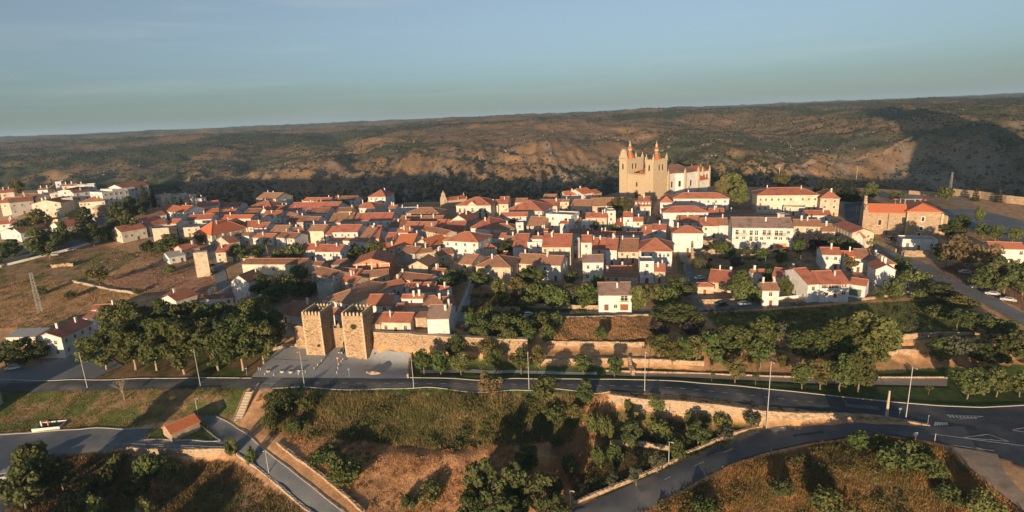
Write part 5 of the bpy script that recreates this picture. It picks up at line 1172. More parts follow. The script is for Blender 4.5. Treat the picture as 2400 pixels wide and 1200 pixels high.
TR1=trunk_mesh('trunk',4.2,.3,5,PALEBARK,1); TR2=trunk_mesh('trunk',2.8,.16,4,BARK,2); TR3=trunk_mesh('trunk',1.2,.12,4,BARK,3); TR4=trunk_mesh('trunk',4.5,.25,6,BARK,4)
B_('plane',100,36,1.6,14,10.5,3600,.36,[(.095,.112,.038),(.17,.18,.066)],TR1,4,.2,.32)
B_('park',120,22,1.2,7,6.4,1900,.27,GRN,TR2,4,.26,.42)
B_('big',140,30,1.5,12,10,3200,.38,GRN,TR4,4,.2,.34)
B_('bush',160,17,.0,2.7,5.0,1000,.2,GRN,None,6,.16,.42)
B_('darkbush',170,17,.0,2.7,5.0,1000,.2,DKG,None,5,.16,.42)
B_('dark',180,26,1.0,10,8.5,2600,.36,DKG,TR4,3,.22,.36)
B_('olive',200,14,1.0,4.2,4.6,1100,.2,OLV,TR3,3,.28,.44)
B_('yellow',210,18,1.6,7,6,1600,.26,YLG,TR2,2,.26,.4)
B_('drytree',220,30,2.0,12,14,3600,.34,DRYC,TR4,2,.16,.28)
B_('lime',230,12,.6,4,4.2,900,.24,LIM,TR3,3,.28,.44)
B_('reddish',240,14,.8,7,6,1200,.27,RED,TR2,1,.26,.4)
B_('purple',250,14,.4,4,5,1000,.24,PUR,TR3,2,.26,.4)
B_('sapling',260,5,1.3,3,1.4,160,.14,GRN,trunk_mesh('trunk',1.5,.05,3,BARK,9),2,.4,.6)
def conifer(seed,H,Wd,n,layers,droop=.1):
    r=random.Random(seed); L=[]
    for i in range(layers):
        f=i/(layers-1); z=H*(.08+.88*f); rad=Wd/2*(1-f)**.8+.15; m=max(2,int(7*(1-f))+2)
        for k in range(m):
            a=6.283*k/m+r.uniform(-.4,.4); q=rad*r.uniform(.45,.75); L.append((math.cos(a)*q,math.sin(a)*q,z-q*droop+r.uniform(-.2,.2),rad*.45,rad*.45,H/layers*.42))
    return L
TR5=trunk_mesh('trunk',6,.2,0,BARK,11)
add_proto('cedar',[leaf_mesh('cedar_crown',conifer(300+i,13,10,0,9,.05),2800,.3,[(.05,.065,.035),(.085,.095,.05)],310+i) for i in range(2)],TR5,13,10)
add_proto('fir',[leaf_mesh('fir_crown',conifer(320,9,4.6,0,8,.3),1500,.22,[(.06,.07,.035),(.1,.1,.045)],330)],TR5,9,4.6)
add_proto('cypress',[leaf_mesh('cypress_crown',[(random.Random(i).uniform(-.4,.4),random.Random(i+9).uniform(-.4,.4),.8+i*.9,1.5*(1-abs(i-4)/11),1.5*(1-abs(i-4)/11),.9) for i in range(12)],1600,.22,[(.05,.055,.025),(.09,.085,.04)],340)],TR5,12,3.4)
def palm_mesh():
    b=MB(); r=random.Random(5); V=[];F=[];Cc=[]
    for i in range(22):
        a=6.283*i/22+r.uniform(-.1,.1); e=r.uniform(-.2,1.2); pr=np.array([0,0,4.6])
        for s in range(6):
            d=np.array([math.cos(a)*math.cos(e),math.sin(a)*math.cos(e),math.sin(e)]); q=pr+d*.45; sd_=np.array([-math.sin(a),math.cos(a),0])*.22*(1-s/7); k=len(V)
            V+= [pr-sd_,pr+sd_,q+sd_*.9,q-sd_*.9]; F.append((k,k+1,k+2,k+3)); Cc+= [(.07,.085,.03)]*4; pr=q; e-=.32
    return np_mesh('palm_crown',np.array(V),np.array(F),LEAF,np.array(Cc),attr='leaf')
_pb=MB(); _pb.tube((0,0,-.4),(0,0,4.6),.28,.2,8); add_proto('palm',[palm_mesh()],_pb.mesh('trunk',BARK),6,5)
def bare_mesh():
    b=MB(); r=random.Random(8)
    def br(p,d,L,rad,dep):
        q=p+d*L; b.tube(p,q,rad,rad*.65,5 if dep<2 else 3)
        if dep>=5: return
        for k in range(3 if dep<3 else 2):
            v=d+np.array([r.uniform(-.75,.75),r.uniform(-.75,.75),r.uniform(-.15,.5)]); v/=np.linalg.norm(v); br(q,v,L*r.uniform(.62,.82),rad*.6,dep+1)
    br(np.array([0,0,-.3]),np.array([0,.0,1.]),2.4,.22,0); return b.mesh('branches',mat('grey_branch',(.2,.15,.12),(.3,.23,.18),3,.95))
BARE=bare_mesh()
_tc=[0]
def tree(kind,px,py,topy,wpx,label,group=None,name=None):
    g=G(px,py); Z=(g-CAM)@_fw; ppm=F/Z
    h=1.0
    for h in np.arange(.8,26,.1):
        if proj(g+np.array([0,0,h]))[1]<=topy: break
    # far side of the crown leans a little over the trunk in the view from above, so heights read a bit smaller
    w_=wpx/ppm; crowns,trunk,H,Wd=PROTO[kind]; _tc[0]+=1; i=_tc[0]
    r=random.Random(i*17+3)
    nm=name or ('shrub' if kind in('bush','darkbush') else 'palm_tree' if kind=='palm' else 'tree')
    root=empty(nm,(g[0],g[1],g[2]-.1),r.uniform(0,6.28)); tag(root,label,'palm' if kind=='palm' else 'shrub' if nm=='shrub' else 'tree',group)
    k1,k2=(r.uniform(.8,1.3),r.uniform(.8,1.3)) if nm=='shrub' else (r.uniform(.92,1.08),r.uniform(.92,1.08))
    sc=(w_/Wd*k1,w_/Wd*k2,h/H)
    o=inst('crown',crowns[i%len(crowns)],root,(0,0,0),sc)
    if trunk is not None: inst('trunk',trunk,root,(0,0,0),(min(1.6,h/H*1.0),min(1.6,h/H*1.0),h/H))
    return root
ORD=['first','second','third','fourth','fifth','sixth','seventh','eighth','ninth','tenth','eleventh','twelfth','thirteenth','fourteenth','fifteenth','sixteenth','seventeenth','eighteenth']
def grove(base,group,items):
    items=sorted(items,key=lambda t:t[1])
    for i,(k,px,py,ty,wp) in enumerate(items):
        lab=base if len(items)==1 else '%s, %s from the left'%(base,ORD[i] if i<len(ORD) else 'number %d'%(i+1))
        tree(k,px,py,ty,wp,lab,group if len(items)>1 else None)
grove('tall plane tree in the front row of the roadside park','park plane trees',[('plane',250,866,762,108),('plane',318,866,745,108),('plane',368,868,742,100),('plane',433,876,735,118),('plane',512,868,740,114),('plane',570,868,735,118),('plane',618,852,738,84)])
grove('plane tree in the back row of the roadside park','park plane trees',[('plane',292,826,700,95),('plane',345,822,698,98),('plane',400,820,700,95),('plane',455,818,702,95),('plane',510,818,700,98),('plane',562,816,698,98),('plane',612,812,692,95),('plane',646,815,718,60)])
grove('tree at the left edge beside the shed with the metal roof','left edge trees',[('dark',15,858,800,62),('dark',58,856,793,78),('dark',95,850,798,55)])
grove('small round park tree right of the gate plaza','park trees',[('park',994,877,814,54),('lime',1034,878,822,48),('park',1081,878,824,52),('dark',1072,852,780,48),('yellow',1142,856,787,50),('park',1162,872,812,48),('park',1222,876,818,62),('sapling',1130,876,848,14),('yellow',1264,864,806,38)])
grove('round tree on the park lawn beside the rough stone stub','park trees by the stub',[('park',1366,876,832,52),('lime',1440,883,835,48)])
grove('tree on the park lawn below the terraces','park lawn trees',[('sapling',1668,894,866,16),('yellow',1722,898,836,56),('sapling',1771,903,870,18),('park',1780,866,795,62),('park',1688,866,815,52),('yellow',1833,867,830,30)])
grove('tree of the dense clump beside the main road','roadside clump trees',[('park',1880,912,850,58),('yellow',1923,913,842,64),('park',1968,918,832,78),('big',2010,920,812,70)])
grove('large tree of the big clump above the park walk','big clump trees',[('big',1898,852,762,95),('big',1958,845,745,125),('big',2030,842,724,125),('big',2070,850,748,70),('dark',1985,862,795,90),('park',2048,868,798,58)])
grove('tree of the clump left of the big one','left clump trees',[('big',1722,842,752,90),('big',1782,838,746,92),('olive',1832,806,757,52),('lime',1662,842,776,72),('yellow',1632,852,786,62)])
grove('tree in the dark garden behind the little square','dark garden trees',[('dark',2200,850,790,62),('olive',2240,850,783,80),('dark',2296,848,798,74),('dark',2372,846,768,85),('dark',2335,860,815,60)])
grove('tree on the lawn at the right road bend','road bend trees',[('park',2265,935,860,92),('park',2334,930,860,66),('park',2390,930,864,66),('sapling',2176,926,900,16)])
grove('tree below the kerb of the main road','kerb trees',[('drytree',1152,940,868,66),('park',1278,948,878,70),('dark',1372,948,888,52)])
grove('bush hanging on the long pale retaining wall','wall bushes',[('bush',1472,966,936,28),('bush',1537,962,925,42)])
grove('tree of the dark thicket at the bottom of the photo','thicket trees',[('dark',1140,1215,1072,95),('dark',1210,1215,1085,95),('dark',1282,1215,1098,92),('dark',1236,1125,1036,62),('darkbush',1332,1115,1058,44),('dark',1110,1260,1150,90),('dark',1200,1270,1160,110),('dark',1300,1265,1160,90)])
grove('bush or olive in the garden under the retaining wall','under-wall garden trees',[('olive',1490,1138,1088,38),('olive',1432,1150,1108,36),('olive',1540,1108,1056,44),('bush',1590,1076,1030,46),('dark',1636,1046,985,62),('bush',1618,1004,966,34),('bush',1652,1006,970,34),('bush',1692,1008,970,44),('olive',1762,1006,964,46),('dark',1480,1050,985,54),('bush',1550,1036,985,54),('bush',1420,1032,972,44),('olive',1700,1036,1000,50),('bush',1400,1090,1040,44),('bush',1445,1085,1040,36),('darkbush',1580,1050,1010,50)])
grove('shrub beside the descending path','path shrubs',[('bush',546,1066,1026,38),('bush',588,1086,1044,30)])
grove('dark tree at the lower left beside the parked cars','lower left trees',[('dark',100,1160,1034,105),('dark',62,1195,1085,85),('dark',150,1150,1080,60)])
grove('shrub in the shaded garden at the lower left','lower left shrubs',[('bush',358,1112,1058,66),('darkbush',250,1140,1090,80),('darkbush',310,1160,1120,70),('bush',230,1215,1160,60),('darkbush',400,1120,1085,50),('bush',340,1220,1165,60),('darkbush',180,1200,1150,60),('bush',270,1090,1060,50)])
grove('bush on the dry field beside the ploughed patch','field bushes',[('yellow',235,672,622,50),('bush',396,640,620,28),('bush',100,690,670,30),('bush',165,700,680,30),('bush',320,690,674,18)])
grove('tree in front of the old houses above the ploughed field','field edge trees',[('dark',400,592,548,64),('darkbush',345,594,562,44),('bush',430,586,560,40),('yellow',472,574,545,30),('bush',375,590,566,40)])
grove('garden tree of the new town on the left','new town trees',[('yellow',100,545,487,50),('dark',60,552,510,44),('dark',118,606,532,82),('dark',30,604,560,62),('dark',5,626,562,50),('bush',152,566,515,34),('fir',190,548,488,26),('dark',208,540,482,34),('dark',285,530,470,50),('dark',312,515,458,40),('dark',302,556,500,56),('bush',270,560,512,44),('dark',222,578,522,50),('bush',250,566,530,50),('yellow',45,462,420,34),('bush',80,560,530,40),('dark',330,520,475,40),('bush',180,560,535,30)])
grove('tall dark cypress among the houses on the left','cypresses',[('cypress',344,492,430,26),('cypress',364,490,436,15),('fir',395,492,458,20),('fir',428,492,456,20)])
grove('tree in the palm garden left of the four-window house','palm garden trees',[('dark',560,612,570,52),('palm',628,600,556,44),('bush',600,606,578,50),('darkbush',690,612,565,60),('bush',655,612,580,44),('lime',545,606,580,36)])
grove('dark shrub in the walled orchard below the long cream shed','orchard shrubs',[('dark',612,702,640,62),('bush',662,692,640,56),('dark',704,700,648,66),('dark',640,715,668,54),('bush',702,652,618,44),('darkbush',585,690,655,40),('darkbush',730,690,660,40)])
grove('garden tree beside the white roadside annex in mid town','mid town trees',[('dark',832,606,574,44),('bush',872,600,564,48),('palm',850,612,582,34),('bush',815,612,588,36),('bush',905,595,575,34)])
grove('lone tree among the back-row roofs','back row trees',[('bush',805,490,464,30),('fir',932,476,440,24)])
grove('tree in the yard left of the walled lane','yard trees',[('bush',1060,668,628,48),('dark',1046,688,645,52),('bush',1082,660,628,36),('bush',1036,646,610,34)])
grove('tree in the small courtyard in mid town','courtyard trees',[('dark',1186,596,562,44),('bush',1170,590,568,34)])
grove('round tree among the central roofs below the cathedral','central roof trees',[('lime',1392,540,518,28),('yellow',1440,505,464,38),('yellow',1466,504,462,42),('lime',1447,545,524,36),('bush',1200,530,510,24)])
grove('garden tree between the walled lane and the grey-roofed house','lane garden trees',[('dark',1126,682,630,54),('bush',1172,690,650,48),('big',1242,682,618,76),('yellow',1212,700,648,62),('bush',1262,708,654,64),('lime',1296,712,662,58),('olive',1342,710,660,66),('lime',1374,724,664,72),('bush',1312,724,680,56),('yellow',1178,726,690,44),('bush',1400,690,642,48),('darkbush',1340,668,634,44),('bush',1240,722,690,44)])
grove('garden tree right of the grey-roofed house on the lane','right lane trees',[('bush',1492,726,664,48),('yellow',1512,716,668,40),('bush',1548,706,662,54),('big',1592,700,650,78),('bush',1566,716,672,60),('lime',1505,700,676,30)])
grove('flat-topped tree on the slope below the lane','slope trees',[('dark',1560,758,712,84),('dark',1604,762,710,76),('bush',1634,768,728,56)])
grove('bush on the slope above the town wall','wall slope bushes',[('bush',1142,768,712,54),('dark',1172,782,734,64),('bush',1222,782,738,64),('dark',1130,796,744,54),('bush',1264,772,732,64),('bush',1302,766,728,44),('bush',1190,806,764,44),('lime',1242,806,768,46),('bush',1284,796,758,46),('lime',1102,770,730,34),('yellow',1095,745,715,30),('dark',1210,758,722,40)])
grove('bush beside the dry orange field','orange field bushes',[('lime',1408,796,768,40),('yellow',1545,838,782,64),('lime',1602,848,790,54),('yellow',1576,856,800,54),('bush',1640,820,786,54),('purple',1545,790,750,50),('purple',1620,790,752,50)])
grove('shrub in the gardens between ruins and farmhouse','right garden shrubs',[('bush',1682,600,562,44),('lime',1712,604,578,26),('olive',1752,608,574,34),('lime',1784,616,580,34),('lime',1868,598,558,34),('purple',1892,586,548,46),('purple',1922,584,544,50),('olive',1952,588,553,44),('bush',1986,592,558,44),('bush',2036,578,546,34),('bush',1832,618,586,30),('purple',1652,620,592,40),('purple',1725,628,600,40),('olive',1640,628,600,40)])
grove('tree around the small brown-roofed house on the lane','small house trees',[('big',1732,700,632,68),('bush',1748,708,652,54),('bush',1800,668,628,36),('bush',1838,698,644,36),('bush',1782,708,668,44),('olive',1700,690,660,40)])
grove('tree around the white gable-fronted house by the valley street','valley street trees',[('yellow',1992,648,602,36),('bush',2092,698,648,50),('bush',2142,672,628,54),('bush',2112,636,600,44),('bush',2060,700,676,40)])
grove('tree of the shaded garden right of the valley street','right edge trees',[('drytree',2266,640,546,118),('dark',2216,622,566,64),('dark',2322,628,584,56),('dark',2352,692,600,96),('dark',2396,692,608,76),('dark',2302,680,618,64)])
grove('shrub in the hollow below the valley street','hollow shrubs',[('dark',2202,702,662,74),('yellow',2254,732,690,76),('dark',2272,770,728,64),('dark',2314,782,734,64),('dark',2242,770,722,54),('darkbush',2356,790,745,54),('bush',2150,702,676,44),('bush',2200,745,715,50)])
grove('tree between the convent church and the car park','convent trees',[('bush',2206,552,510,40),('dark',2232,560,518,54),('park',2302,560,522,38),('park',2332,566,526,38),('park',2372,570,532,40),('dark',2252,540,502,44),('lime',2292,528,482,24),('bush',2190,540,505,36)])
grove('fir above the long stone wall on the right','wall firs',[('fir',2285,470,430,18),('fir',2340,474,432,18),('bush',2212,472,436,40),('bush',2100,470,448,30)])
grove('large tree at the right side of the cathedral','cathedral trees',[('drytree',1690,478,412,48),('big',1716,472,393,64),('big',1732,488,425,46),('reddish',1734,474,428,22)])
grove('conifer behind the cream school','school conifers',[('cedar',1928,462,402,62),('cedar',1962,466,410,66),('cedar',1994,470,418,54),('big',2036,478,426,44),('yellow',1830,446,404,42)])
grove('shrub on the bank between the steps and the dry-stone wall','bank shrubs',[('darkbush',662,968,926,60),('bush',722,962,928,66),('bush',636,1010,962,44),('bush',760,1080,1044,84),('bush',815,1124,1084,84),('darkbush',790,1100,1056,60),('bush',700,1010,978,50)])
grove('shrub on the orange slope in the middle foreground','orange slope shrubs',[('bush',1012,1168,1134,70),('darkbush',962,1188,1158,56),('bush',1395,1020,962,56),('bush',1300,990,952,60),('yellow',1350,990,945,36)])
grove('shrub on the rusty mound at the lower right','mound shrubs',[('lime',2010,1056,1012,54),('bush',2062,1054,1014,56),('bush',2105,1098,1040,90),('darkbush',2134,1074,1030,60),('bush',1950,1205,1152,90),('darkbush',1830,1160,1122,70),('bush',2300,1205,1150,100),('bush',2190,1120,1072,66),('bush',1650,1205,1170,60),('bush',2230,1180,1140,60)])
# bare tree by the main road
g=G(292,937); root=empty('tree',(g[0],g[1],g[2]),.6); tag(root,'leafless grey tree standing on the lawn below the main road','tree'); inst('branches',BARE,root,(0,0,0),(1.0,1.0,.9))
# ------------------------------------------------------------------ wild grass and scrub
GRASS=attr_mat('wild_grass','leaf',.85,0,1,1,0,transl=.25,world=True)
def scatter(poly,n,seed):
    g=np.random.default_rng(seed); pl=np.array(poly); x0,y0=pl.min(0);x1,y1=pl.max(0); m=int(n*3)
    # spread evenly over the ground: sample the world box of the patch
    W=np.array([G(*q) for q in poly]); wx0,wy0=W[:,:2].min(0)-3; wx1,wy1=W[:,:2].max(0)+3
    X=g.uniform(wx0,wx1,m);Y=g.uniform(wy0,wy1,m); Z=TZ(X,Y); px,py=projN(X,Y,Z); k=inpoly(px,py,poly)
    X,Y,Z=X[k][:n],Y[k][:n],Z[k][:n]; return X,Y,Z,g
def tufts(name,poly,n,h0,h1,cols,label,seed,blades=6,wid=.10,spread=.35,mask=None):
    X,Y,Z,g=scatter(poly,n,seed)
    if mask is not None:
        k=mask(X,Y,g); X,Y,Z=X[k],Y[k],Z[k]
    m=len(X); T_=m*blades
    bx=np.repeat(X,blades)+g.normal(size=T_)*spread; by=np.repeat(Y,blades)+g.normal(size=T_)*spread; bz=np.repeat(Z,blades)-.05
    cl=fbm(X/7,Y/7,3,seed)*.5+.5; cl=np.clip((cl-.25)/.5,0,1)
    h=np.repeat((h0+(h1-h0)*g.random(m))*(.6+.8*fbm(X/5,Y/5,2,seed+3).clip(-.4,.6)+.2),blades)*(.6+.6*g.random(T_)); h=np.clip(h,.12,None)
    a=g.uniform(0,6.283,T_); w_=wid*(.6+.8*g.random(T_)); lean=g.normal(size=(T_,2))*.28*h[:,None]
    A=np.stack([bx-np.cos(a)*w_,by-np.sin(a)*w_,bz],1);B=np.stack([bx+np.cos(a)*w_,by+np.sin(a)*w_,bz],1)
    Cc=np.stack([bx+lean[:,0],by+lean[:,1],bz+h],1)
    V=np.stack([A,B,Cc],1).reshape(-1,3); Fq=np.arange(T_*3).reshape(-1,3)
    c0,c1=np.array(cols[0]),np.array(cols[1]); t=np.repeat(np.clip(cl+g.normal(size=m)*.22,0,1),blades)[:,None]; c=(c0*(1-t)+c1*t)*(.75+.5*g.random(T_))[:,None]
    o=bpy.data.objects.new(name,np_mesh(name,V,Fq,GRASS,np.repeat(c,3,axis=0),attr='leaf')); link(o); tag(o,label,'grass',kind='stuff'); return o
STR=(.6,.35,.18); STR2=(.44,.25,.125); GRE=(.1,.12,.04); DKS=(.07,.075,.035); OCH=(.5,.27,.11)
tufts('tall_grass',[(620,926),(1000,929),(1400,934),(1330,1030),(1200,1045),(1000,1052),(900,1040),(640,1010)],15000,.5,1.7,[(.13,.14,.05),(.33,.24,.11)],'tall green and straw-coloured grass on the bank below the main road',1,6,.1)
tufts('dry_grass',[(640,1000),(900,1030),(1200,1040),(1330,1025),(1330,1190),(1050,1215),(850,1215)],20000,.12,.5,[STR,STR2],'short orange dry grass on the slope in the foreground',2,6,.05)
tufts('dry_grass',[(1300,940),(1430,930),(1440,1000),(1340,1150),(1290,1100)],3500,.4,1.3,[STR,(.3,.19,.08)],'dry reeds left of the olive garden',3,6,.1)
tufts('wild_grass',[(1480,1215),(1560,1180),(1720,1092),(1900,1046),(2080,1026),(2220,1052),(2300,1130),(2420,1215)],21000,.25,.95,[OCH,(.15,.13,.045)],'rusty wild grass on the mound at the lower right',4,6,.075)
tufts('garden_weeds',[(100,1066),(290,1066),(540,1082),(740,1215),(30,1215)],8000,.25,.8,[(.28,.17,.08),(.1,.1,.04)],'weeds in the shaded gardens at the lower left',5,6,.1)
tufts('dry_grass',[(-20,645),(170,660),(330,695),(220,735),(130,775),(-20,770)],9000,.15,.55,[(.4,.26,.13),(.19,.16,.07)],'dry grass on the left field around the lattice mast',6,6,.09)
tufts('dry_grass',[(1296,800),(1330,750),(1520,748),(1530,800),(1510,812)],3500,.4,1.1,[(.52,.3,.16),(.3,.2,.1)],'straw-coloured grass of the dry field below the lane',7,6,.13)
tufts('dry_grass',[(245,580),(480,565),(500,660),(330,690),(170,655)],2500,.2,.5,[(.4,.24,.14),(.24,.18,.09)],'sparse stubble around the ploughed patch on the left',8,5,.16)
tufts('lawn_weeds',[(160,915),(575,906),(560,985),(480,972),(300,1000),(10,1012),(10,925)],5000,.12,.4,[(.12,.15,.04),(.3,.22,.1)],'grass blades on the sloping lawn below the road',9,6,.08)
tufts('meadow_grass',[(1650,738),(1800,728),(2060,710),(2240,705),(2290,785),(2060,790),(1700,785)],5000,.15,.5,[(.09,.11,.04),(.14,.145,.06)],'green grass of the meadow below the farmhouse',10,5,.14)
tufts('verge_grass',[(640,909),(1400,915),(1405,925),(640,919)],3000,.12,.4,[(.1,.14,.035),(.08,.11,.03)],'bright green grass strip along the main road',11,6,.08)
tufts('verge_grass',[(2170,642),(2262,612),(2480,722),(2480,760),(2290,682)],2000,.15,.4,[(.28,.17,.09),(.2,.12,.06)],'dry verge beside the valley street',12,5,.12)
tufts('garden_weeds',[(1420,965),(1790,1006),(1600,1080),(1350,1180),(1330,1100)],5000,.25,.7,[(.06,.075,.03),(.16,.11,.05)],'weeds in the garden under the retaining wall',13,6,.1)
tufts('garden_weeds',[(1100,690),(1400,680),(1400,725),(1240,745),(1240,800),(1100,800)],5000,.25,.8,[(.06,.075,.03),(.17,.12,.06)],'weeds in the gardens above the town wall',14,6,.13)
def bushes(name,poly,n,s0,s1,cols,label,seed,leaves=46,lsz=.16,squash=.7,clump=None,cat='scrub',dots=None):
    X,Y,Z,g=scatter(poly,n,seed)
    if clump is not None:
        k=fbm(X/clump,Y/clump,3,seed)>-.02; X,Y,Z=X[k],Y[k],Z[k]
    m=len(X); N=m*leaves; S=np.repeat(s0+(s1-s0)*g.random(m)**1.6,leaves)
    d=g.normal(size=(N,3)); d/=np.linalg.norm(d,axis=1)[:,None]; d[:,2]=np.abs(d[:,2]); rad=(.55+.45*g.random(N))
    p=np.stack([np.repeat(X,leaves),np.repeat(Y,leaves),np.repeat(Z,leaves)-.05],1)+d*(S*rad)[:,None]*np.array([1,1,squash*1.3])
    nr=d+g.normal(size=(N,3))*.6; nr/=np.linalg.norm(nr,axis=1)[:,None]; t=np.cross(nr,g.normal(size=(N,3))); t/=np.linalg.norm(t,axis=1)[:,None]; b=np.cross(nr,t); s=(lsz*(.6+.8*g.random(N))*np.clip(S/s1*1.3,.6,1.6))[:,None]
    V=np.stack([p-t*s,p-b*s*.75,p+t*s,p+b*s*.75],1).reshape(-1,3); c0,c1=np.array(cols[0]),np.array(cols[1]); mx=np.clip(np.repeat(g.random(m),leaves)*.7+g.random(N)*.4,0,1)[:,None]; c=(c0*(1-mx)+c1*mx)*(.8+.4*g.random(N))[:,None]
    if dots: h=g.random(N)<dots[1]; c[h]=np.array(dots[0])
    o=bpy.data.objects.new(name,np_mesh(name,V,np.arange(N*4).reshape(-1,4),GRASS,np.repeat(c,4,axis=0),attr='leaf')); link(o); tag(o,label,cat,kind='stuff'); return o
bushes('scrub',[(620,926),(1400,934),(1330,1040),(1100,1050),(640,1020)],420,.9,2.3,[(.06,.075,.028),(.13,.13,.045)],'green scrub on the bank below the main road',31,leaves=120,lsz=.2,clump=10)
bushes('scrub',[(720,1010),(860,1060),(1020,1150),(1180,1190),(1150,1215),(960,1215),(800,1110)],200,.5,1.6,[(.07,.08,.03),(.15,.13,.05)],'low scrub on the foreground slope beside the dry-stone wall',32,clump=11)
bushes('heath',[(650,1010),(900,1035),(1330,1030),(1300,1100),(1080,1200),(860,1215)],900,.25,.9,[(.2,.12,.06),(.46,.25,.12)],'rusty dry undergrowth on the orange slope',45,leaves=36,lsz=.14,clump=8)
bushes('heath',[(600,925),(1400,932),(1400,945),(600,940)],320,.3,.8,[(.3,.17,.09),(.5,.28,.15)],'dry undergrowth along the upper edge of the bank',46,leaves=36,lsz=.13)
bushes('scrub',[(1500,1215),(1720,1096),(2080,1030),(2220,1055),(2300,1130),(2420,1215)],520,.6,1.9,[(.06,.075,.028),(.15,.12,.045)],'scrub on the mound at the lower right',33,leaves=80,lsz=.18,clump=8)
bushes('scrub',[(60,1070),(290,1070),(540,1085),(740,1215),(10,1215)],420,.5,1.5,[(.05,.065,.026),(.12,.115,.045)],'scrub in the shaded gardens at the lower left',34,clump=9)
bushes('scrub',[(1100,690),(1400,680),(1420,740),(1280,760),(1260,840),(1000,830),(1080,760)],420,.4,1.3,[(.065,.085,.03),(.15,.16,.055)],'undergrowth in the gardens above the town wall',35,clump=7)
bushes('scrub',[(1590,735),(2100,690),(2200,690),(2380,780),(2390,850),(2200,800),(1900,735),(1700,760)],420,.4,1.2,[(.06,.08,.03),(.125,.13,.05)],'undergrowth along the lane and the meadow edge',36,clump=7)
bushes('scrub',[(1580,560),(1920,575),(1920,650),(1700,680),(1600,650)],260,.4,1.2,[(.045,.055,.025),(.11,.09,.04)],'undergrowth in the gardens below the balconied building',37,clump=7)
bushes('scrub',[(-20,640),(240,575),(480,560),(500,660),(300,700),(-20,780)],220,.5,1.5,[(.05,.06,.022),(.12,.09,.035)],'low scrub on the left field',38,clump=14)
bushes('scrub',[(1425,960),(1790,1008),(1600,1085),(1350,1180),(1330,1100)],260,.5,1.3,[(.035,.05,.02),(.075,.085,.035)],'scrub in the garden under the retaining wall',39,clump=6)
bushes('scrub',[(1520,770),(1700,770),(1850,800),(1850,850),(1550,850),(1500,830)],240,.5,1.3,[(.05,.065,.022),(.12,.12,.04)],'scrub between the terraces and the tree clumps',40,clump=7)
bushes('scrub',[(2080,780),(2400,770),(2420,870),(2250,860),(2100,830)],260,.5,1.3,[(.035,.045,.02),(.1,.085,.035)],'scrub on the terraces at the right',41,clump=8)
bushes('flower_hedge',[(1440,919),(1560,922),(1700,940),(1850,960),(2050,976),(2050,981),(1850,966),(1700,947),(1560,929),(1440,926)],260,.4,.8,[(.05,.06,.02),(.1,.09,.03)],'flowering hedge along the top of the retaining wall',42,leaves=50,lsz=.11,dots=((.75,.7,.62),.05),cat='hedge')
bushes('verge_bushes',[(640,906),(1400,912),(1405,922),(640,916)],26,.3,.7,[(.06,.08,.02),(.12,.14,.04)],'little bushes along the kerb of the main road',43)
bushes('canyon_scrub',[(480,440),(900,430),(1400,425),(1480,440),(1400,462),(1000,470),(560,480)],900,1.0,2.4,[(.035,.045,.02),(.07,.07,.03)],'scrub along the canyon edge behind the town',44,leaves=40,lsz=.35) if False else None
# ---- far country: bushes and small oaks as one mass
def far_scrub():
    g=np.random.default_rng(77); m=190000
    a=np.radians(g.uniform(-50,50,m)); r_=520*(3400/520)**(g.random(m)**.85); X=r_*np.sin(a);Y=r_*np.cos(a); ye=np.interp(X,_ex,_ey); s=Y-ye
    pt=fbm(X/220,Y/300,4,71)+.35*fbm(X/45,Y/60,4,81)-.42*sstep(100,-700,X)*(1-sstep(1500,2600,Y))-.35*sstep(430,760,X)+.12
    pr=np.clip(.75-pt*1.7,.10,1)*(.4+.8*(fbm(X/30,Y/30,2,95)>0)); pr=np.maximum(pr,.85*sstep(30,60,s)*(1-sstep(430,600,s))); k=(s>12)&(g.random(m)<pr); X,Y=X[k],Y[k]; Z=TZ(X,Y); m=len(X)  # real scrub, packed thicker on the canyon wall to stand in for its shadow
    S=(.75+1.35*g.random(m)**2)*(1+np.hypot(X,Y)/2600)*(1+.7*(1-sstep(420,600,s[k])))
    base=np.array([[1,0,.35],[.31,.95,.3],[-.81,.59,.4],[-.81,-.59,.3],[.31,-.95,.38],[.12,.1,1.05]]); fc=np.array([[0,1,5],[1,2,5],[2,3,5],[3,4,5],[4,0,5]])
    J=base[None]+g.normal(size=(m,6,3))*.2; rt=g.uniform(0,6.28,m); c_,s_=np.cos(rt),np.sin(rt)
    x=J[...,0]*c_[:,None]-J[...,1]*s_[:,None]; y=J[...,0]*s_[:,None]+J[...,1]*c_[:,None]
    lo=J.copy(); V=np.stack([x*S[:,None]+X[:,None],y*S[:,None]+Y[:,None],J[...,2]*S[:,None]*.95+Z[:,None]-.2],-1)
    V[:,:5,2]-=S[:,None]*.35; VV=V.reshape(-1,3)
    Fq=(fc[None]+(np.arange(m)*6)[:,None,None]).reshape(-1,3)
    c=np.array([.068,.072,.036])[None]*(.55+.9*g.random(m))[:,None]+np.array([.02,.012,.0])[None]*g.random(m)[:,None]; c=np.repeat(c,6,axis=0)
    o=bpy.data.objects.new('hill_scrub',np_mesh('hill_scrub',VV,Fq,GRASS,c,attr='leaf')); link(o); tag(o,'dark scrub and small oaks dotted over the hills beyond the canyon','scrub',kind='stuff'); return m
print('DBG far scrub',far_scrub())
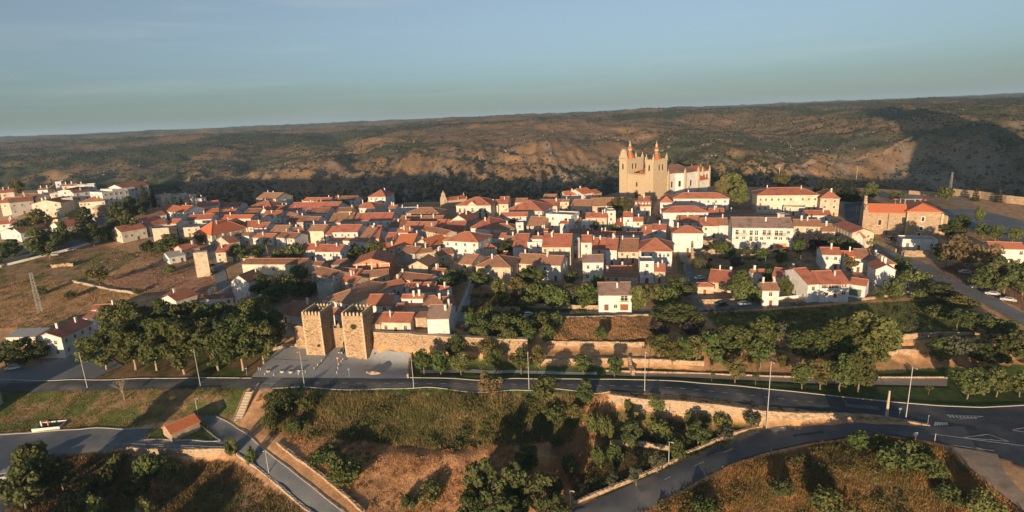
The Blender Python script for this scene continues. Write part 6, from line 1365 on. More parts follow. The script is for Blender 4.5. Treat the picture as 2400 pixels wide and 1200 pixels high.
def far_rocks():
    g=np.random.default_rng(78); m=60000; a=np.radians(g.uniform(-48,46,m)); r_=560*(1900/560)**g.random(m); X=r_*np.sin(a);Y=r_*np.cos(a); s=Y-np.interp(X,_ex,_ey)
    pr=np.clip(fbm(X/40,Y/50,4,101)*2.2-.1,0,1)*sstep(130,250,s)*(1-.8*sstep(600,1100,s)); k=g.random(m)<pr; X,Y=X[k],Y[k]; Z=TZ(X,Y); m=len(X); S=.7+2.2*g.random(m)**2.5
    base=np.array([[1,0,0],[.31,.95,.1],[-.81,.59,0],[-.81,-.59,.1],[.31,-.95,0],[.2,-.1,.85]]); J=base[None]+g.normal(size=(m,6,3))*.25; V=np.stack([J[...,0]*S[:,None]+X[:,None],J[...,1]*S[:,None]*.8+Y[:,None],J[...,2]*S[:,None]+Z[:,None]-.15],-1).reshape(-1,3)
    fc=np.array([[0,1,5],[1,2,5],[2,3,5],[3,4,5],[4,0,5]]); Fq=(fc[None]+(np.arange(m)*6)[:,None,None]).reshape(-1,3); c=np.array([.38,.31,.24])[None]*(.6+.7*g.random(m))[:,None]
    o=bpy.data.objects.new('hill_rocks',np_mesh('hill_rocks',V,Fq,GRASS,np.repeat(c,6,axis=0),attr='leaf')); link(o); tag(o,'pale granite outcrops strewn over the canyon slopes','rocks',kind='stuff'); return m
print('DBG far rocks',far_rocks())
# ------------------------------------------------------------------ details of the main buildings
def fpt(lab,reg,x,y):
    """pixel on a building's front wall, in that building's own coordinates"""
    o,W,d,h,c,rz=INFO[lab]; px,py=RP(reg,x,y); u=np.array([math.cos(rz),math.sin(rz),0]); n=np.array([-u[1],u[0],0]); q=np.array(c)-n*d/2; r_=ray(px,py); t=((q-CAM)@n)/(r_@n); p=CAM+r_*t-np.array(c); return p@u,p[2],-d/2
def wins(lab,reg,L,w_,h_,sh=None):
    for x,y in L: a,b,c=fpt(lab,reg,x,y); window(INFO[lab][0],a,c-.012,b,w_,h_,0,sh)
def balcony(root,x,y,z,w_):
    b=MB(); b.box(-w_/2,w_/2,-.8,0,-.12,0); o=b.build('balcony',CATH_ST,root); o.location=(x,y-.01,z)
    b=MB(); n=max(3,int(w_/.35))
    for i in range(n+1): xx=-w_/2+w_*i/n; b.box(xx-.02,xx+.02,-.8,-.76,0,.95)
    b.box(-w_/2,w_/2,-.82,-.74,.92,1.0); b.box(-w_/2,-w_/2+.04,-.76,0,.9,.97); b.box(w_/2-.04,w_/2,-.76,0,.9,.97); b.build('railing',IRON,o)
HOT='long white three-storey building with balconies and grey-brown roof'
wins(HOT,'D',[(1310,975),(1442,982),(1492,982),(1610,980),(1722,985),(1565,978),(1680,982)],1.3,2.2); wins(HOT,'D',[(1378,970),(1792,978)],1.1,1.2)
wins(HOT,'D',[(1310,1028),(1372,1028),(1540,1035),(1605,1030),(1673,1032),(1718,1035),(1785,1035)],1.3,1.2); wins(HOT,'D',[(1440,1038),(1490,1038)],1.3,2.2); wins(HOT,'D',[(1563,1082)],1.6,1.0)
for x0,x1,y in ((1297,1398,1003),(1540,1640,1006),(1660,1765,1006)):
    a,z,yy=fpt(HOT,'D',x0,y); b2,_,_=fpt(HOT,'D',x1,y); balcony(INFO[HOT][0],(a+b2)/2,yy,z,b2-a)
ORD_=mat('orange_awning',(.55,.2,.07),(.62,.25,.1),2,.8)
a,z,yy=fpt(HOT,'D',1720,1100); MB().box(a-2.3,a+2.3,yy-.2,yy+.02,z-1.0,z+.9).build('garage_door',ORD_,INFO[HOT][0])
for x in (1487,1632): a,z,yy=fpt(HOT,'D',x,1112); inst('door',DOOR_ME,INFO[HOT][0],(a,yy-.012,z),(1.3,1,2.0))
for i in range(1,5):
    a=INFO[HOT][1]*(i/5-.5); MB().box(a-.06,a+.06,-INFO[HOT][2]/2-.1,-INFO[HOT][2]/2-.003,-.5,9.6).build('downpipe',TRIM,INFO[HOT][0])
TWN='town hall, cream, with red hip roof, pediment and iron balconies'; o,W,d,h,c,rz=INFO[TWN]
wins(TWN,'C',[(312,292),(356,292),(430,288),(502,292),(550,292)],1.4,2.6)
for x in (312,356,502,550): a,z,yy=fpt(TWN,'C',x,314); balcony(o,a,yy,z,2.0)
a,z,yy=fpt(TWN,'C',430,316); balcony(o,a,yy,z,3.6)
b=MB(); pw=W*.16; b.face([(-pw,-d/2-.35,h-.3),(pw,-d/2-.35,h-.3),(0,-d/2-.35,h+2.6)]); b.face([(pw,-d/2-.35,h-.3),(pw,2,h-.3),(0,2,h+2.6),(0,-d/2-.35,h+2.6)]); b.face([(-pw,2,h-.3),(-pw,-d/2-.35,h-.3),(0,-d/2-.35,h+2.6),(0,2,h+2.6)]); pd=b.build('pediment',WALL['c'],o); pd.location=(fpt(TWN,'C',428,250)[0],0,0)
for k in range(5):
    x=(-.4+.2*k)*W*.9; b=MB(); b.box(-.8,.8,-.03,.02,-2,1.2)
    for j in range(6): b.face([(0,-.03,1.2),(.8*math.cos(math.pi*j/6),-.03,1.2+.8*math.sin(math.pi*j/6)),(.8*math.cos(math.pi*(j+1)/6),-.03,1.2+.8*math.sin(math.pi*(j+1)/6))])
    q=b.build('arched_door',WOOD,o); q.location=(x,-d/2-.01,1.7)
WG='white house with grey roof and brown garage door on the lane'; o=INFO[WG][0]
wins(WG,'U',[(1485,236),(1572,236)],1.4,1.2,'w'); wins(WG,'U',[(1652,236)],2.2,1.7); wins(WG,'U',[(1570,310)],1.1,1.2)
a,z,yy=fpt(WG,'U',1652,262); balcony(o,a,yy,z,3.0)
a,z,yy=fpt(WG,'U',1485,322); inst('door',DOOR_ME,o,(a,yy-.012,z),(1.5,1,2.2)); a,z,yy=fpt(WG,'U',1652,320); g_=MB(); 
for k in range(6): g_.box(-1.35,1.35,-.06-.01*(k%2),.015,-1.1+k*.37,-1.1+k*.37+.35)
q=g_.build('garage_door',SHUT,o); q.location=(a,yy-.012,z)
FH='large white farmhouse with a window band and red roof'; o=INFO[FH][0]
wins(FH,'E',[(1716,768),(1746,768),(1780,766),(1812,766),(1842,764),(1872,762),(1900,760),(1922,758)],.95,1.05); wins(FH,'E',[(1748,836),(1908,828)],1.2,1.0)
a,z,yy=fpt(FH,'E',1830,842); inst('door',DOOR_ME,o,(a,yy-.012,z),(1.1,1,2.1))
GW='garage wing of the large white farmhouse with a green door'; o=INFO[GW][0]; a,z,yy=fpt(GW,'E',2018,820)
q=MB().box(-1.8,1.8,-.06,.015,-1.2,1.2).build('garage_door',mat('green_door',(.09,.14,.1),(.13,.19,.14),2,.7),o); q.location=(a,yy-.012,z)
BK='unfinished orange brick building with pale concrete frame'; o,W,d,h,c,rz=INFO[BK]
CONC=mat('pale_concrete',(.5,.46,.4),(.6,.55,.48),1,.9)
for i in range(5): x=-W/2+.15+(W-.3)*i/4; zt=h+(INFO[BK][1]/2-abs(x))/(W/2)*1.2; MB().box(x-.15,x+.15,-d/2-.05,-d/2+.1,-2,zt).build('concrete_column',CONC,o)
for z in (h-3.2,h-.1): MB().box(-W/2,W/2,-d/2-.045,-d/2+.1,z-.15,z+.15).build('concrete_beam',CONC,o)
for i in range(3):
    for f in range(2): q=MB().box(-.5,.5,-.03,.02,-.7,.7).build('window_opening',GLASS,o); q.location=(W/2+.012,-d/2+d*(i+.5)/3,h-1.6-3*f); q.rotation_euler=(0,0,math.pi/2)
CT=HB['white house with grey roof and brown garage door on the lane']
# dormers on the cream house and the long back-row house
for lab,n in (('cream house with a row of white dormers below the cathedral',5),('long red-roofed white house with small roof chimneys in the back row',3)):
    o,W,d,h,c,rz=INFO[lab]
    for i in range(n): q=MB().box(-.6,.6,-1.2,1.2,0,1.3).build('dormer',WALL['w'],o); q.location=((-.4+.8*i/(n-1))*W,-d*.22,h+.7)
# ------------------------------------------------------------------ extra small structures on the left and right
house('K',0,992,300,978,4.5,'p',925,'w','m','white round-roofed hall at the left edge of the new town',d=12,win=0,fl=0,door=False,ch=0)
cc=G(240,512); root=empty('round_tower',cc); tag(root,'round tan stone tower with a dome in the new town','tower')
MB().frustum(0,0,-1,6.2,3.3,3.2,16).build('drum',CONV_ST,root); b=MB(); 
for k in range(4): a0,a1=k*math.pi/8,(k+1)*math.pi/8; b.frustum(0,0,6.2+2.6*math.sin(a0),6.2+2.6*math.sin(a1),3.25*math.cos(a0),max(.01,3.25*math.cos(a1)),16,cap=False)
b.build('dome',CONV_ST,root); q=MB().box(-.6,.6,-.1,.1,-1,1.2).build('doorway',GLASS,root); q.location=(0.4,-3.25,1.0)
house('K',1552,738,2010,712,3.2,'f',None,'g','f','dark open shelter with pale slab roof below the round tower',d=7,win=0,fl=0,door=False,ch=0,par=.15)
house('Q',1602,466,1868,352,2.4,'g',None,'s','o','small stone hut with orange roof on the grass triangle',d=5.2,win=0,fl=0,ch=0,name='stone_hut',cat='hut',sidewin=False,pitch=26)
c=P(6,1012,-5)
build_house('house',np.array([c[0]-21,c[1]+6.5,-5.0]),R(-4),22,13,9.5,'g',2.6,'g','r','pale house corner at the far left edge below the road',seed=5,win=5)
# pavilion and parasols by the convent
g=G(2132,478); root=empty('pavilion',g,-.2); tag(root,'open cafe pavilion with flat roof above the convent church','pavilion')
for x in (-4,4):
    for y in (-3,3): MB().box(x-.15,x+.15,y-.15,y+.15,-.5,3.2).build('post',STEEL,root)
MB().box(-4.6,4.6,-3.6,3.6,3.2,3.45).build('roof',ROOF['f'],root)
PR=mat('red_parasol',(.5,.12,.1),(.6,.2,.17),1.5,.8)
for i,(px,py,lb) in enumerate(((2145,474,'left red cafe parasol beside the pavilion'),(2158,476,'middle red cafe parasol beside the pavilion'),(2098,476,'red cafe parasol left of the pavilion'),(2168,478,'right red cafe parasol beside the pavilion'))):
    g=G(px,py); root=empty('parasol',g); tag(root,lb,'parasol','red cafe parasols'); MB().tube((0,0,0),(0,0,2.6),.05).build('pole',STEEL,root); MB().frustum(0,0,2.2,3.0,2.0,.05,8).build('canopy',PR,root); MB().box(-.4,.4,-.4,.4,0,.12).build('base',CONC,root)
g=G(2208,555); root=empty('monument',g,.3); tag(root,'tall leaning slab monument right of the convent church','monument'); b=MB(); b.prism([(-.6,-1.6),(.6,-1.6),(.6,1.6),(-.6,1.6)],-1,.3); b.build('plinth',CONC,root); b=MB(); b.face([(-.5,-1.2,.3),(.5,-1.2,.3),(.8,-1.0,9.6),(-.1,-1.0,10.2)]); b.face([(.5,1.2,.3),(-.5,1.2,.3),(-.1,1.0,10.2),(.8,1.0,9.6)]); b.face([(.5,-1.2,.3),(.5,1.2,.3),(.8,1.,9.6),(.8,-1.,9.6)]); b.face([(-.5,1.2,.3),(-.5,-1.2,.3),(-.1,-1.,10.2),(-.1,1.,10.2)]); b.face([(.8,-1.,9.6),(.8,1.,9.6),(-.1,1.,10.2),(-.1,-1.,10.2)]); b.build('slab',CATH_ST,root)
# ruins
gwall('ruined_wall',[(1620,606),(1640,606),(1662,604),(1690,602),(1712,602)],3.4,.7,CONV_ST,'roofless stone ruin above the sloping lane, front wall',51,.7,1.3)
gwall('ruined_wall',[(1621,578),(1620,592),(1620,604)],5.2,.8,CONV_ST,'roofless stone ruin above the sloping lane, tall corner',52,.5,1.3)
gwall('ruined_wall',[(1640,580),(1680,578),(1732,580)],3.6,.6,CONV_ST,'roofless stone ruin above the sloping lane, back wall',53,.6,1.3)
gwall('ruined_wall',[(1735,604),(1790,602),(1850,604)],1.4,.5,CONV_ST,'low ruined garden wall before the long balconied building',54,.4,1.3)
gwall('ruined_wall',[(2112,598),(2120,602),(2140,602),(2180,602)],2.6,.6,CONV_ST,'broken tan wall below the convent church',55,.5,1.2)
gwall('ruined_wall',[(1156,745),(1156,732),(1217,733),(1214,750)],2.0,.4,WALL_ST,'roofless little stone shed on the slope above the town wall',56,.35,1.0)
gwall('ruined_wall',[(120,628),(145,626),(172,624)],1.6,.4,WALL_ST,'low ruined wall with openings on the left field',57,.4,1.0)
# ------------------------------------------------------------------ kerbs, markings, steps
KERB=mat('kerb_stone',(.46,.42,.37),(.56,.52,.46),1.5,.9); PAINT=mat('road_paint',(.4,.4,.4),(.5,.5,.49),1.2,.8,c3=(.26,.26,.26),s3=1.4)
def strip(name,pix,w_,dz,m,parent=None,kind='structure',step=2.0,thick=.12):
    B=[G(*q)[:2] for q in pix]; L=[0]
    for i in range(len(B)-1): L.append(L[-1]+np.linalg.norm(B[i+1]-B[i]))
    n=max(2,int(L[-1]/step)+1); S=np.linspace(0,L[-1],n); X=np.stack([np.interp(S,L,[p[k] for p in B]) for k in (0,1)],1); T_=np.gradient(X,axis=0); T_/=np.linalg.norm(T_,axis=1)[:,None]; N=np.stack([-T_[:,1],T_[:,0]],1); z=TZ(X[:,0],X[:,1]); b=MB()
    for i in range(n-1):
        A=[(*(X[i]-N[i]*w_/2),z[i]+dz),(*(X[i+1]-N[i+1]*w_/2),z[i+1]+dz),(*(X[i+1]+N[i+1]*w_/2),z[i+1]+dz),(*(X[i]+N[i]*w_/2),z[i]+dz)]; b.face(A)
        b.face([(A[0][0],A[0][1],A[0][2]-thick),(A[1][0],A[1][1],A[1][2]-thick),A[1],A[0]])
    o=b.build(name,m,parent); 
    if kind and parent is None: o['kind']=kind
    return o
MR=bpy.data.objects['main_road']; LR=bpy.data.objects['lower_road']
strip('kerb',[(1340,889),(1500,891),(1600,895),(1700,903),(1800,913),(1900,923),(2000,934),(2100,944),(2200,952),(2300,956),(2400,951),(2470,946)],.28,.24,KERB)
strip('kerb',[(0,891),(300,889),(590,887)],.28,.24,KERB); strip('kerb',[(962,886),(1200,888),(1340,889)],.28,.24,KERB)
strip('kerb',[(640,911),(900,912),(1200,915),(1350,917),(1430,919)],.28,.24,KERB)
strip('kerb',[(-60,1025),(0,1020),(110,1012),(215,1004),(355,1005)],.35,.28,KERB); strip('kerb',[(337,1032),(420,1033),(518,1034)],.3,.26,KERB); strip('kerb',[(468,996),(490,1014),(518,1034)],.3,.26,KERB)
strip('kerb',[(505,976),(548,998),(602,1040),(700,1118),(815,1212)],.28,.28,KERB)
for i in range(36):
    # centre dashes of the main road
    px=735+i*33; tx=[700,900,1200,1350,1500,1600,1700,1800,1900]; ty=[898,899,901,903,906,911,921,932,943]
    if px>1890: break
    y0,y1=np.interp([px,px+14],tx,ty); strip('lane_dash',[(px,y0),(px+14,y1)],.16,.135,PAINT,MR,None,.9,.01)
for i in range(10):
    f=i/9; cx=646+(618-646)*f; cy=885+(911-885)*f; wd=15; strip('crossing_bar',[(cx-wd,cy+.4),(cx+wd,cy-.4)],.38,.14,PAINT,MR,None,1.2,.01)
strip('stop_line',[(600,906),(607,898)],.3,.14,PAINT,MR,None,1,.01); strip('stop_line',[(651,892),(664,884)],.3,.14,PAINT,MR,None,1,.01)
for i in range(8): strip('hatch_bar',[(2222+i*9,974+i*.6),(2229+i*8.2,980+i*.4)],.5,.15,PAINT,MR,None,.8,.01)
strip('hatch_line',[(2215,973),(2305,977)],.15,.15,PAINT,MR,None,1,.01); strip('hatch_line',[(2248,984),(2305,977)],.15,.15,PAINT,MR,None,1,.01)
for L_ in ([(2258,1027),(2315,1019)],[(2315,1019),(2364,1036)],[(2258,1027),(2364,1036)],[(2320,1030),(2330,1033)],[(2180,1018),(2260,1028)],[(2262,1029),(2400,1046)],[(2374,1008),(2420,1000)],[(2374,1010),(2420,1016)]): strip('give_way_line',L_,.2,.15,PAINT,MR,None,1,.01)
for i in range(6): strip('hatch_bar',[(2193+i*5,990+i*.3),(2190+i*6,999-i*.3)],.35,.16,PAINT,LR,None,.8,.01)
strip('edge_line',[(2225,1044),(2330,1058)],.15,.17,PAINT,LR,None,1,.01)
for px in (1718,1650,1580): strip('lane_dash',[(px,1052+(1718-px)*.45),(px-22,1062+(1718-px)*.46)],.14,.17,PAINT,LR,None,1,.01)
PATCH=mat('asphalt_patch',(.04,.043,.05),(.055,.058,.064),1,.9,world=True); PATL=mat('pale_asphalt_patch',(.13,.13,.135),(.16,.16,.16),1,.9,world=True)
for L_,w_,m_,rd in (([(820,905),(860,905)],1.6,PATCH,MR),([(1080,896),(1140,896)],1.2,PATL,MR),([(420,907),(520,905)],1.4,PATCH,MR),([(1560,904),(1640,908)],1.5,PATCH,MR),([(1980,950),(2060,958)],1.8,PATL,MR),([(2230,1000),(2290,1006)],2.2,PATCH,MR),([(1660,1076),(1700,1060)],1.5,PATCH,LR),([(1500,1150),(1540,1132)],1.6,PATL,LR),([(1860,1024),(1930,1014)],1.4,PATCH,LR)): strip('road_patch',L_,w_,.128 if rd is MR else .16,m_,rd,None,2.0,.01)
# plaza bands
GP=bpy.data.objects['gate_plaza']; DKB=mat('dark_paving_band',(.13,.12,.115),(.17,.16,.15),2,.9)
for L_ in ([(640,842),(720,846)],[(800,853),(960,862)],[(738,868),(790,806)],[(786,868),(822,832)],[(900,838),(930,830)]): strip('paving_band',L_,.3,.165,DKB,GP,None,1.5,.01)
# the steps down from the road
a=P(552,998,-5.2); c=P(584,918,-.4); root=empty('stone_steps',a); tag(root,'flight of pale stone steps from the road down to the path','steps')
n=22; u=(c-a)[:2]; L=np.linalg.norm(u); u/=L; nn=np.array([-u[1],u[0]])
me=MB().box(-1.1,1.1,0,.62,-.5,0).mesh('step',mat('step_stone',(.46,.37,.27),(.58,.48,.36),1.5,.9))
root.rotation_euler=(0,0,math.atan2(u[1],u[0])-math.pi/2)
for i in range(n): inst('step',me,root,(0,L*i/n,(c[2]-a[2])*(i+1)/n+.05),(1,L/n/.5,1))
for sx in (-1.25,1.25):
    b=MB(); b.face([(sx-.14,0,.35),(sx+.14,0,.35),(sx+.14,L,c[2]-a[2]+.35),(sx-.14,L,c[2]-a[2]+.35)]); b.face([(sx-.14,0,-1),(sx-.14,0,.35),(sx-.14,L,c[2]-a[2]+.35),(sx-.14,L,c[2]-a[2]-1)]); b.face([(sx+.14,0,.35),(sx+.14,0,-1),(sx+.14,L,c[2]-a[2]-1),(sx+.14,L,c[2]-a[2]+.35)]); b.face([(sx-.14,0,-1),(sx+.14,0,-1),(sx+.14,0,.35),(sx-.14,0,.35)]); b.build('side_wall',PALE_ST,root)
# railing at the edge of the square
A=[G(*q) for q in ((258,1046),(340,1049),(430,1052),(540,1056))]; root=empty('railing',A[0]); tag(root,'thin metal railing along the edge of the parking square','railing')
for i in range(3):
    p,q=A[i]-A[0],A[i+1]-A[0]
    for z in (.5,1.0): MB().tube(p+[0,0,z],q+[0,0,z],.035,n=4).build('rail',STEEL,root)
    k=max(2,int(np.linalg.norm(q-p)/2.2))
    for j in range(k): r_=p+(q-p)*j/k; MB().tube(r_,r_+np.array([0,0,1.05]),.03,n=4).build('post',STEEL,root)
# pale enclosure on the lawn
g=G(118,1000); root=empty('enclosure',g,.12); tag(root,'small pale railed enclosure with posts on the lawn above the square','enclosure')
for x0,x1,y0,y1 in ((-3.6,3.6,-1.9,-1.75),(-3.6,3.6,1.75,1.9),(-3.6,-3.45,-1.75,1.75),(3.45,3.6,-1.75,1.75)): MB().box(x0,x1,y0,y1,-.4,.75).build('panel',SHUTW,root)
for x,m_ in ((-1.9,SHUTW),(-.2,PR)): MB().box(x-.16,x+.16,-.4,-.1,0,2.1).build('post',m_,root)
# ------------------------------------------------------------------ street lamps, poles, masts
def pole_h(px,py,ty):
    g=G(px,py)
    for h in np.arange(1,30,.05):
        if proj(g+np.array([0,0,h]))[1]<=ty: break
    return g,h
def lamp(px,py,ty,label,group='street lamps on the main road',arm=0.9,side=0.0):
    g,h=pole_h(px,py,ty); root=empty('street_lamp',g,side); tag(root,label,'street lamp',group)
    MB().tube((0,0,-.2),(0,0,.5),.16,.14,8).build('base',STEEL,root); MB().tube((0,0,.5),(0,0,h),.12,.07,8).build('pole',STEEL,root); MB().tube((0,0,h-.05),(0,-arm,h+.1),.05,.05,6).build('arm',STEEL,root)
    MB().box(-.14,.14,-arm-.6,-arm+.05,h+.04,h+.16).build('lamp_head',SHUTW,root)
for i,(px,py,ty) in enumerate(((205,909,825),(470,904,818),(714,907,822),(970,910,828),(1240,912,823),(1511,916,823),(1796,1008,846),(2123,979,860))): lamp(px,py,ty,'tall grey street lamp along the main road, %s from the left'%ORD[i])
lamp(466,982,934,'short street lamp beside the stone hut',None,.8,1.2); lamp(630,1108,1054,'short street lamp on the descending path',None,.4); lamp(1567,1092,1036,'concrete lamp post on the lower road parapet, upper one',None,.5,1.); lamp(1337,1206,1150,'concrete lamp post on the lower road parapet, at the bottom',None,.5,1.)
lamp(108,596,560,'street lamp by the white parapet on the left',None,.8,2.); lamp(2290,665,640,'street lamp on the verge of the valley street',None,.6,2.); lamp(2006,508,484,'lamp in the school yard',None,.5)
CONCP=mat('weathered_concrete',(.4,.33,.25),(.5,.42,.33),1.5,.95)
def pole(px,py,ty,label,r0=.16,r1=.09,m_=None,cross=False):
    g,h=pole_h(px,py,ty); root=empty('utility_pole',g); tag(root,label,'pole'); MB().tube((0,0,-.3),(0,0,h),r0,r1,7).build('pole',m_ or CONCP,root)
    if cross: MB().box(-.8,.8,-.06,.06,h-.5,h-.38).build('cross_arm',m_ or CONCP,root)
pole(2077,981,916,'thick tapering concrete post beside the main road',.42,.2); pole(2140,1068,1020,'wooden post in the scrub by the junction',.12,.09,WOOD); pole(2190,1038,1016,'short pale marker post at the junction',.09,.07); pole(1806,1072,1048,'dark post at the edge of the mound',.1,.07,IRON)
pole(1568,1000,952,'thin dark post before the retaining wall',.05,.04,IRON); pole(1360,1110,1062,'thin leaning pole in the dry reeds',.05,.04,WOOD)
pole(1793,632,600,'thin pole in the gardens left of the pink-roofed house',.07,.05,STEEL); pole(1874,640,598,'second thin pole in the gardens left of the farmhouse',.07,.05,STEEL); pole(1975,640,590,'thin pole right of the pink-roofed house',.07,.05,STEEL)
pole(2007,420,390,'tall power pole behind the conifers',.25,.15,CONCP,True); pole(1826,420,392,'white pole behind the school',.3,.25,SHUTW)
pole(507,700,672,'pole with cross arm at the foot of the village street',.1,.07,SHUTW,True)
def mast(px,py,ty,label,w0,w1,arms=0):
    g,h=pole_h(px,py,ty); root=empty('lattice_mast',g,.5); tag(root,label,'mast'); C_=[(-1,-1),(1,-1),(1,1),(-1,1)]; n=10
    for sx,sy in C_: MB().tube((sx*w0,sy*w0,-.3),(sx*w1,sy*w1,h),.07,.05,4).build('leg',STEEL,root)
    for k in range(n):
        b=MB(); z0,z1=h*k/n,h*(k+1)/n; a0=w0+(w1-w0)*k/n; a1=w0+(w1-w0)*(k+1)/n
        for i in range(4): p,q=C_[i],C_[(i+1)%4]; b.tube((p[0]*a0,p[1]*a0,z0),(q[0]*a1,q[1]*a1,z1),.03,n=3); b.tube((p[0]*a1,p[1]*a1,z1),(q[0]*a1,q[1]*a1,z1),.03,n=3)
        b.build('bracing',STEEL,root)
    for k in range(arms): MB().box(-1.8,1.8,-.1,.1,h*(.72+.13*k),h*(.72+.13*k)+.2).build('cross_arm',STEEL,root)
mast(95,732,640,'pale lattice mast standing in the dry left field',.75,.45); mast(2226,452,404,'power pylon on the slope at the right',.8,.35,3)
# signs
def sign(px,py,ty,label,shape,col,r_=.42,cat='sign'):
    g,h=pole_h(px,py,ty); root=empty('road_sign',g,0); tag(root,label,cat); MB().tube((0,0,-.1),(0,0,h),.035,n=5).build('post',STEEL,root)
    b=MB(); 
    if shape=='disc':
        P0=[(r_*math.cos(2*math.pi*i/16),-.06,h-r_*.6+r_*math.sin(2*math.pi*i/16)) for i in range(16)]; b.face(P0); b.face([(x,-.03,z) for x,y,z in P0[::-1]])
    else: b.box(-r_,r_,-.06,-.03,h-r_*1.4,h)
    b.build('plate',mat('sign_'+label[:14].replace(' ','_'),col,rough=.5),root)
    if shape=='disc' and 'no-entry' in label: MB().box(-r_*.7,r_*.7,-.075,-.062,h-r_*.6-.08,h-r_*.6+.08).build('bar',SHUTW,root)
sign(792,852,838,'round red no-entry sign at the gate plaza','disc',(.45,.03,.03)); sign(819,884,864,'blue sign board on the gate plaza beside the road','box',(.1,.22,.45),.3); sign(579,880,862,'blue sign at the end of the park trees','box',(.1,.22,.45),.3); sign(2107,980,956,'blue sign beside the tapering post','box',(.12,.22,.4),.35); sign(2110+64,995,974,'slim sign post at the tip of the retaining wall','box',(.4,.4,.4),.12); sign(2144,1030,1014,'white direction board at the junction','box',(.7,.7,.7),.5)
# planters, bollards and the boulder on the gate plaza
for i,(px,py) in enumerate(((630,872),(662,873),(682,874),(703,871))):
    g=G(px,py); root=empty('planter',g); tag(root,'round stone planter on the gate plaza, %s from the left'%ORD[i],'planter','planters on the gate plaza'); MB().frustum(0,0,-.1,.75,.5,.72,12).build('bowl',KERB,root); MB().frustum(0,0,.7,.78,.6,.5,10).build('soil',mat('potting_soil',(.06,.04,.03),(.09,.06,.04),3),root)
BP=[(621,880),(642,881),(700,880),(716,874),(737,866),(745,858),(754,848),(790,876),(792,866),(794,856),(800,850),(804,845),(700,876),(606,866),(611,867)]
for i,(px,py) in enumerate(sorted(BP)):
    g=G(px,py); o=MB().frustum(0,0,-.1,.7,.14,.11,8).frustum(0,0,.7,.85,.16,.05,8).build('bollard',KERB); o.location=V3(g); tag(o,'short stone bollard on the gate plaza, %s from the left'%(ORD[i]),'bollard','bollards on the gate plaza')
def rock(px,py,sx,sy,sz,label,seed):
    bm=bmesh.new(); bmesh.ops.create_icosphere(bm,subdivisions=3,radius=1); r=random.Random(seed)
    for v in bm.verts:
        n_=float(fbm(np.array([v.co.x*1.3+seed]),np.array([v.co.y*1.3+v.co.z*.9]),3,seed)[0]); v.co*=1+.35*n_
    for v in bm.verts: v.co.x*=sx; v.co.y*=sy; v.co.z*=sz
    me=bpy.data.meshes.new('boulder'); bm.to_mesh(me); bm.free(); me.materials.append(WALL_ST); o=bpy.data.objects.new('boulder',me); COL.objects.link(o); o.location=V3(G(px,py)); tag(o,label,'rock')
rock(876,876,2.2,1.0,.9,'long low boulder sculpture on the gate plaza',3); rock(862,874,.7,.6,.6,'small boulder at the left of the long one on the plaza',5)
# ------------------------------------------------------------------ cars
GLS=mat('car_glass',(.02,.025,.03),rough=.1,spec=.6); TYRE=mat('tyre',(.02,.02,.02),rough=.9); HLT=mat('car_lamp',(.7,.7,.66),rough=.3); TLT=mat('tail_lamp',(.3,.02,.02),rough=.4)
def prof(pts,w_,y0=0):
    b=MB(); n=len(pts); A=[(x,-w_/2,z) for x,z in pts]; B=[(x,w_/2,z) for x,z in pts]; b.face(A[::-1]); b.face(B)
    for i in range(n): j=(i+1)%n; b.face([A[i],A[j],B[j],B[i]])
    return b
CARB=[(-2.1,.35),(-2.15,.75),(-1.95,.92),(-.95,.98),(1.0,1.0),(1.95,.9),(2.15,.68),(2.12,.33)]; CARC=[(-1.35,.97),(-.75,1.42),(.75,1.46),(1.55,1.0)]; VANC=[(-1.25,.97),(-.9,1.8),(1.9,1.85),(2.05,1.0)]
_wm=MB(); _wm.tube((0,-.11,0),(0,.11,0),.32,n=12); WHM=_wm.mesh('wheel',TYRE); _rm=MB(); _rm.tube((0,-.125,0),(0,.125,0),.18,n=8); RIM=_rm.mesh('rim',STEEL)
PAINTS={'white':(.75,.74,.72),'silver':(.42,.43,.45),'dark':(.035,.04,.05),'red':(.35,.03,.03),'grey':(.16,.17,.18)}
def car(px,py,head,colr,label,van=False):
    g=G(px,py); root=empty('parked_car' if not van else 'parked_van',(g[0],g[1],g[2]+.12),R(head)); tag(root,label,'van' if van else 'car','parked cars')
    mt=mat('car_paint_'+colr,PAINTS[colr],rough=.3,spec=.5); prof(CARB,1.75).build('body',mt,root)
    cb=prof(VANC if van else CARC,1.5).build('cabin',mt,root); pts=VANC if van else CARC
    cx=sum(p[0] for p in pts)/4; b=prof([(cx+(x-cx)*.86,1.0+(z-1.0)*.82+.03) for x,z in pts],1.53); b.build('side_glass',GLS,cb)
    b=MB(); p0,p1=pts[0],pts[1]; e=.02
    b.face([(p0[0]-e+.07,-.66,p0[1]+.05),(p0[0]-e+.07,.66,p0[1]+.05),(p1[0]-e-.05,.6,p1[1]-.05),(p1[0]-e-.05,-.6,p1[1]-.05)]); b.build('windscreen',GLS,cb)
    for x in (-1.35,1.35):
        for y in (-.8,.8): w2=inst('wheel',WHM,root,(x,y,.32)); inst('rim',RIM,w2,(0,0,0))
    for y in (-.6,.6): q=MB().box(-.03,.03,-.18,.18,-.08,.08).build('headlight',HLT,root); q.location=(-2.14,y,.7); q=MB().box(-.03,.03,-.15,.15,-.08,.08).build('tail_light',TLT,root); q.location=(2.13,y,.75)
car(806,826,75,'grey','grey car parked against the right gate tower')
car(1640,655,10,'white','white car beside the red-brown roofed shed'); car(1690,718,8,'dark','dark car on the lane below the small lawn'); car(1744,716,8,'white','white car on the lane left of the small brown-roofed house')
car(1817,592,5,'dark','dark car in front of the long balconied building'); car(1838,590,5,'red','red car in front of the long balconied building')
car(1540,508,70,'red','upper red car in the street by the blank white house'); car(1543,514,70,'red','lower red car in the street by the blank white house')
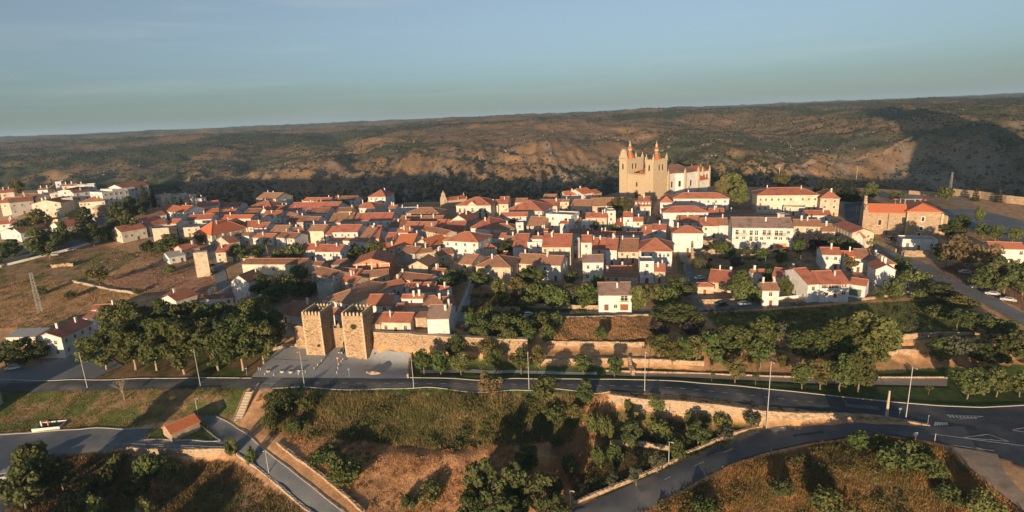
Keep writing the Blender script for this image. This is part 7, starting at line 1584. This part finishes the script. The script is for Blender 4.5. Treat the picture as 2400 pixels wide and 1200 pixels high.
car(2290,676,-38,'dark','dark car parked on the valley street, uppermost of three'); car(2326,692,-38,'silver','silver car parked on the valley street, middle of three'); car(2362,706,-38,'silver','silver car parked on the valley street, lowest of three')
car(2326,664,-35,'white','white car half hidden under the garden trees on the right'); car(2114,676,10,'white','white van parked at the end of the lane',True); car(2178,674,5,'dark','dark car beside the trees at the end of the lane'); car(2262,642,-35,'silver','silver car under the trees, farthest up the valley street'); car(2294,651,-35,'white','white car under the trees, second down the valley street')
car(12,1142,5,'white','white car at the lower left edge of the square'); car(14,1122,20,'silver','pale van behind the white car at the lower left',True); car(30,1108,25,'silver','silver car farthest up the row at the lower left')
car(502,642,75,'dark','dark car on the village street'); car(494,626,75,'dark','second dark car higher on the village street'); car(32,866,15,'white','white car under the trees at the left edge'); car(1236,742,5,'white','white car on the lane above the roofless shed')
car(128,600,25,'silver','silver car beside the white parapet on the left, lower one'); car(168,588,25,'white','white car beside the white parapet on the left, upper one')
car(2086,562,10,'dark','dark car at the foot of the convent wall, left one'); car(2106,564,10,'dark','dark car at the foot of the convent wall, right one')
# ------------------------------------------------------------------ trees outside the frame whose shadows cross the picture
def off_tree(kind,x,y,h,w_,label):
    crowns,trunk,H,Wd=PROTO[kind]; root=empty('tree',(x,y,tz(x,y))); tag(root,label,'tree'); inst('crown',crowns[0],root,(0,0,0),(w_/Wd,w_/Wd,h/H)); inst('trunk',trunk,root,(0,0,0),(1,1,h/H))
off_tree('big',84,42,13,11,'tall tree just outside the lower right of the view, left one'); off_tree('big',94,44,13,11,'tall tree just outside the lower right of the view, right one')
off_tree('big',-118,70,13,14,'tall tree just outside the lower left of the view, left one'); off_tree('big',-104,76,12,13,'tall tree just outside the lower left of the view, middle one'); off_tree('big',-88,80,11,12,'tall tree just outside the lower left of the view, right one')
# ------------------------------------------------------------------ far track on the hillside beyond the canyon
def Gfar(px,py):
    d=ray(px,py); t=np.arange(420,6000,6.0); X=CAM[None]+d[None]*t[:,None]; g_=X[:,2]-TZ(X[:,0],X[:,1]); i=np.argmax(g_<0); return X[i]
def far_strip(name,pix,w_,m,dz=1.0):
    B=np.array([Gfar(*q) for q in pix])[:,:2]; L=np.r_[0,np.cumsum(np.hypot(*np.diff(B,axis=0).T))]; S=np.linspace(0,L[-1],max(4,int(L[-1]/8))); X=np.stack([np.interp(S,L,B[:,k]) for k in (0,1)],1); T_=np.gradient(X,axis=0); T_/=np.linalg.norm(T_,axis=1)[:,None]; N=np.stack([-T_[:,1],T_[:,0]],1)
    A=X-N*w_/2;C_=X+N*w_/2; V=np.concatenate([np.c_[A,TZ(A[:,0],A[:,1])+dz],np.c_[C_,TZ(C_[:,0],C_[:,1])+dz]]); n=len(X); i=np.arange(n-1); o=bpy.data.objects.new(name,np_mesh(name,V,np.stack([i,i+1,i+1+n,i+n],1),m,smooth=True)); link(o); o['kind']='structure'
TRK=mat('pale_track',(.36,.24,.15),(.44,.3,.19),.05,.95,world=True)
far_strip('hill_track',[(1760,388),(1830,386),(1900,384),(1960,380),(2020,372),(2070,366),(2100,345),(2140,320)],10,TRK)
# ------------------------------------------------------------------ evening haze
def haze():
    b=MB(); b.box(-42000,42000,-400,42000,-160,240); M=bpy.data.materials.new('haze_air'); M.use_nodes=True; n=M.node_tree.nodes; l=M.node_tree.links
    n.remove(n['Principled BSDF']); v=n.new('ShaderNodeVolumePrincipled'); v.inputs['Density'].default_value=HAZE; v.inputs['Color'].default_value=(.5,.76,1,1); v.inputs['Anisotropy'].default_value=0.0
    l.new(v.outputs[0],n['Material Output'].inputs['Volume']); o=b.build('haze',M); o['kind']='stuff'; o['label']='thin evening haze over the town and hills'
HAZE=0.75e-4
haze()
